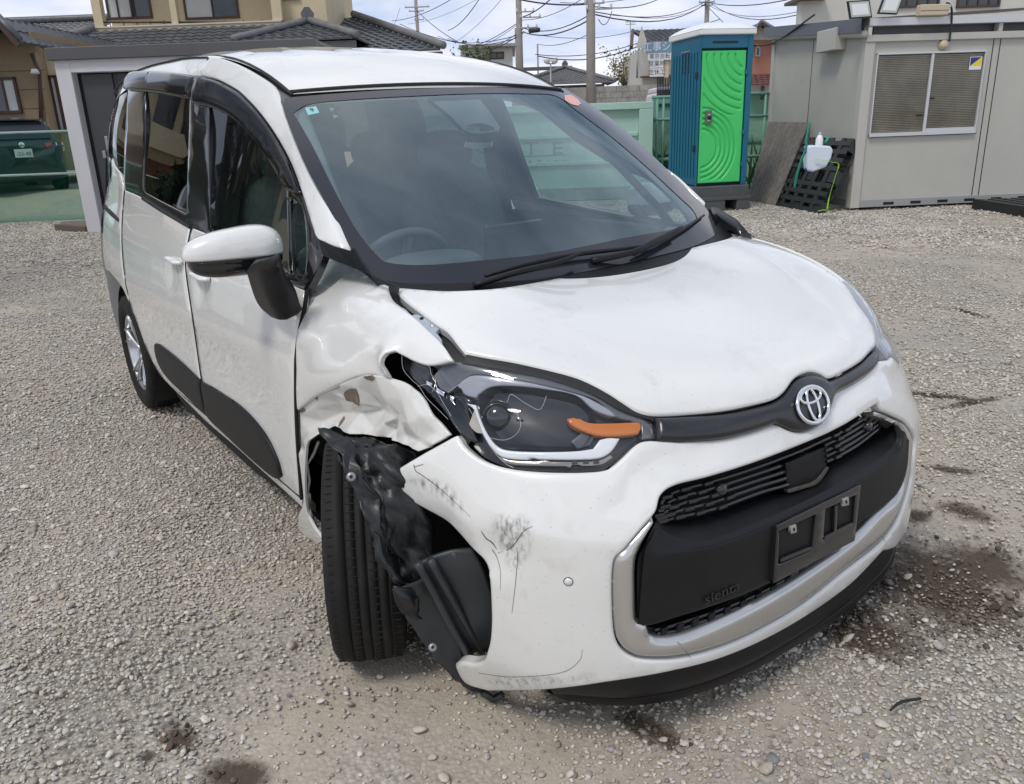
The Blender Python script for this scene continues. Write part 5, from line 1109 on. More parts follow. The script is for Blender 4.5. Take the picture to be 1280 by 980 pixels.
# ---------------------------------------------------------------- green net fence
nf=thing('net_fence',(-14.8,.7,0),'low fence of translucent green net between pale rails, left of the shed','fence')
f=Pl((-14.8,.74),(.50,.866)); 
(a_,zt),(b_,zm)=f.sz(93,163.5),f.sz(103,216)
M['railg']=mat('pale green painted rail',(.42,.55,.50),rough=.5)
tube('rail',[f.pt(-7,zt+.02),f.pt(.4,zt)],.022,M['railg'],nf,n=8); tube('rail',[f.pt(-7,zm+.02),f.pt(.4,zm)],.022,M['railg'],nf,n=8)
for a in (-6.5,-4.6,-2.75): tube('fence_post',[f.pt(a,0,-.03),f.pt(a,zt+.05,-.03)],.022,M['railg'],nf,n=8)
m=bpy.data.materials.new('green fence net'); m.use_nodes=True; nt=m.node_tree; N=nt.nodes; L=nt.links; N.clear(); o_=N.new('ShaderNodeOutputMaterial'); t_=N.new('ShaderNodeBsdfTransparent'); t_.inputs[0].default_value=(.52,.71,.64,1); d_=N.new('ShaderNodeBsdfTranslucent'); d_.inputs[0].default_value=(.05,.30,.20,1); d2_=N.new('ShaderNodeBsdfDiffuse'); d2_.inputs[0].default_value=(.05,.30,.20,1); ms_=N.new('ShaderNodeMixShader'); x_=N.new('ShaderNodeMixShader'); x_.inputs[0].default_value=.07; L.new(d_.outputs[0],ms_.inputs[1]); L.new(d2_.outputs[0],ms_.inputs[2]); L.new(t_.outputs[0],x_.inputs[1]); L.new(ms_.outputs[0],x_.inputs[2]); L.new(x_.outputs[0],o_.inputs[0]); M['net']=m
V=[];F=[]
for i in range(41):
    for j in range(7): V.append(f.pt(-7+i*.185,j/6*zt,.01*math.sin(i*1.9)+.012*math.sin(j*2+i)))
F=[(i*7+j,(i+1)*7+j,(i+1)*7+j+1,i*7+j+1) for i in range(40) for j in range(6)]
mk('net',V,F,M['net'],nf); rebase(nf)
# raised lot behind the net
A=f.pt(-22,.0,-.5);B=f.pt(2,.0,-.5); C2=f.pt(-30,.36,-3);D2=f.pt(6,.36,-3); E2=f.pt(-40,.40,-40);G2=f.pt(12,.40,-40)
M['lotg']=mat('pale lot gravel',(.34,.32,.28),rough=.95,var=.16,vs=9,dirt=(.42,.36,.27),ds=.8,dlo=.45,dhi=.65,bump=.01,bs=40)
struct(mk('raised_lot',[A-[0,0,.03],B-[0,0,.03],D2,C2,E2,G2],[(0,1,2,3),(3,2,5,4)],M['lotg'],None,False))
# ---------------------------------------------------------------- cars in the background (built by sections)
def hatch(name,loc,yaw,paint,label,plate=None,sticker=False,length=3.95,h=1.5,detail=True):
    c=thing(name,loc,label,'car'); c.rotation_euler=(0,0,yaw)
    st=np.array([  # x, half width low, half width belt, z bottom, z belt, z roof, half width roof
     (-1.98,.60,.62,.42,.90,.95,.50),(-1.94,.74,.76,.30,.98,1.06,.60),(-1.80,.80,.80,.24,1.0,1.30,.62),(-1.55,.83,.82,.20,1.0,1.46,.63),(-1.0,.845,.83,.18,.98,1.50,.63),(-.3,.845,.83,.18,.96,1.50,.62),(.3,.845,.83,.18,.94,1.42,.60),(.80,.845,.82,.18,.93,1.13,.60),(1.10,.845,.81,.18,.91,.97,.62),(1.55,.82,.77,.20,.84,.88,.6),(1.85,.74,.68,.24,.70,.74,.5),(1.97,.55,.5,.35,.60,.62,.35)])
    t=np.linspace(0,len(st)-1,60); S_=cr_eval(st,t); rows=[]
    for x,wl,wb,zb,zt_,zr,wr in S_:
        half=[(0,zb),(wl*.8,zb),(wl,zb+.10),(wl*1.0,(zb+zt_)/2+.05),(wb,zt_-.05),(wb-.02,zt_),((wb+wr)/2,(zt_+zr)/2),(wr,zr-.06*min(1,(zr-zt_)*4)),(wr-.10,zr-.005),(0,zr+.01)]
        hh=cr_eval(np.array(half),np.linspace(0,9,28)); full=[(x,y,z) for y,z in hh]+[(x,-y,z) for y,z in hh[::-1][1:-1]]; rows.append(full)
    n=len(rows[0]); V=[p for r in rows for p in r]; F=[(i*n+k,i*n+(k+1)%n,(i+1)*n+(k+1)%n,(i+1)*n+k) for i in range(59) for k in range(n)]+[tuple(range(n))[::-1],tuple(range(59*n,60*n))]
    body=mk('body',V,F,paint,c)
    G=M['winglass']
    def band(nm,x0,x1,t0,t1,sd,m=G,off=.008):
        q=[]; 
        for x in np.linspace(x0,x1,14):
            r=S_[np.argmin(abs(S_[:,0]-x))]; _,wl,wb,zb,zt_,zr,wr=r; row=[]
            for u in np.linspace(t0,t1,5): row.append((x,sd*((wb-.015)*(1-u)+(wr-.0)*u+off+.035*u*(1-u)),zt_*(1-u)+(zr-.06)*u+.01))
            q.append(row)
        V=[p for r in q for p in r]; F=[(i*5+j,(i+1)*5+j,(i+1)*5+j+1,i*5+j+1) for i in range(13) for j in range(4)]; return mk(nm,V,F,m,c)
    for sd in (-1,1):
        band('side_window',-1.35,-.45,.06,.90,sd); band('side_window',-.38,.62,.06,.88,sd)
        for wx in (-1.28,1.27):
            w=bpy.data.objects.new('wheel',None); COL.objects.link(w); w.parent=c; w.location=(wx,sd*.74,.30)
            lathe('tyre',[(.19,-.1),(.27,-.1),(.30,-.07),(.30,.07),(.27,.1),(.19,.1)],(0,0,0),(0,1,0),M['tyre'],w,n=28)
            lathe('rim',[(.0001,sd*.07),(.08,sd*.085),(.17,sd*.06),(.195,sd*.09)],(0,0,0),(0,1,0),M['rim'],w,n=28)
            lathe('wheel_arch',[(.345,0),(.0001,0)],(wx,sd*.852,.31),(0,1,0),M['void'],c,n=28)
        tl=mk('tail_lamp',[(-1.99,sd*.42,.98),(-2.01,sd*.44,.90),(-1.93,sd*.80,.80),(-1.70,sd*.875,.92),(-1.74,sd*.87,1.02),(-1.92,sd*.76,1.03)],[tuple(range(6))],M['tail'],c,False)
        mk('tail_lamp_clear',[(-1.975,sd*.64,.985),(-1.985,sd*.64,.93),(-1.90,sd*.81,.93),(-1.89,sd*.80,.985)],[(0,1,2,3)],M['white_lamp'],tl,False)
        mk('head_lamp',[(1.70,sd*.74,.80),(1.92,sd*.48,.70),(1.95,sd*.46,.62),(1.76,sd*.76,.68),(1.50,sd*.825,.83)],[tuple(range(5))],M['white_lamp'],c,False)
    mk('rear_window',[(-1.93+.03*0,y,z) for y,z in ()]or[(-1.965,-.60,1.08),(-1.965,.60,1.08),(-1.74,.55,1.42),(-1.74,-.55,1.42)],[(0,1,2,3)],G,c,False)
    mk('front_window',[(1.12,-.66,.99),(1.12,.66,.99),(.42,.56,1.40),(.42,-.56,1.40)],[(0,1,2,3)],G,c,False)
    box('rear_spoiler',(-1.72,0,1.455),(.22,1.05,.03),paint,c,bev=.01)
    if plate:
        pl_=box('number_plate',(-2.005,0,.80),(.012,.33,.165),M['platew'],c)
        text_on(plate,np.array([-2.013,0,.785]),(0,-1,0),(0,0,1),.115,M['plateg'],pl_,sx=.9); text_on('500',np.array([-2.013,0,.858]),(0,-1,0),(0,0,1),.04,M['plateg'],pl_) if 0 else None
        lathe('badge_disc',[(.0001,.004),(.05,.003),(.055,0)],(-1.985,0,.965),(-1,0,0),M['chrome'],c,n=24)
    if sticker: lathe('round_sticker',[(.0001,.004),(.06,.002),(.062,0)],(-1.93,-.38,.80),(-1,-.1,0),mat('yellow green sticker',(.5,.55,.15),rough=.5,var=.4,vs=25),c,n=20)
    return c
M['tail']=mat('red tail lamp',(.55,.03,.03),rough=.15,coat=1.); M['platew']=mat('white number plate',(.75,.76,.74),rough=.5); M['plateg']=mat('green plate ink',(.03,.12,.07),rough=.6)
tealp=mat('dark teal car paint',(.008,.022,.028),rough=.2,spec=.5,coat=1.); whitep=mat('plain white car paint',(.75,.75,.74),rough=.25,coat=1.)
fd=np.array([CF[0],CF[1],0.]); fd/=np.linalg.norm(fd)
rp=at(30,222,z=.36); 
hatch('parked_car',(at(10,232,d=18.2)[0],at(10,232,d=18.2)[1],.35),math.radians(187),tealp,'dark teal hatchback seen from behind through the green net, beside the shed','-23-48',True)
# ---------------------------------------------------------------- beige house and its neighbours, left
def window(P,par,x0,y0,x1,y1,off,frame,panes=((0,.5,'winglass'),(.5,1,'winglass')),fw=.05):
    a0,_=P.sz(x0,(y0+y1)/2); a1,_=P.sz(x1,(y0+y1)/2); _,z1=P.sz((x0+x1)/2,y0); _,z0=P.sz((x0+x1)/2,y1)
    w=P.block('window',a0,a1,z0,z0+fw,off,off+.06,frame,par)
    for n_,q in (('frame',(a0,a1,z1-fw,z1)),('frame',(a0,a0+fw,z0,z1)),('frame',(a1-fw,a1,z0,z1))): P.block(n_,*q,off+.001,off+.058,frame,w)
    for u0,u1,m in panes:
        b0=a0+(a1-a0)*u0; b1=a0+(a1-a0)*u1; P.block('pane',b0+fw*.4,b1-fw*.4,z0+fw,z1-fw,off+.005,off+.02,M[m],w)
        if u1<1: P.block('frame',b1-fw*.4,b1+fw*.4,z0+fw,z1-fw,off+.01,off+.05,frame,w)
    return w
H=plD(24.)
h1=thing('house',tuple(H.O),'beige two-storey house with a balcony and grey tiled eaves behind the shed','house')
za=lambda x,y:H.sz(x,y)
# lower storey
a0,zt=za(72,72); a1,_=za(395,60); a1b,_=za(545,60)
H.block('wall',a0,a1b,0,zt-.25,-6,-1.0,M['beige'],h1)
_,zs1=za(80,100); H.block('siding_joint',a0,a0+2,zs1,zs1+.02,-1.0,-.99,M['gutter'],h1); _,zs1=za(80,132); H.block('siding_joint',a0,a0+2,zs1,zs1+.02,-1.0,-.99,M['gutter'],h1)
# skirt roof
eL,ez=za(15,72); eR,_=za(400,66); rL,rz_=za(90,38.5); rR,_=za(400,30)
tiles('roof_tiles',H.pt(eL,ez,.3),H.pt(eR,ez,.3),H.pt(eR,rz_+.1,-1.3),H.pt(rL,rz_+.1,-1.3),M['tile'],h1)
tiles('roof_tiles',H.pt(eL,ez,-6),H.pt(eL,ez,.3),H.pt(rL,rz_+.1,-1.3),H.pt(rL,rz_+.1,-4.5),M['tile'],h1)
roofcap('hip_tiles',[H.pt(eL-.05,ez+.12,.35),H.pt(rL,rz_+.2,-1.3)],.11,M['tile2'],h1)
H.block('eave_board',eL+.05,eR,ez-.16,ez-.03,.05,.2,M['gutter'],h1); H.block('soffit',eL+.1,eR,ez-.10,ez-.06,-1.,.05,M['ochre'],h1)
tube('downpipe',[H.pt(za(28,75)[0]+.25,ez-.1,.1),H.pt(a0+.05,ez-.5,-.8),H.pt(a0+.05,.3,-.9)],.04,M['gutter'],h1)
# upper storey with balcony
b0,_=za(86,30); b1,_=za(335,30); _,zp0=za(200,37); _,zp1=za(200,24.5); ztop=zp1+2.6
H.block('upper_wall',b0,za(393,20)[0],zp0-.05,ztop,-6,-2.6,M['beige'],h1)
H.block('balcony_parapet',b0,b1,zp0,zp1,-1.5,-1.35,M['beige'],h1); H.block('balcony_floor',b0,b1,zp0,zp0+.1,-2.6,-1.5,M['beige'],h1)
H.block('parapet_cap',b0-.03,b1+.03,zp1,zp1+.04,-1.53,-1.32,M['whitewall'],h1)
for x0,x1 in ((84.5,96),(188,196),(322,335)): H.block('balcony_column',za(x0,10)[0],za(x1,10)[0],zp1+.04,ztop,-1.62,-1.38,M['beige'],h1)
H.block('side_wall',b1-.02,za(393,20)[0]-.01,zp0-.3,ztop,-2.6,-1.7,M['beige'],h1)
for x0,x1 in ((97,187),(197,321)):
    tube('balcony_rail',[H.pt(za(x0,20)[0],za(x0,20)[1],-1.44),H.pt(za(x1,20)[0],za(x1,20)[1]*1.0,-1.44)],.025,M['wframe'],h1,n=6)
    for k in range(5): a=za(x0,20)[0]+(za(x1,20)[0]-za(x0,20)[0])*(k+.5)/5; tube('rail_post',[H.pt(a,zp1,-1.44),H.pt(a,za(x0,20)[1],-1.44)],.015,M['wframe'],h1,n=6)
H2=Pl(H.pt(0,0,-2.6)[:2],H.e)
window(H2,h1,133,-12,189,24,0,M['wframe'],((0,.25,'curtain'),(.25,.55,'curtain'),(.55,1,'winglass')),.06)
window(H2,h1,230,-12,298,24,0,M['wframe'],((0,.52,'curtain'),(.52,1,'winglass')),.06)
window(H2,h1,360,-8,383,5,.92,M['wframe'],((0,1,'wframe'),),.06)
H.block('roof_eave',b0-.6,za(410,0)[0],ztop,ztop+.2,-7,-1.0,M['tile'],h1)
# right wing roofs
def hip(P,par,pl,pr,top,off0,off1,m=None,cap=True,depth=3.):
    a0,z0=P.sz(*pl); a1,z1=P.sz(*pr); a2,z2=P.sz(*top); m=m or M['tile']
    A,B=P.pt(a0,z0,off0),P.pt(a1,z0,off0); T=P.pt(a2,z2,off1); T2=P.pt(a2,z2,off1-depth)
    tiles('roof_tiles',A,B,T,T-P.e*.01,m,par); tiles('roof_tiles',B,P.pt(a1,z0,off0-depth-2),T2,T,m,par); tiles('roof_tiles',P.pt(a0,z0,off0-depth-2),A,T,T2,m,par)
    if cap:
        roofcap('hip_tiles',[A+[0,0,.1],T+[0,0,.12]],.10,M['tile2'],par); roofcap('hip_tiles',[B+[0,0,.1],T+[0,0,.12]],.10,M['tile2'],par); roofcap('ridge_tiles',[T+[0,0,.12],T2+[0,0,.12]],.12,M['tile2'],par)
        prism('ridge_end_ornament',[(-.14,0),(.14,0),(.18,.18),(.06,.34),(-.06,.34),(-.18,.18)],(T+[0,0,.1],P.e,(0,0,1)),.12,M['tile'],par)
hip(H,h1,(300,56),(452,60),(373,24),.6,-1.2)
a0,z0=za(395,66);a1,z1=za(553,64); a2,z2=za(394,-3); 
tiles('roof_tiles',H.pt(a0-4,z0,-.6),H.pt(a1,z0,-.6),H.pt(a2+.2,z2,-4.5),H.pt(a2-4,z2,-4.5),M['tile'],h1)
zz_=za(300,56)[1]; H.block('eave_fill',za(306,56)[0],za(448,56)[0],zz_-1.0,zz_-.03,.30,.45,M['tile2'],h1); H.block('eave_fill',za(440,56)[0],za(548,60)[0],z0-.9,z0-.15,-.9,-.8,M['beige'],h1)
roofcap('hip_tiles',[H.pt(a1,z0+.12,-.55),H.pt(a2+.2,z2+.12,-4.5)],.11,M['tile2'],h1)
H.block('eave_board',a0,a1-.05,z0-.14,z0-.03,-.75,-.6,M['gutter'],h1)
rebase(h1)
# ochre house at the left edge, nearer
G=plD(19.5)
h2=thing('house',tuple(G.pt(G.sz(20,200)[0],0)),'ochre house with dark window and tiled gable at the left edge behind the teal hatchback','house')
ga=lambda x,y:G.sz(x,y)
G.px('wall',-90,40,50,215,-5,-.2,M['ochre'],h2); G.px('wall',50,62,73,215,-5,-.6,M['beige'],h2)
for y in (62,88,112,136): z=ga(30,y)[1]; G.block('siding_joint',ga(-60,y)[0],ga(50,y)[0],z,z+.015,-.2,-.192,M['gutter'],h2)
window(G,h2,-25,96,18,142,-.2,M['wframe'],((0,.6,'winglass'),(.6,1,'curtain')),.06)
window(G,h2,50,92,60,165,-.6,M['wframe'],((0,1,'curtain'),),.05)
a,z=ga(16,27); b,zb=ga(38,57); c,zc=ga(-70,85)
tiles('roof_tiles',G.pt(a,z,-6),G.pt(a,z,.5),G.pt(a-.02,z,.5),G.pt(a-.02,z,-6),M['tile'],h2) if 0 else None
def slope(P,par,p0,p1,o0,o1,m,th=.12,name='roof'):
    """roof plane from low edge p0 to high edge p1 (picture points), running from o0 to o1 in depth"""
    a0,z0=P.sz(*p0);a1,z1=P.sz(*p1); tiles('roof_tiles',P.pt(a0,z0,o0),P.pt(a0,z0,o1),P.pt(a1,z1,o1),P.pt(a1,z1,o0),m,par)
    L0=math.hypot(a1-a0,z1-z0); 
    for oo in (o1,): tube('verge_board',[P.pt(a0,z0-.06,oo),P.pt(a1,z1-.06,oo)],.07,M['wframe'],par,n=4); tube('verge_tiles',[P.pt(a0,z0+.06,oo-.06),P.pt(a1,z1+.06,oo-.06)],.08,M['tile'],par,n=8)
slope(G,h2,(40,56),(12,26),-6,.5,M['tile']); slope(G,h2,(-60,75),(12,26),-6,.5,M['tile'])
mk('gable_wall',[G.pt(*ga(-55,80),-.19),G.pt(*ga(48,62),-.19),G.pt(*ga(12,28),-.19)],[(0,1,2)],M['ochre'],h2,False)
tube('downpipe',[G.pt(*ga(36,66),-.1),G.pt(*ga(45,90),-.15),G.pt(*ga(48,205),-.15)],.04,M['wframe'],h2)
lathe('outdoor_lamp',[(.0001,.1),(.06,.1),(.10,0),(.0001,-.02)],G.pt(*ga(44,92),.0),(0,0,1),M['whitewall'],h2,n=16)
rebase(h2)
K=plD(33.)
h3=thing('house',tuple(K.pt(K.sz(40,200)[0],0)),'low house with a pale grey tiled roof between the ochre house and the beige house','house')
ka=lambda x,y:K.sz(x,y)
a0,z0=ka(-60,62);a1,_=ka(98,62);b0,z2=ka(-60,20);b1,_=ka(98,20)
tiles('roof_tiles',K.pt(a0,z0,0),K.pt(a1,z0,0),K.pt(b1,z2,-3),K.pt(b0,z2,-3),M['tile2'],h3); roofcap('ridge_tiles',[K.pt(b0,z2+.15,-3),K.pt(b1,z2+.15,-3)],.14,M['tile'],h3); K.block('wall',a0,a1,0,z0,-6,-.8,M['beige'],h3); rebase(h3)
# ---------------------------------------------------------------- middle distance
def tree(name,base,h,cr_,label,leaf,n=2600,seed=1,bare=False,ls=.10,branches=26,trunk=.10,barkm=None,group=None):
    r=np.random.default_rng(seed); t=thing(name,base,label,'tree',group); bark=barkm or M['bark']
    B=np.array(base,float); V=[];F=[]
    def limb(p,d,L_,rad,dep,tips):
        n_=5; P=[p]; dd=d/np.linalg.norm(d)
        for i in range(n_): dd=dd+r.normal(0,.13,3)+[0,0,.05]; dd/=np.linalg.norm(dd); P.append(P[-1]+dd*L_/n_)
        P=np.array(P); rr_=np.linspace(rad,rad*.45,n_+1); T=np.gradient(P,axis=0); T/=np.linalg.norm(T,axis=1,keepdims=True); n0_=len(V)
        for i in range(n_+1):
            a=np.cross(T[i],[.3,.2,.9]); a/=np.linalg.norm(a)+1e-9; b=np.cross(T[i],a)
            for k in range(5): V.append(P[i]+rr_[i]*(math.cos(k*1.2566)*a+math.sin(k*1.2566)*b))
        for i in range(n_):
            for k in range(5): F.append((n0_+i*5+k,n0_+i*5+(k+1)%5,n0_+(i+1)*5+(k+1)%5,n0_+(i+1)*5+k))
        tips+= [P[i] for i in range(2,n_+1)]
        if dep>0:
            for _ in range(4 if dep>1 else 3):
                i=r.integers(2,n_+1); q=T[i]+r.normal(0,.55,3)+[0,0,.15]; limb(P[i],q,L_*r.uniform(.5,.75),rr_[i]*.6,dep-1,tips)
    tips=[]; limb(B,np.array([0,0,1.]),h*.38,trunk,0,tips); top=np.array(tips[-1]); tips=[]
    for k in range(branches//4+2):
        a=r.uniform(0,6.28); limb(top-[0,0,r.uniform(0,h*.15)],np.array([math.cos(a)*cr_/h*1.8,math.sin(a)*cr_/h*1.8,.9]),h*.42,trunk*.55,2,tips)
    mk('trunk',V,F,bark,t)
    if leaf is not None:
        tips=np.array(tips); c=tips[r.integers(0,len(tips),n)]+r.normal(0,cr_*.10,(n,3)); A=r.normal(0,1,(n,3)); A/=np.linalg.norm(A,axis=1,keepdims=True); Bv=np.cross(A,r.normal(0,1,(n,3))); Bv/=np.linalg.norm(Bv,axis=1,keepdims=True); s=ls*r.uniform(.6,1.3,(n,1))
        V2=np.concatenate([c-A*s,c+Bv*s*.5,c+A*s,c-Bv*s*.5]).reshape(4,n,3).transpose(1,0,2).reshape(-1,3); me=mk('crown',V2,[(4*i,4*i+1,4*i+2,4*i+3) for i in range(n)],leaf,t,False)
    rebase(t); return t
M['bark']=mat('grey brown bark',(.09,.07,.055),rough=.9,var=.3,vs=20)
def leafm(n,c,c2): 
    m=mat(n,c,rough=.7,var=.35,vs=3,dirt=c2,ds=2.5,dlo=.45,dhi=.6); return m
lf_y=leafm('budding yellow green leaves',(.22,.19,.06),(.12,.10,.04)); lf_g=leafm('mid green leaves',(.05,.09,.02),(.09,.12,.03)); lf_d=leafm('dark evergreen leaves',(.02,.045,.015),(.04,.06,.02))
Q=plD(46.)
q_=lambda x,y:Q.sz(x,y)
bt=Q.pt(q_(797,120)[0],0); tree('budding_tree',tuple(bt),q_(797,68)[1],1.1,'bare-branched tree with yellow green buds left of the signboards','' or lf_y,n=3000,seed=4,ls=.07,branches=34,trunk=.10)
bt=Q.pt(q_(548,60)[0],0,-8); tree('green_tree',tuple(bt),q_(548,38)[1]*.97,1.0,'small green tree showing over the van roof beside the tiled hip roof','' or lf_g,n=1500,seed=6,ls=.12,branches=22,trunk=.12)
# low grey house
h4=thing('house',tuple(Q.pt(q_(700,110)[0],0)),'low house with weathered grey hip roof behind the thick utility pole','house')
hip(Q,h4,(640,108),(768,106),(712,80),.5,-4,m=M['tile2'],depth=2.); Q.px('wall',655,106,757,135,-5,-.6,M['concrete'],h4)
Q.px('flat_ridge',650,77,722,80,-5.5,-4,M['tile'],h4)
window(Q,h4,712,108,738,120,-.6,M['wframe'],fw=.06); window(Q,h4,690,109,704,120,-.6,M['wframe'],fw=.06); rebase(h4)
h5=thing('flat_roof_building',tuple(Q.pt(q_(610,80)[0],0,-14)),'pale flat-roofed building far off behind the van roof','building')
Q5=plD(60.); Q5.px('wall',577,58,641,100,-8,0,M['whitewall'],h5); Q5.px('roof_slab',574,56,644,60,-8.5,.6,M['concrete'],h5); window(Q5,h5,612,65,630,74,0,M['wframe'],fw=.1); rebase(h5)
# twin globe lamp
gl=thing('globe_lamp',tuple(Q.pt(q_(688,90)[0],0)),'twin white globe lamp above the low grey roof','lamp')
M['globe']=mat('white globe glass',(.75,.76,.78),rough=.3)
for x in (683.5,693): 
    c=Q.pt(*q_(x,75.5),.2); lathe('globe',[(.0001,.2),(.14,.14),(.2,0),(.14,-.14),(.0001,-.2)],c,(0,0,1),M['globe'],gl,n=20)
tube('post',[Q.pt(q_(688,81)[0],0,.2),Q.pt(*q_(688,81),.2)],.04,M['steel'],gl); tube('arm',[Q.pt(*q_(683,80),.2),Q.pt(*q_(693,80),.2)],.03,M['steel'],gl); rebase(gl)
# concrete block wall
W_=plD(30.); w1_=thing('block_wall',tuple(W_.pt(W_.sz(790,130)[0],0)),'grey concrete block wall behind the mint steel bin','wall')
a0,zt=W_.sz(640,128); a1,z1=W_.sz(838,106); _,zt=W_.sz(790,106.5)
bw=.40; nrow=int(zt/.2)
for r_ in range(nrow-4,nrow):
    for k in range(int((a1-W_.sz(735,110)[0])/bw)+1):
        a=W_.sz(735,110)[0]+k*bw+(bw/2 if r_%2 else 0); W_.block('concrete_block',a+.006,a+bw-.006,zt-(nrow-r_)*.2+.006,zt-(nrow-r_-1)*.2-.003,-.15+.001*(k%3),0+.002*(k%3),M['concrete'],w1_)
W_.block('wall_core',a0,a1,0,zt-.01,-.14,-.02,M['concrete'],w1_); rebase(w1_)
# sign house
U=plD(40.); h6=thing('house',tuple(U.pt(U.sz(860,120)[0],0)),'two-storey house with dark gable roof carrying the shop signboards','house')
u_f=lambda x,y:U.sz(x,y)
U.px('wall',803,58,905,150,-7,0,M['whitewall'],h6)
mk('gable_wall',[U.pt(*u_f(795,60),.01),U.pt(*u_f(812,62),.01),U.pt(*u_f(802,32),.01)],[(0,1,2)],M['whitewall'],h6,False)
a0,z0=u_f(812,55); a1,_=u_f(905,55); b0,z1=u_f(802,29.5)
tiles('roof_tiles',U.pt(a0,z0,.5),U.pt(a1,z0,.5),U.pt(a1,z1,-3),U.pt(b0,z1,-3),M['tile'],h6); tube('verge_board',[U.pt(*u_f(788,60),.3),U.pt(b0,z1,-2.8)],.10,M['wframe'],h6,n=4); tube('verge_board',[U.pt(a0,z0,.5),U.pt(b0,z1,-3)],.08,M['wframe'],h6,n=4)
U.px('shop_window',802,107,822,118,-.0,.05,M['winglass'],h6); U.px('shop_window',832,103,836,122,0,.05,M['winglass'],h6); U.px('ledge',800,95,840,97,0,.5,M['gutter'],h6)
U.px('pillar',827,78,832.5,125,.3,.6,mat('cream pillar',(.6,.5,.33),rough=.8),h6)
tube('downpipe',[U.pt(*u_f(796,64),.1),U.pt(*u_f(796,98),.1)],.05,M['steel'],h6); rebase(h6)
M['signw']=mat('white sign face',(.72,.73,.75),rough=.5); M['signb']=mat('blue grey sign face',(.17,.28,.38),rough=.5); M['signk']=mat('navy sign ink',(.03,.04,.10),rough=.6); M['signl']=mat('pale sign ink',(.65,.7,.75),rough=.6)
def sign(x0,y0,x1,y1,m,txt,ink,label,size):
    a0,zz1=u_f(x0,y0);a1,_=u_f(x1,y1);_,zz0=u_f(x1,y1); o=U.block('signboard',a0,a1,zz0,zz1,.62,.72,m); tag(o,label,'sign',None)
    t=text_on(txt,U.pt((a0+a1)/2,(zz0+zz1)/2,.725),U.e,(0,0,1),size,ink,o); return o
sign(805,54,842,67,M['signb'],'工事シン','' or M['signl'],'blue signboard with pale lettering, topmost on the gabled house',.42)
sign(807,68.5,842,75.5,M['signw'],'東京自転車','' or M['signk'],'long white signboard with dark lettering just under the blue one',.24)
sign(809.5,77,826,85.5,M['signw'],'営業時','' or M['signk'],'small white signboard, upper of the two beside the cream pillar',.26)
sign(809.5,87,826,96.5,M['signw'],'定休工','' or M['signk'],'small white signboard, lower of the two beside the cream pillar',.26)
# reddish house
h7=thing('house',tuple(U.pt(u_f(955,120)[0],0,-2)),'terracotta walled house with tiled gable between the portable toilet and the site office','house')
U.px('wall',930,46,1000,108,-6,-1,mat('terracotta wall',(.36,.17,.115),rough=.85,var=.06,vs=3),h7); U.px('lower_wall',936,104,1000,150,-6,-.9,M['whitewall'],h7)
a0,z0=u_f(930,107);a1,_=u_f(1000,107);_,z1=u_f(950,86)
tiles('roof_tiles',U.pt(a0,z0,.4),U.pt(a1,z0,.4),U.pt(a1,z1+.6,-1),U.pt(a0+.3,z1-.2,-1),mat('red brown roof',(.14,.06,.06),rough=.6,var=.2,vs=6),h7)
slope(U,h7,(941,42),(955,27),-6,-.3,M['tile2']); slope(U,h7,(1010,60),(955,27),-6,-.3,M['tile2']); mk('gable_wall',[U.pt(*u_f(943,47),-.95),U.pt(*u_f(990,48),-.95),U.pt(*u_f(955,29),-.95)],[(0,1,2)],M['whitewall'],h7,False)
window(U,h7,951.5,56,958,68.5,-1,M['steel'],((0,1,'winglass'),),.06); U.px('dark_opening',958,107,962,124,-.9,-.85,M['winglass'],h7); rebase(h7)
h8=thing('house',tuple(U.pt(u_f(930,120)[0],0,-12)),'house with a pale tiled roof rising behind the portable toilet','house')
a0,z0=u_f(880,48);a1,_=u_f(960,40); b0,z1=u_f(918,22); b1,_=u_f(1000,22)
tiles('roof_tiles',U.pt(a0,z0-.8,-8),U.pt(a1+1,z0-.8,-8),U.pt(b1,z1+.3,-11),U.pt(b0,z1+.3,-11),M['tile2'],h8); U.block('wall',a0+.5,a1,0,z0-.8,-13,-9,M['whitewall'],h8); rebase(h8)
# white building behind the office
h9=thing('building',tuple(U.pt(u_f(1140,120)[0],0,10)),'off-white building with a row of dark louvred windows above the site office','building')
T_=plD(24.); T_.px('wall',1000,-25,1420,60,-.3,0,M['whitewall'],h9); T_.px('corner_roof',995,-3,1030,1,-1,.4,M['wframe'],h9)
for x0,x1 in ((1120,1174),(1196,1250)): window(T_,h9,x0,-14,x1,9.5,0,M['wframe'],((0,.25,'winglass'),(.25,.5,'winglass'),(.5,.75,'winglass'),(.75,1,'winglass')),.05)
rebase(h9)
# small white van behind the wall
V_=plD(20.); vx=V_.sz(827,118)
vn=thing('small_van',tuple(V_.pt(vx[0],0)),'white light van nose showing between the mint bin and the portable toilet','van')
a0,z1=V_.sz(821,108.5); a1,_=V_.sz(850,108); _,z0=V_.sz(830,150)
V_.block('cab_body',a0,a1,z0,z1-.12,-1.6,0,M['shedframe'],vn,.08); V_.block('cab_roof',a0+.03,a1,z1-.14,z1,-1.5,-.1,M['shedframe'],vn,.05); V_.px('windscreen',822.5,112,845,121,-.02,.015,M['winglass'],vn); V_.px('bumper',820.5,129,850,133,-.1,.06,M['sheddoor'],vn,.02)
for a in (a0+.18,a1-.18): lathe('wheel',[(.0001,0),(.25,0),(.28,-.05),(.28,-.2)],V_.pt(a,.28,-.1),V_.n,M['tyre'],vn,n=20)
rebase(vn)
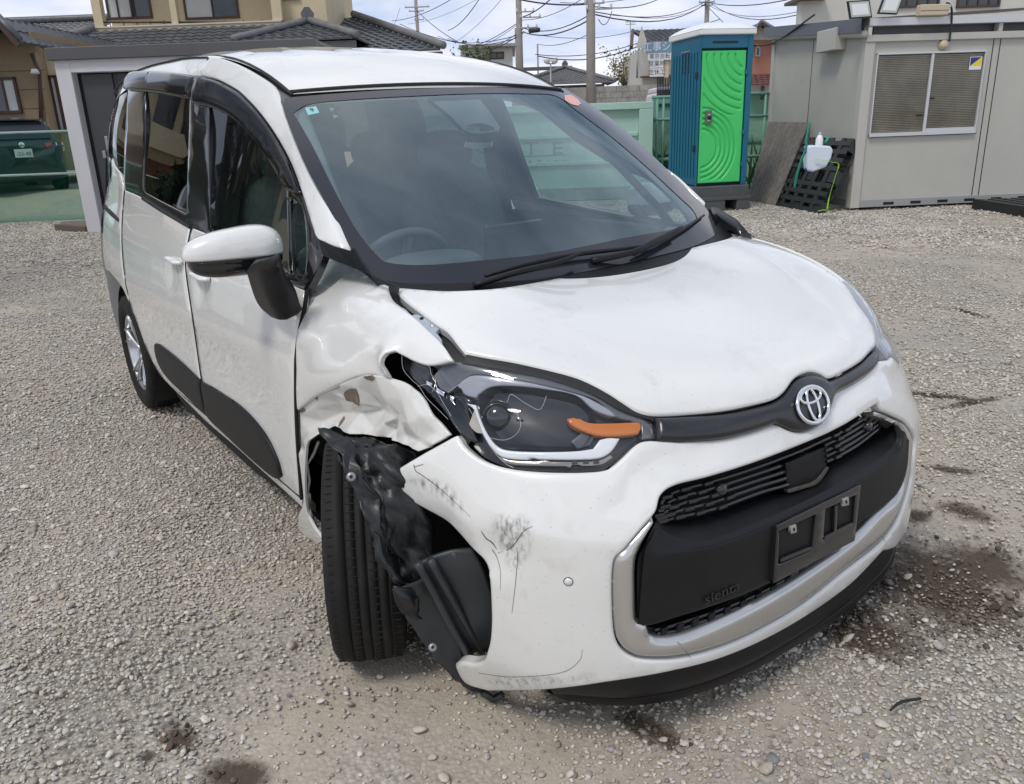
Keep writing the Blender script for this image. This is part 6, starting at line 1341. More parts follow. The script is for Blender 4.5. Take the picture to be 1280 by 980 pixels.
# ---------------------------------------------------------------- utility poles and wires
def pole(D,x,ytop,rad,label,arms=(),off=0):
    P=plD(D); a,zt=P.sz(x,max(ytop,-60)); a,_=P.sz(x,60); t=thing('utility_pole',tuple(P.pt(a,0)),label,'pole')
    tube('shaft',[P.pt(a,0),P.pt(a,zt)],[rad*1.15,rad],M['pole'],t,n=14)
    for (x0,x1,y,r_) in arms:
        p0=P.pt(P.sz(x0,y)[0],P.sz((x0+x1)/2,y)[1],rad*.8); p1=P.pt(P.sz(x1,y)[0],P.sz((x0+x1)/2,y)[1],rad*.8); tube('crossarm',[p0,p1],r_,M['steel'],t,n=4)
        for q in (.05,.5,.95): 
            c=p0+(p1-p0)*q; lathe('insulator',[(.0001,.16),(.045,.14),(.03,.08),(.055,.04),(.03,0)],c,(0,0,1),M['whitewall'],t,n=8)
    rebase(t); return P
P1=pole(30,738.5,-60,.145,'thick concrete utility pole nearest the van roof, with brackets',((730,755,5,.03),(732,765,12,.03)))
P2=pole(42,649.8,-60,.135,'concrete utility pole left of the thick one, cables leaving it at several heights',((645,668,15,.04),(648,672,35,.04),(649,676,22,.04)))
P3=pole(75,523.5,-3,.14,'thin distant pole with two crossarms above the tiled hip roofs',((506,537,9,.07),(511,530,14,.06),(518,530,25,.05)))
P4=pole(60,882,-4,.16,'distant pole with crossarm above the white toilet roof',((873,893,3,.06),(876,890,7,.05)))
P5=pole(55,672,55,.05,'slim metal mast over the low grey house',())
P6=pole(52,645,35,.05,'slim steel post left of the second concrete pole',())
ant=thing('tv_aerial',tuple(P5.pt(P5.sz(788,100)[0],0)),'thin television aerial left of the gabled signboard house','aerial'); a,z=P5.sz(788,27); tube('mast',[P5.pt(a,0),P5.pt(a,z)],.03,M['steel'],ant); 
for k,y in enumerate((27,31)): tube('boom',[P5.pt(*P5.sz(782,y)),P5.pt(*P5.sz(795,y-1))],.02,M['steel'],ant)
for k in range(5): c_=P5.pt(*P5.sz(783+k*2.4,28)); tube('element',[c_-P5.n*.4,c_+P5.n*.4],.012,M['steel'],ant)
rebase(ant)
WIRES=[((572,61,60),(654,25,42),.4),((572,61,60),(654,36,42),.5),((575,66,60),(655,39.5,42),.4),((570,52,75),(628,-2,50),.2),((572,60,70),(645,30,42),.3),((490,26,80),(566,-2,60),.3),((510,30,80),(600,-3,60),.3),((547,45,80),(654,42,42),.5),((654,21,42),(690,-3,40),.1),((654,25,42),(730,-3,35),.2),((654,35,42),(738,18,30),.3),((654,40,42),(738,24,30),.3),((668,43,42),(798,37,50),.3),((669,68,45),(800,53,45),.3),((672,70,45),(800,57,45),.4),((672,55,50),(738,42,30),.2),((738,14,30),(881,2,60),.5),((738,17,30),(881,5,60),.6),((766,18,32),(881,6,60),.4),((740,8,30),(825,-2,45),.2),((881,2,60),(1000,-4,40),.3),((881,4,60),(1010,12,35),.5),((890,5,60),(1000,18,35),.5),((735,5,30),(640,-3,30),.1),((700,3,40),(790,-2,40),.1),((800,40,50),(900,24,50),.2),((520,12,75),(572,52,60),.2),((500,10,75),(480,60,75),.2),((882,6,60),(906,30,50),.0),((500,30,70),(650,58,50),.5),((765,14,32),(748,24,30),.3),((560,48,65),(650,46,42),.4),((560,38,65),(600,-3,50),.3)]
def where(x,d): 
    return ('the left edge of the sky' if x<520 else 'the far thin pole' if x<600 else 'the low roofs' if x<640 else 'the second concrete pole' if x<715 else 'the thick concrete pole' if x<770 else 'the signboard house' if x<840 else 'the distant pole' if x<895 else 'the site office')
seen={}
def hgt(y): return 'upper' if y<8 else 'middle' if y<30 else 'low' if y<50 else 'lowest'
for i,((x0,y0,d0),(x1,y1,d1),sag) in enumerate(WIRES):
    p0=plD(d0).hit(x0,y0); p1=plD(d1).hit(x1,y1); t=np.linspace(0,1,10)[:,None]; P=p0+(p1-p0)*t; P[:,2]-=(4*t*(1-t)*sag)[:,0]
    o=tube('overhead_cable',P,.014+.006*(i%3),M['wire'],None,n=5); th_=('thin','medium','thick')[i%3]; w0_,w1q=(where(x0,d0),where(x1,d1)) if x0<x1 else (where(x1,d1),where(x0,d0))
    lab='%s %s cable from %s %s'%(th_,hgt((y0+y1)/2),w0_.replace('the ',''),('to '+w1q.replace('the ','')) if w1q!=w0_ else 'rising out of frame')
    if lab in seen: lab+=', %s one'%('shorter' if abs(x1-x0)<seen[lab] else 'longer')
    if lab in seen: lab+=', sagging more'
    seen[lab]=abs(x1-x0); tag(o,lab,'cable','overhead cables')
c=plD(36.); o=lathe('cable_closure',[(.0001,.3),(.09,.28),(.10,-.2),(.0001,-.24)],c.hit(667,38),(1,.3,0),M['wire'],None,n=12); tag(o,'black splice canister hanging on the cables between the two concrete poles','cable box')
# ---------------------------------------------------------------- mint steel bin
M['mint']=mat('mint painted steel',(.40,.60,.51),rough=.55,var=.05,vs=2,dirt=(.30,.38,.33),ds=3,dlo=.62,dhi=.9)
B_=Pl(at(790,249,z=0)[:2],None); ba=lambda x,y:B_.sz(x,y)
bn=thing('steel_bin',tuple(B_.O),'mint green open steel container with embossed lettering standing behind the car','container')
aR,zT=ba(817,128); aL,_=ba(520,138); _,z0=ba(700,236)
B_.block('body_plate',aL,aR,z0,zT,-1.9,-.10,M['mint'],bn)
B_.block('top_rail',aL,aR,zT-.10,zT+.02,-.10,0,M['mint'],bn,.01); B_.block('end_post',ba(799,160)[0],aR,z0,zT-.10,-.10,-.0,M['mint'],bn,.01)
for x0,x1 in ((735,742),(640,646)): B_.block('rib',ba(x0,160)[0],ba(x1,160)[0],ba(700,170)[1],zT-.1,-.1,-.02,M['mint'],bn,.01) if x0>700 else None
_,zr=ba(700,172); B_.block('swage',aL,ba(799,160)[0]-.01,zr-.02,zr+.05,-.1,-.05,M['mint'],bn,.012)
_,zr2=ba(700,206); B_.block('swage',aL,ba(799,160)[0]-.01,zr2-.02,zr2+.05,-.1,-.05,M['mint'],bn,.012)
_,zr3=ba(700,140); B_.block('swage',aL,ba(735,160)[0]-.01,zr3-.02,zr3+.05,-.1,-.05,M['mint'],bn,.012)
B_.block('lower_frame',aL,aR,z0-.22,z0,-1.8,-.06,mat('weathered mint frame',(.22,.30,.27),rough=.7,var=.2,vs=6),bn); B_.block('skid',aL,aR,.0,z0-.22,-1.7,-.2,M['concrete'],bn)
M['embo']=mat('grey embossed paint line',(.20,.30,.28),rough=.6)
def onbin(txt,x,y,size,sx=1.): a,z=ba(x,y); return text_on(txt,B_.pt(a,z,-.095),B_.e,(0,0,1),size,M['embo'],bn,name='lettering',ext=.004,sx=sx)
for ch,x in (('C',604),('R',632),('T',664),('E',697)): onbin(ch,x,186,.30,1.5)
B_.block('lettering_underline',ba(592,198)[0],ba(709,196)[0],ba(650,196)[1]-.004,ba(650,196)[1]+.008,-.10,-.094,M['embo'],bn)
for i,ch in enumerate('CORPORATION'): onbin(ch,597+i*11,202.5-.0*i,.085,1.6)
rebase(bn)
# ---------------------------------------------------------------- green mesh fence in the gaps
f2=thing('mesh_fence',tuple(plD(15.5).pt(0,0)),'low green rail and net fence behind the portable toilet','fence')
F_=plD(15.5); fa=lambda x,y:F_.sz(x,y)
M['railt']=mat('teal green rail',(.16,.33,.27),rough=.5)
for y in (117,145,195): 
    z=fa(945,y)[1]; tube('rail',[F_.pt(fa(815,y)[0],z),F_.pt(fa(968,y)[0],z)],.03,M['railt'],f2,n=6)
for x in (822,830,958): tube('post',[F_.pt(fa(x,110)[0],0),F_.pt(fa(x,110)[0],fa(945,116)[1])],.025,M['railt'],f2,n=6)
F_.block('net',fa(815,150)[0],fa(968,150)[0],0,fa(945,117)[1],-.01,-.005,M['net'],f2)
for i in range(9): tube('guard_rail_bar',[F_.pt(fa(822+i*2,100)[0],fa(945,117)[1]),F_.pt(fa(822+i*2,100)[0],fa(825,97)[1])],.012,M['wire'],f2,n=5)
rebase(f2)
rng2=np.random.default_rng(5)
# dry brush behind
for (x,y,n_,lab) in ((824,178,60,'dry brown weeds behind the net beside the mint bin'),(950,178,50,'dull green weeds behind the net right of the toilet')):
    Pq=plD(16.5); b0=Pq.pt(Pq.sz(x,y)[0],0); V=[];F=[]
    for k in range(n_):
        c=b0+np.array([rng2.normal(0,.25),rng2.normal(0,.25),0]); d=np.array([rng2.normal(0,.18),rng2.normal(0,.18),rng2.uniform(.5,1.1)]); wv=np.array([rng2.normal(),rng2.normal(),0])*.02; n0_=len(V); V+=[c-wv,c+wv,c+d*.6+wv+[.03,0,0],c+d]; F.append((n0_,n0_+1,n0_+2,n0_+3))
    o=mk('weeds',V,F,mat('dry weed',(.16,.13,.06),rough=.9,var=.4,vs=9),None,False); tag(o,lab,'weeds')
# ---------------------------------------------------------------- portable toilet
M['teal']=mat('teal moulded plastic',(.006,.125,.215),rough=.42,var=.06,vs=3,dirt=(.05,.17,.22),ds=12,dlo=.65,dhi=.9)
M['green']=mat('bright green moulded plastic',(.06,.60,.15),rough=.38,var=.04,vs=3)
M['dgreen']=mat('deep green groove',(.01,.22,.045),rough=.5)
M['twhite']=mat('white translucent roof plastic',(.78,.80,.80),rough=.4)
M['pbase']=mat('dark grey skid plastic',(.075,.08,.082),rough=.6,var=.1,vs=6,dirt=(.17,.16,.15),ds=10,dlo=.55,dhi=.85)
pO=at(869,264.5,z=0); pE=at(933,257,z=0)-at(900,260.8,z=0); pE=np.array([.40,.92,0]); A_=Pl(pO[:2],pE); aa=lambda x,y:A_.sz(x,y)
S_=Pl(pO[:2],np.array([-pE[1],pE[0]])*(1 if (-pE[1])<0 else -1)); sa=lambda x,y:S_.sz(x,y)
W0=0.;W1=aa(937,150)[0]; _,zb=aa(900,232); _,zt=aa(900,43); dep=abs(sa(836,150)[0]); print('TOILET',W1,zb,zt,dep,sa(836,150),sa(834,240))
dep=1.12
pt=thing('portable_toilet',tuple(pO),'teal portable toilet with bright green moulded door and white roof','toilet')
def pblk(n,a0,a1,z0,z1,o0,o1,m,par=pt,bev=.012): return A_.block(n,a0,a1,z0,z1,o0,o1,m,par,bev)
d0=aa(876,150)[0]+.0; dl=aa(875.5,150)[0]; dr=aa(929,150)[0]; _,dt=aa(905,63); _,db=aa(900,228)
body=pblk('body',.0,W1,zb,zt,-dep,-.06,M['teal'],bev=.03)
pblk('front_post',0,dl-.02,zb,zt,-.06,0,M['teal'],body); pblk('front_post',dr+.02,W1,zb,zt,-.06,0,M['teal'],body); pblk('front_header',dl-.02,dr+.02,dt+.03,zt,-.06,-.0,M['teal'],body); pblk('door_shadow',dl-.02,dr+.02,db-.03,dt+.03,-.06,-.052,M['rubber'],body,0)
pblk('header_recess',dl+.15,dr-.15,dt+.10,dt+.13,-.0,.006,M['rubber'],body,.002)
# door with concentric pressed grooves
nx_,nz_=90,190; V=[];F=[]; dw,dh=dr-dl,dt-db
cA=np.array([.0,.36]); cB=np.array([1.05,1.06])
for i in range(nx_+1):
    for j in range(nz_+1):
        u,v=i/nx_,j/nz_; x=u*dw; z=v*dh; o=0.
        rA=math.hypot((u-.02)*dw,(v-.27)*dh); rB=math.hypot((u-1.08)*dw,(v-.98)*dh)
        e=min(u,1-u)*dw; ez=min(v,1-v)*dh; k=min(1,max(0,(min(e,ez)-.035)/.02))
        if rB<dh*.50 and v>.52 : 
            for R_ in (.16,.24,.32,.40,.48,.56,.64): o+=-.020*math.exp(-((rB-R_*dh*.75)/.014)**2)
        elif v<.60:
            for R_ in (.30,.38,.46,.54,.62): 
                if rA>.1: o+=-.020*math.exp(-((rA-R_*dh*.50*1.0)/.014)**2)
        V.append(A_.pt(dl+x,db+z,-.018+o*k))
for i in range(nx_):
    for j in range(nz_): F.append((i*(nz_+1)+j,(i+1)*(nz_+1)+j,(i+1)*(nz_+1)+j+1,i*(nz_+1)+j+1))
dr_=mk('door',V,F,M['green'],pt); sd_=dr_.modifiers.new('thick','SOLIDIFY'); sd_.thickness=.03
a,z=aa(885.5,146.5); lk=pblk('latch_plate',a-.05,a+.05,z-.10,z+.10,-.02,.012,mat('grey latch plate',(.13,.13,.125),rough=.5),dr_,.008)
lathe('latch_knob',[(.0001,.03),(.028,.03),(.032,.012)],A_.pt(a+.01,z-.005,.0),A_.n,M['rubber'],lk,n=18); pblk('latch_indicator',a-.018,a+.025,z+.028,z+.045,.012,.016,M['whitewall'],lk,.001); pblk('latch_indicator',a-.018,a+.025,z-.055,z-.038,.012,.018,M['whitewall'],lk,.001)
for zz in (aa(930,165)[1],aa(930,205)[1],aa(930,90)[1]): pblk('hinge',dr-.01,dr+.03,zz-.03,zz+.03,-.0,.012,M['teal'],body,.004)
# side ribs, vents
for k in range(9):
    a=-dep*(.12+.76*k/8); V_q,F_q=box_vf(A_.pt(0,(zb+zt)/2-.05,a)-A_.e*.008,(.006,.035,zt-zb-.35),A_.R()); mk('side_rib',V_q,F_q,M['teal'],body,False)
for k in range(9): 
    V_q,F_q=box_vf(A_.pt(0,sa(853,66+k*3.2)[1],-dep*.48)-A_.e*.006,(.006,dep*.26,.014),A_.R()); mk('vent_slot',V_q,F_q,M['steel'] if k==0 else M['rubber'],body,False)
for zz in (sa(868,95)[1],sa(868,186)[1]): pblk('side_clip',-.014,.0,zz-.05,zz+.05,-.16,-.08,M['rubber'],body,.004)
# roof: shallow crowned cap
n_=14; V=[];F=[]
for i in range(n_+1):
    for j in range(n_+1):
        u,v=i/n_*2-1,j/n_*2-1; hh=(1-max(abs(u),abs(v))**3)*.13
        V.append(A_.pt(W1/2+u*(W1/2+.03),zt+.075+hh,-dep/2+v*(dep/2+.03)))
F=[(i*(n_+1)+j,i*(n_+1)+j+1,(i+1)*(n_+1)+j+1,(i+1)*(n_+1)+j) for i in range(n_) for j in range(n_)]
rf=mk('roof',V,F,M['twhite'],pt); pblk('roof_rim',-.03,W1+.03,zt-.005,zt+.078,-dep-.03,.03,M['twhite'],rf,.02)
# skid base
_,zs=aa(905,247); bs_=pblk('skid_base',-.08,W1+.03,zs-.02,zb,-dep-.05,.06,M['pbase'],bev=.02)
for a_0,a_1 in ((-.08,aa(903,255)[0]),(aa(917,255)[0],W1+.03)): pblk('skid_foot',a_0,a_1,.0,zs-.02,-dep-.05,.10,M['pbase'],bs_,.015)
pblk('skid_back',aa(903,255)[0],aa(917,255)[0],.02,zs-.02,-dep,-.3,M['void'],bs_,0); pblk('skid_ledge',-.09,W1+.04,zs-.03,zs+.02,0,.11,M['pbase'],bs_,.008)
rebase(pt)
# ---------------------------------------------------------------- site office
M['offw']=mat('warm grey office panel',(.45,.445,.405),rough=.55,var=.04,vs=2,dirt=(.30,.29,.26),ds=4,dlo=.62,dhi=.95)
M['offl']=mat('pale office post',(.47,.46,.425),rough=.55,var=.03,vs=3)
M['alu']=mat('aluminium window frame',(.60,.61,.63),rough=.4,metal=.35)
C_=Pl((-5.11,9.58),(.516,.857)); ca=lambda x,y:C_.sz(x,y); Lf=Pl((-5.11,9.58),(-.857,.516)); la_=lambda x,y:Lf.sz(x,y)
of=thing('site_office',(-5.11,9.58,0),'grey prefabricated site office with blinds drawn in its sliding window','building')
ZT=2.30; Ld=3.25
C_.block('front_wall',.12,4.2,.14,ZT,-.08,-.02,M['offw'],of); 
C_.block('corner_post',-.01,.13,.03,ZT,-.13,.012,M['offl'],of,.006)
Lf.block('side_wall',.13,Ld,.14,2.66,-.08,-.02,M['offw'],of); Lf.block('back_post',Ld,Ld+.12,.0,2.75,-.1,.01,M['offl'],of,.006)
C_.block('floor_beam',.13,4.2,.035,.14,-.09,.006,M['steel'],of,.004); C_.block('foundation_gap',.13,4.2,0,.035,-.2,-.1,M['void'],of)
Lf.block('floor_beam',.13,Ld,.035,.14,-.09,.006,M['steel'],of,.004)
for k in range(9): C_.block('beam_slot',.5+k*.42,.66+k*.42,.06,.10,.006,.009,M['void'],of)
C_.block('eave_beam',-.01,4.2,ZT,ZT+.09,-.10,.03,M['offl'],of,.006); C_.block('eave_gap',.13,4.2,ZT+.09,ZT+.20,-.12,-.08,M['sheddoor'],of); C_.block('roof_beam',-.01,4.2,ZT+.20,ZT+.30,-.14,.06,M['alu'],of,.006)
C_.block('beam_bracket',ca(1252,18)[0]-.03,ca(1252,18)[0]+.03,ZT+.09,ZT+.20,-.08,.03,M['offl'],of,.004)
for x in (1246.8,1255.5): a=ca(x,27)[0]+.0; C_.block('panel_joint',a-.006,a+.006,.14,ZT,-.02,-.016,M['rubber'],of)
a=ca(1089,30)[0]; C_.block('panel_joint',a-.005,a+.005,.14,ZT,-.02,-.016,M['rubber'],of)
a2=ca(1241,170)[0]
for z in (ca(1100,166)[1]-.06,): C_.block('panel_joint',.22,ca(1221,170)[0],z-.004,z+.004,-.02,-.016,M['rubber'],of)
for x in (1012,): a=la_(x,100)[0]; Lf.block('panel_joint',a-.006,a+.006,.14,2.6,-.02,-.016,M['rubber'],of)
# lean-to roof edge of the side
tube('side_gutter',[Lf.pt(-.05,2.40,.05),Lf.pt(Ld+.2,2.70,.05)],.05,M['offl'],of,n=6)
mk('roof_sheet',[Lf.pt(-.05,2.60,.12),Lf.pt(Ld+.25,2.86,.12),Lf.pt(Ld+.25,3.0,-4.2),Lf.pt(-.05,2.75,-4.2),Lf.pt(-.05,2.42,.12),Lf.pt(Ld+.25,2.70,.12)],[(0,1,2,3),(4,5,1,0)],mat('blue grey roof edge',(.12,.13,.16),rough=.5),of,False)
# window
wx0,wz1=ca(1096,66.5); wx1,_=ca(1232,66); _,wz0=ca(1150,169)
def cw(n,a0,a1,z0,z1,o0,o1,m,par,bev=.003): return C_.block(n,a0,a1,z0,z1,o0,o1,m,par,bev)
wn=cw('window',wx0,wx1,wz0,wz0+.05,-.02,.03,M['alu'],of); cw('frame',wx0,wx1,wz1-.025,wz1,-.02,.03,M['alu'],wn); cw('frame',wx0,wx0+.018,wz0,wz1,-.02,.028,M['alu'],wn); cw('frame',wx1-.018,wx1,wz0,wz1,-.02,.028,M['alu'],wn)
mid=ca(1160,117)[0]; cw('frame',mid-.022,mid+.018,wz0+.05,wz1-.025,-.01,.022,M['alu'],wn); cw('frame',mid+.02,wx1-.018,wz0+.05,wz0+.09,-.01,.018,M['alu'],wn)
cw('pane',wx0+.018,wx1-.018,wz0+.05,wz1-.025,-.004,.000,M['officeglass'],wn,0)
bl_=mat('beige blind slat',(.60,.54,.45),rough=.7,var=.25,vs=2.5)
cw('blind_back',wx0+.02,wx1-.02,wz0+.05,wz1-.03,-.0195,-.017,mat('dim room',(.12,.10,.08),rough=.9,var=.3,vs=3),wn,0)
ns=44
for k in range(ns):
    z=wz0+.055+(wz1-wz0-.09)*k/ns
    for x0,x1 in ((wx0+.02,mid-.02),(mid+.02,wx1-.02)):
        V_q=[C_.pt(x0,z,-.016),C_.pt(x1,z,-.016),C_.pt(x1,z+.017,-.009),C_.pt(x0,z+.017,-.009)]; mk('blind_slat',V_q,[(0,1,2,3)],bl_,wn,False)
cw('window_latch',mid-.005,mid+.10,ca(1165,123)[1]-.01,ca(1165,123)[1]+.01,.0,.012,M['rubber'],wn,.002); cw('window_latch',mid-.14,mid-.04,ca(1145,144)[1]-.01,ca(1145,144)[1]+.008,.0,.012,M['rubber'],wn,.002)
# sticker
sx0,sz1=ca(1213,71);sx1,_=ca(1228,71);_,sz0=ca(1220,87)
stk=cw('window_sticker',sx0,sx1,sz0,sz1,.001,.003,M['signw'],wn,0); mk('sticker_blue',[C_.pt(sx0+.008,sz0+.05,.0035),C_.pt(sx1-.01,sz1-.008,.0035),C_.pt(sx0+.008,sz1-.008,.0035)],[(0,1,2)],mat('navy print',(.02,.03,.22),rough=.5),stk,False); mk('sticker_yellow',[C_.pt(sx0+.008,sz0+.05,.0038),C_.pt(sx1-.01,sz0+.05,.0038),C_.pt(sx1-.01,sz1-.008,.0038)],[(0,1,2)],mat('yellow print',(.75,.62,.02),rough=.5),stk,False)
# wall fittings
cr0=mat('cream plastic box',(.52,.45,.32),rough=.55); bx0,_=ca(1143,12); bx1,_=ca(1178,12); zc=ca(1160,14)[1]
bxo=cw('junction_box',bx0,bx1,zc-.07,zc+.07,.04,.16,cr0,of,.012); cw('box_lid_seam',bx0,bx1,zc-.012,zc-.006,.16,.163,M['gutter'],bxo,0)
c0=ca(1177,5);c1=ca(1184,12);c2=ca(1186,30);c3=ca(1184,52); tube('black_cable',[C_.pt(bx1-.03,zc+.05,.1),C_.pt(*c0,.14),C_.pt(*c1,.10),C_.pt(*c2,.06),C_.pt(*c3,.05)],.014,M['wire'],of,step=.04)
q=ca(1179,56); lathe('cable_entry_cover',[(.0001,.05),(.05,.045),(.062,.02),(.065,-.02)],C_.pt(*q,-.0),C_.n+np.array([0,0,.3]),cr0,of,n=20)
lathe('security_camera',[(.0001,.05),(.035,.03),(.045,0),(.045,-.03)],C_.pt(*ca(1179,8),.1),(0,0,1),M['whitewall'],of,n=18)
tube('long_black_cable',[Lf.pt(*la_(1030,18),.15),Lf.pt(*la_(985,48),.12),Lf.pt(*la_(966,56),.1),plD(13.).hit(943,57)],.014,M['wire'],of,step=.1)
rebase(of)
# vent hood on the side wall
v0=la_(1032,64);v1=la_(1055,64); vh=Lf.block('vent_hood',v1[0],v0[0],la_(1044,64)[1],la_(1044,37)[1],-.02,.16,M['offl'],None,.012); tag(vh,'pale box-shaped vent hood on the side wall of the site office','vent')
# flood lights
M['lens_f']=mat('greenish flood lamp glass',(.42,.50,.46),rough=.25,coat=1.)
def flood(P,pts,label,off):
    A0,B0,C0,D0=[P.pt(*P.sz(*p),off) for p in pts]; o=thing('flood_light',tuple((A0+C0)/2),label,'flood light')
    ea=B0-A0; eb=D0-A0; w_,h_=np.linalg.norm(ea),np.linalg.norm(eb); ea/=w_; eb/=h_; nn=P.n
    mk_=lambda nm,i,m,t0,t1,par=o: prism(nm,[(i,i),(w_-i,i),(w_-i,h_-i),(i,h_-i)],(A0+nn*t0,ea,eb),(t1-t0) if np.cross(ea,eb)@nn>0 else -(t1-t0),m,par,.004)
    mk_('housing',0,M['rubber'],0,.035); mk_('lamp_glass',.018,M['lens_f'],.036,.040); mk_('reflector_rim',.045,M['twhite'],.0405,.042)
    tube('bracket',[(A0+B0+C0+D0)/4-nn*.01,(A0+B0+C0+D0)/4-nn*.12],.012,M['rubber'],o); rebase(o)
flood(C_,((1052.5,3.5),(1080,1.5),(1081,24),(1056,25.5)),'square flood light with pale green glass, left one on the corner of the site office',.12)
flood(C_,((1098,-3),(1122,-2),(1113,20.5),(1090,19)),'tilted flood light with pale green glass, right one on the corner of the site office',.12)
# ---------------------------------------------------------------- boards, pallet, jug
M['board']=mat('weathered grey board',(.17,.155,.14),rough=.9,var=.25,vs=5,stretch=(1,1,1),dirt=(.08,.075,.07),ds=14,dlo=.45,dhi=.75,bump=.002,bs=60)
wb_=thing('board_stack',tuple(at(952,256,z=0)),'weathered grey boards leaning against the site office, left of the black pallet','boards')
def ln(px,py,off): 
    r=ray(px,py); t=((Lf.O+Lf.n*off-CAM)@Lf.n)/(r@Lf.n); return CAM+r*t
# board tops rest on the wall, feet stand out from it
topL,topR=np.array([961,152.]),np.array([1010,153.]); botL,botR=np.array([933.5,250.]),np.array([967,258.])
GT=lambda x,y:at(x,y,z=.0)
n_b=9
for k in range(n_b):
    t0,t1=k/n_b,(k+.93)/n_b; P_=[]
    for t in (t0,t1): tp=topL+(topR-topL)*t; bt_=botL+(botR-botL)*t; P_.append((ln(tp[0],tp[1],.05+.01*(k%2)),GT(bt_[0],bt_[1])))
    (a,b),(c,d)=P_; nn=np.cross(c-a,b-a); nn/=np.linalg.norm(nn); nn*=np.sign(nn@(CAM-a)); th=.03
    V=[b,d,c,a,b-nn*th,d-nn*th,c-nn*th,a-nn*th]; o=mk('board',V,[(0,1,2,3),(7,6,5,4),(0,4,5,1),(1,5,6,2),(2,6,7,3),(3,7,4,0)],M['board'],wb_,False); bevel(o,.003)
rebase(wb_)
# plastic pallet: a leaning grid
M['pallet']=mat('black pallet plastic',(.014,.014,.015),rough=.5,var=.2,vs=10,dirt=(.07,.065,.06),ds=25,dlo=.6,dhi=.9)
pl_=thing('plastic_pallet',tuple(at(1000,264,z=0)),'black plastic pallet tipped on edge against the corner of the site office','pallet')
pa=at(962,256,z=.0); pb_=at(1020,267.5,z=.0); pc=ln(1058,177,.15); pd=ln(1003,171,.15)
e1=pb_-pa; w_=np.linalg.norm(e1); e1/=w_; e2=(pd-pa); e2-=(e2@e1)*e1*.0; h_=np.linalg.norm(e2); e2/=h_; e3=np.cross(e1,e2); e3/=np.linalg.norm(e3); e3*=np.sign(e3@(CAM-pa))
print('PALLET',w_,h_,proj(np.array([pa,pb_,pc,pd])).round())
Rp=np.stack([e1,e2,e3],1)
def pb__(nm,a0,a1,b0,b1,c0,c1): 
    V=[pa+e1*x+e2*y+e3*z for x in (a0,a1) for y in (b0,b1) for z in (c0,c1)]; return mk(nm,V,[(0,1,3,2),(4,6,7,5),(0,4,5,1),(2,3,7,6),(0,2,6,4),(1,5,7,3)],M['pallet'],pl_,False)
for layer in (0,-.12):
    for k in range(9): pb__('deck_slat',0,w_,h_*k/9+.01,h_*(k+.62)/9,layer-.018,layer) if k not in (4,) else None
    for k in range(5): pb__('deck_rib',w_*k/5+.01,w_*(k+.35)/5,0,h_,layer-.020,layer-.002)
for i in range(3):
    for j in range(3): pb__('pallet_block',w_*(i*.42),w_*(i*.42+.16),h_*(j*.42),h_*(j*.42+.16),-.121,-.016)
rebase(pl_)
# second pallet edge, behind right
jug=thing('water_jug',tuple(pa+e2*h_*.55+e1*w_*.55+e3*.02),'translucent white water jug with blue caps strapped to the black pallet','jug')
M['jug']=mat('milky jug plastic',(.62,.68,.78),rough=.35,spec=.5); M['bluecap']=mat('blue plastic cap',(.01,.03,.45),rough=.4)
J=Pl((pa+e3*.12)[:2],None)
J=Pl((at(1020,190,d=10.6))[:2],None); ja=lambda x,y:J.sz(x,y)
pts=[ja(x,y) for x,y in ((1004,182),(1012,181),(1033,182),(1036.5,187),(1034,197),(1028,208),(1012,214),(1004,213),(1003,200))]
jb=prism('jug_body',[(a,z) for a,z in pts],(J.O,J.e,(0,0,1)),-.16 if np.cross(J.e,[0,0,1.])@J.n<0 else .16,M['jug'],jug,.03)
lathe('screw_cap',[(.0001,.03),(.036,.03),(.038,0),(.036,-.02)],J.pt(*ja(1006,186.5),.10),-J.e+J.n*.5,M['bluecap'],jug,n=24); lathe('tap',[(.0001,.03),(.022,.03),(.024,-.02)],J.pt(*ja(1006,211),.10),-J.e+J.n*.3,M['bluecap'],jug,n=18)
rebase(jug)
bo=thing('spray_bottle',tuple(J.pt(*ja(1022,181),.05)),'small white plastic bottle standing on the water jug','bottle')
lathe('bottle_body',[(.0001,0),(.045,.0),(.048,.02),(.046,.08),(.03,.12),(.018,.135)],J.pt(*ja(1022,182),.05),(0,0,1),M['twhite'],bo,n=24); lathe('bottle_cap',[(.019,.13),(.02,.165),(.0001,.17)],J.pt(*ja(1022,182),.05),(0,0,1),mat('pale blue cap',(.3,.45,.6),rough=.4),bo,n=18); rebase(bo)
def strap(pts,wd,m,label,P=J,off=.14,grp=None):
    X_=np.array([P.pt(*P.sz(x,y),o) for x,y,o in pts]); o=tube('strap',X_,wd,m,None,n=6,step=.03,flat=.25); tag(o,label,'strap',grp); return o
M['gstrap']=mat('green webbing strap',(.02,.25,.17),rough=.7); M['ystrap']=mat('lime tape',(.38,.72,.04),rough=.5)
strap([(1009,153,.1),(1006,163,.12),(1003,176,.14),(1003,186,.14),(997,200,.14),(992,220,.12),(990,234,.1)],.026,M['gstrap'],'green webbing strap hanging over the pallet left of the jug')
strap([(1028,178,.1),(1034,170,.06),(1037,170,.04)],.022,M['gstrap'],'short end of green webbing behind the white bottle')
strap([(1012,198,.20),(1026,200,.20),(1034,202,.16),(1044,205,.12),(1040,222,.1),(1034,245,.08),(1032,262,.05)],.012,M['ystrap'],'lime green tape tied round the jug and trailing to the ground')
strap([(1022,264,.0),(1030,262,.03),(1038,266,.04),(1034,263,.06)],.014,M['ystrap'],'loose coil of lime tape on the gravel under the pallet')
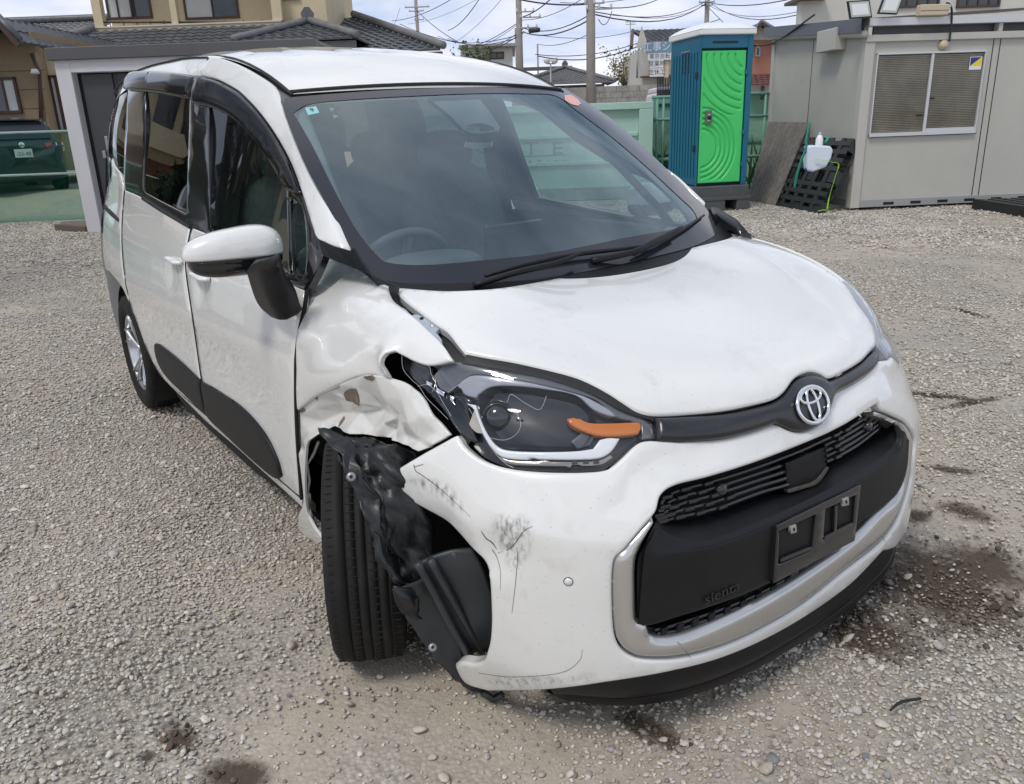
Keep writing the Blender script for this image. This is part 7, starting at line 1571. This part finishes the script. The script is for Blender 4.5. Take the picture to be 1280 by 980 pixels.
# low pallet with weeds, right edge
lp=thing('flat_pallet',tuple(at(1250,258,z=0)),'flat black plastic pallet on the gravel at the right edge, weeds growing through','pallet')
q0=at(1215,252,z=0);q1=at(1216,261,z=0);q2=at(1300,275,z=0)
ex=(q2-q1); wl=np.linalg.norm(ex); ex/=wl; ey=np.array([-ex[1],ex[0],0]); 
for k in range(7): V_q,F_q=box_vf(q1+ex*wl/2+ey*(.08+k*.17)+[0,0,.12],(wl,.10,.03),np.stack([ex,ey,[0,0,1.]],1)); mk('deck_slat',V_q,F_q,M['pallet'],lp,False)
for k in range(6): V_q,F_q=box_vf(q1+ex*wl*(k+.1)/5.3+ey*.6+[0,0,.055],(.10,1.2,.11),np.stack([ex,ey,[0,0,1.]],1)); mk('bearer',V_q,F_q,M['pallet'],lp,False)
V_q,F_q=box_vf(q1+ex*wl/2+[0,0,.07],(wl,.04,.14),np.stack([ex,ey,[0,0,1.]],1)); mk('edge_rail',V_q,F_q,M['pallet'],lp,False)
rebase(lp)
wc=at(1248,247,z=.0); V=[];F=[]
for k in range(150):
    c=wc+ex*rng2.normal(0,.13)+ey*rng2.normal(.1,.08); d=np.array([rng2.normal(0,.09),rng2.normal(0,.09),rng2.uniform(.12,.40)]); wv=np.array([rng2.normal(),rng2.normal(),0]); wv*=.012/np.linalg.norm(wv); n0_=len(V); V+=[c+d*.4-wv,c+d*.7+wv*2,c+d,c+d*.5+wv]; F.append((n0_,n0_+1,n0_+2,n0_+3))
o=mk('weed_tuft',V,F,leafm('olive weed leaves',(.07,.085,.025),(.14,.10,.04)),None,False); tag(o,'tuft of green weeds growing beside the flat black pallet','weeds')
# bit of rubber trim on the ground, lower right
o=tube('rubber_scrap',[gp(1112,893)+[0,0,.012],gp(1125,886)+[0,0,.02],gp(1150,878)+[0,0,.012]],[.003,.0045,.0035],M['rubber'],None,step=.01); tag(o,'short curved strip of black rubber lying on the gravel in front of the bumper','scrap')
# ---------------------------------------------------------------- what the side windows mirror
rx=thing('house',(-15,-9.5,0),'beige house with brown balcony standing beyond the minivan’s right side','house')
E_=Pl((-22,-4.6),(.25,-.97)); 
def eb_(n,a0,a1,z0,z1,o0,o1,m): return E_.block(n,a0,a1,z0,z1,o0,o1,m,rx)
eb_('wall',-1.6,7,0,5.4,-6,0,M['beige']); eb_('balcony_parapet',-.6,3.5,2.7,3.6,0,1.2,M['beige']); eb_('lower_boards',-1.5,6.,0,2.3,.0,.06,mat('red brown boards',(.16,.07,.035),rough=.7,var=.25,vs=3,stretch=(9,9,.4)))
for a0,z0 in ((.3,3.7),(3.9,3.6),(2.2,3.7)): eb_('window',a0,a0+1.4,z0,z0+1.5,.0,.08,M['winglass'])
tiles('roof_tiles',E_.pt(-2.2,5.3,.9),E_.pt(7.6,5.3,.9),E_.pt(6.2,7.0,-3),E_.pt(-.8,7.0,-3),M['tile'],rx); rebase(rx)
tree('bare_tree',(-12.5,-5.0,0),8.0,2.3,'tall leafless tree standing beyond the minivan’s right side','' and None or None,seed=11,branches=34,trunk=.16)
tree('bare_tree',(-8.6,-4.9,0),7.4,2.2,'shorter leafless tree nearer the frame, beyond the minivan’s right side',None,seed=12,branches=30,trunk=.14)
for i,(x,y,h_) in enumerate(((-9.6,-4.3,1.9),(-7.8,-4.6,2.4),(-13.2,-4.6,1.8))): tree('garden_shrub',(x,y,0),h_,1.5,('round evergreen shrub nearest the bare trees','tall evergreen shrub closest to the camera side','low evergreen shrub beside the beige house')[i]+', right of the minivan',lf_d,n=5200,seed=20+i,ls=.16,branches=30,trunk=.07)
fr2=thing('net_fence',(-6,-4.9,0),'long green net fence running along the minivan’s right side','fence')
R2=Pl((-24,-3.0),(1,.0)); 
for z in (.40,.80): tube('rail',[R2.pt(0,z),R2.pt(13,z)],.018,M['railg'],fr2)
R2.block('net',0,13,0,.80,-.01,-.005,M['net'],fr2); rebase(fr2)
hatch('parked_car',(-6.6,-3.5,0),math.radians(4),whitep,'plain white hatchback parked beyond the damaged minivan’s right side, outside the frame',None)
# ---------------------------------------------------------------- loose gravel
def gravel():
    r=np.random.default_rng(3)
    # stones: low-poly pebbles, three sizes of prototype kept in one hidden-free collection as mesh data
    protos=[]
    pc_=bpy.data.collections.new('pebble_shapes')
    mats=[]
    m=bpy.data.materials.new('river pebbles'); m.use_nodes=True; nt=m.node_tree; N=nt.nodes; L=nt.links; b=N['Principled BSDF']; b.inputs['Roughness'].default_value=.85; b.inputs['Specular IOR Level'].default_value=.3
    oi=N.new('ShaderNodeObjectInfo'); rp=N.new('ShaderNodeValToRGB'); rp.color_ramp.interpolation='LINEAR'; e=rp.color_ramp.elements
    cols=[(0,(.24,.21,.175)),(.15,(.42,.37,.30)),(.4,(.52,.47,.40)),(.6,(.41,.395,.375)),(.8,(.58,.54,.475)),(.94,(.64,.61,.555)),(1,(.18,.185,.20))]
    e[0].position=0; e[0].color=cols[0][1]+(1,); e[1].position=1; e[1].color=cols[-1][1]+(1,)
    for p_,c_ in cols[1:-1]: q=rp.color_ramp.elements.new(p_); q.color=c_+(1,)
    L.new(oi.outputs['Random'],rp.inputs[0])
    n=N.new('ShaderNodeTexNoise'); n.inputs['Scale'].default_value=3.; n.inputs['Detail'].default_value=5; t_=N.new('ShaderNodeTexCoord'); L.new(t_.outputs['Object'],n.inputs['Vector']); mr_=N.new('ShaderNodeMapRange'); mr_.inputs[1].default_value=.3; mr_.inputs[2].default_value=.7; mr_.inputs[3].default_value=.8; mr_.inputs[4].default_value=1.15; L.new(n.outputs[0],mr_.inputs[0])
    at_=N.new('ShaderNodeAttribute'); at_.attribute_type='INSTANCER'; at_.attribute_name='wet'
    mu=N.new('ShaderNodeVectorMath'); mu.operation='SCALE'; L.new(rp.outputs[0],mu.inputs[0]); L.new(mr_.outputs[0],mu.inputs['Scale'])
    mx_=N.new('ShaderNodeMixRGB'); L.new(at_.outputs['Fac'],mx_.inputs[0]); L.new(mu.outputs[0],mx_.inputs[1]); mx_.inputs[2].default_value=(.065,.042,.026,1); L.new(mx_.outputs[0],b.inputs['Base Color'])
    for k in range(7):
        bm=bmesh.new(); bmesh.ops.create_icosphere(bm,subdivisions=2,radius=.5)
        s_=Vector((r.uniform(.85,1.25),r.uniform(.65,.95),r.uniform(.42,.68))); off=Vector((k*7.3,k*3.1,k*5.7))
        pl3=[Vector(r.normal(0,1,3)).normalized() for _ in range(5)]
        for v in bm.verts:
            d=v.co.normalized(); f_=1+.22*noise.noise(d*1.6+off)+.10*noise.noise(d*3.6+off)
            p=d*.5*f_
            for q in pl3:
                dd=p.dot(q); lim_=.37
                if dd>lim_: p-=q*(dd-lim_)*.8
            v.co=Vector((p.x*s_.x,p.y*s_.y,p.z*s_.z))
        me=bpy.data.meshes.new('pebble'); bm.to_mesh(me); bm.free(); me.materials.append(m); me.polygons.foreach_set('use_smooth',[True]*len(me.polygons))
        protos.append(me); o=bpy.data.objects.new('pebble',me); pc_.objects.link(o)
    # positions: even density in the picture near the camera, thinning away
    P=[];S=[]
    def add(n,x0,x1,y0,y1,smin,smax,dist,pw=2.2):
        x=r.uniform(x0,x1,n*1); y=r.uniform(y0,y1,n); q=np.stack([x,y,np.zeros(n)],-1); pp=proj(q); z=(q-CAM)@CF
        ok=(z>.4)&(pp[:,0]>-260)&(pp[:,0]<1540)&(pp[:,1]>150)&(pp[:,1]<1150)&(z>dist[0])&(z<dist[1]); q=q[ok]; s=smin+(smax-smin)*r.uniform(0,1,len(q))**pw
        P.append(q);S.append(s)
    add(560000,-4.2,3.2,-4.,4.,.005,.0145,(.4,4.3),1.9)
    add(120000,-4.2,3.2,-4.,4.,.010,.022,(.4,4.4),2.4)
    add(2400,-4.2,3.2,-4.,4.,.022,.042,(.4,5.0),2.4)
    add(480000,-9,2,-6,11,.010,.024,(4.1,8.5),2.)
    add(330000,-16,2,-6,14,.020,.040,(8.5,14.5),2.0)
    P=np.concatenate(P);S=np.concatenate(S)
    # patches swept bare to fine sand
    nz=np.array([noise.fractal(Vector((a*.9,b*.9,2.)),.9,2.1,4) for a,b in P[:,:2]]) if len(P)<1 else None
    sc_=1.15
    def fbm(x,y):
        v=np.zeros_like(x); a=1.
        rr=np.random.default_rng(42)
        for o_ in range(5):
            for _ in range(4):
                th,ph=rr.uniform(0,6.28,2); k=sc_*2**o_*rr.uniform(.8,1.2)*1.6; v+=a*np.sin(k*(x*math.cos(th)+y*math.sin(th))+ph)*.5
            a*=.62
        return v
    nf=fbm(P[:,0],P[:,1]); prob=1/(1+np.exp((nf-.45)*2.3)); prob=np.clip(prob,.10,1.)
    big=S>.022; prob=np.where(big,np.clip(prob*1.2,.3,1),prob)
    keep=r.uniform(0,1,len(P))<prob
    # nothing under the car wheels' contact or inside buildings
    keep&=~((P[:,0]<-5.15)&(P[:,0]>-9)&(P[:,1]>9.9)) 
    P=P[keep];S=S[keep]
    P[:,2]=gz(P[:,0],P[:,1])+S*.26
    wet=np.zeros(len(P))
    for (x,y,rx_,ry_,an) in STAINS:
        dx,dy=P[:,0]-x,P[:,1]-y; u=(dx*math.cos(an)+dy*math.sin(an))/rx_; v=(-dx*math.sin(an)+dy*math.cos(an))/ry_; wet=np.maximum(wet,np.clip(1.25-np.hypot(u,v),0,1))
    wet=np.where(r.uniform(0,1,len(P))<np.clip(wet*1.7-.12,0,.9),r.uniform(.55,1.,len(P)),0.)
    me=bpy.data.meshes.new('gravel'); me.vertices.add(len(P)); me.vertices.foreach_set('co',P.ravel()); me.update()
    for nm,arr in (('size',S),('wet',wet)): a=me.attributes.new(nm,'FLOAT','POINT'); a.data.foreach_set('value',arr.astype(np.float32))
    a=me.attributes.new('rot','FLOAT_VECTOR','POINT'); rt=np.stack([r.normal(0,.25,len(P)),r.normal(0,.25,len(P)),r.uniform(0,6.28,len(P))],-1); a.data.foreach_set('vector',rt.ravel().astype(np.float32))
    a=me.attributes.new('kind_index','INT','POINT'); a.data.foreach_set('value',r.integers(0,7,len(P)).astype(np.int32))
    o=bpy.data.objects.new('gravel',me); COL.objects.link(o); stuff(o); me.materials.append(m)
    ng=bpy.data.node_groups.new('scatter pebbles','GeometryNodeTree'); ng.interface.new_socket('Geometry',in_out='INPUT',socket_type='NodeSocketGeometry'); ng.interface.new_socket('Geometry',in_out='OUTPUT',socket_type='NodeSocketGeometry')
    N=ng.nodes; L=ng.links; gi=N.new('NodeGroupInput'); go=N.new('NodeGroupOutput'); mp=N.new('GeometryNodeMeshToPoints'); ip=N.new('GeometryNodeInstanceOnPoints'); ci=N.new('GeometryNodeCollectionInfo'); ci.inputs['Collection'].default_value=pc_; ci.inputs['Separate Children'].default_value=True; ci.inputs['Reset Children'].default_value=True
    def na(nm,ty): q=N.new('GeometryNodeInputNamedAttribute'); q.data_type=ty; q.inputs[0].default_value=nm; return q.outputs[0]
    L.new(gi.outputs[0],mp.inputs[0]); L.new(mp.outputs[0],ip.inputs['Points']); L.new(ci.outputs[0],ip.inputs['Instance']); ip.inputs['Pick Instance'].default_value=True
    L.new(na('kind_index','INT'),ip.inputs['Instance Index']); L.new(na('rot','FLOAT_VECTOR'),ip.inputs['Rotation']); L.new(na('size','FLOAT'),ip.inputs['Scale']); L.new(ip.outputs[0],go.inputs[0])
    md=o.modifiers.new('scatter','NODES'); md.node_group=ng; print('PEBBLES',len(P)); return o
gravel()
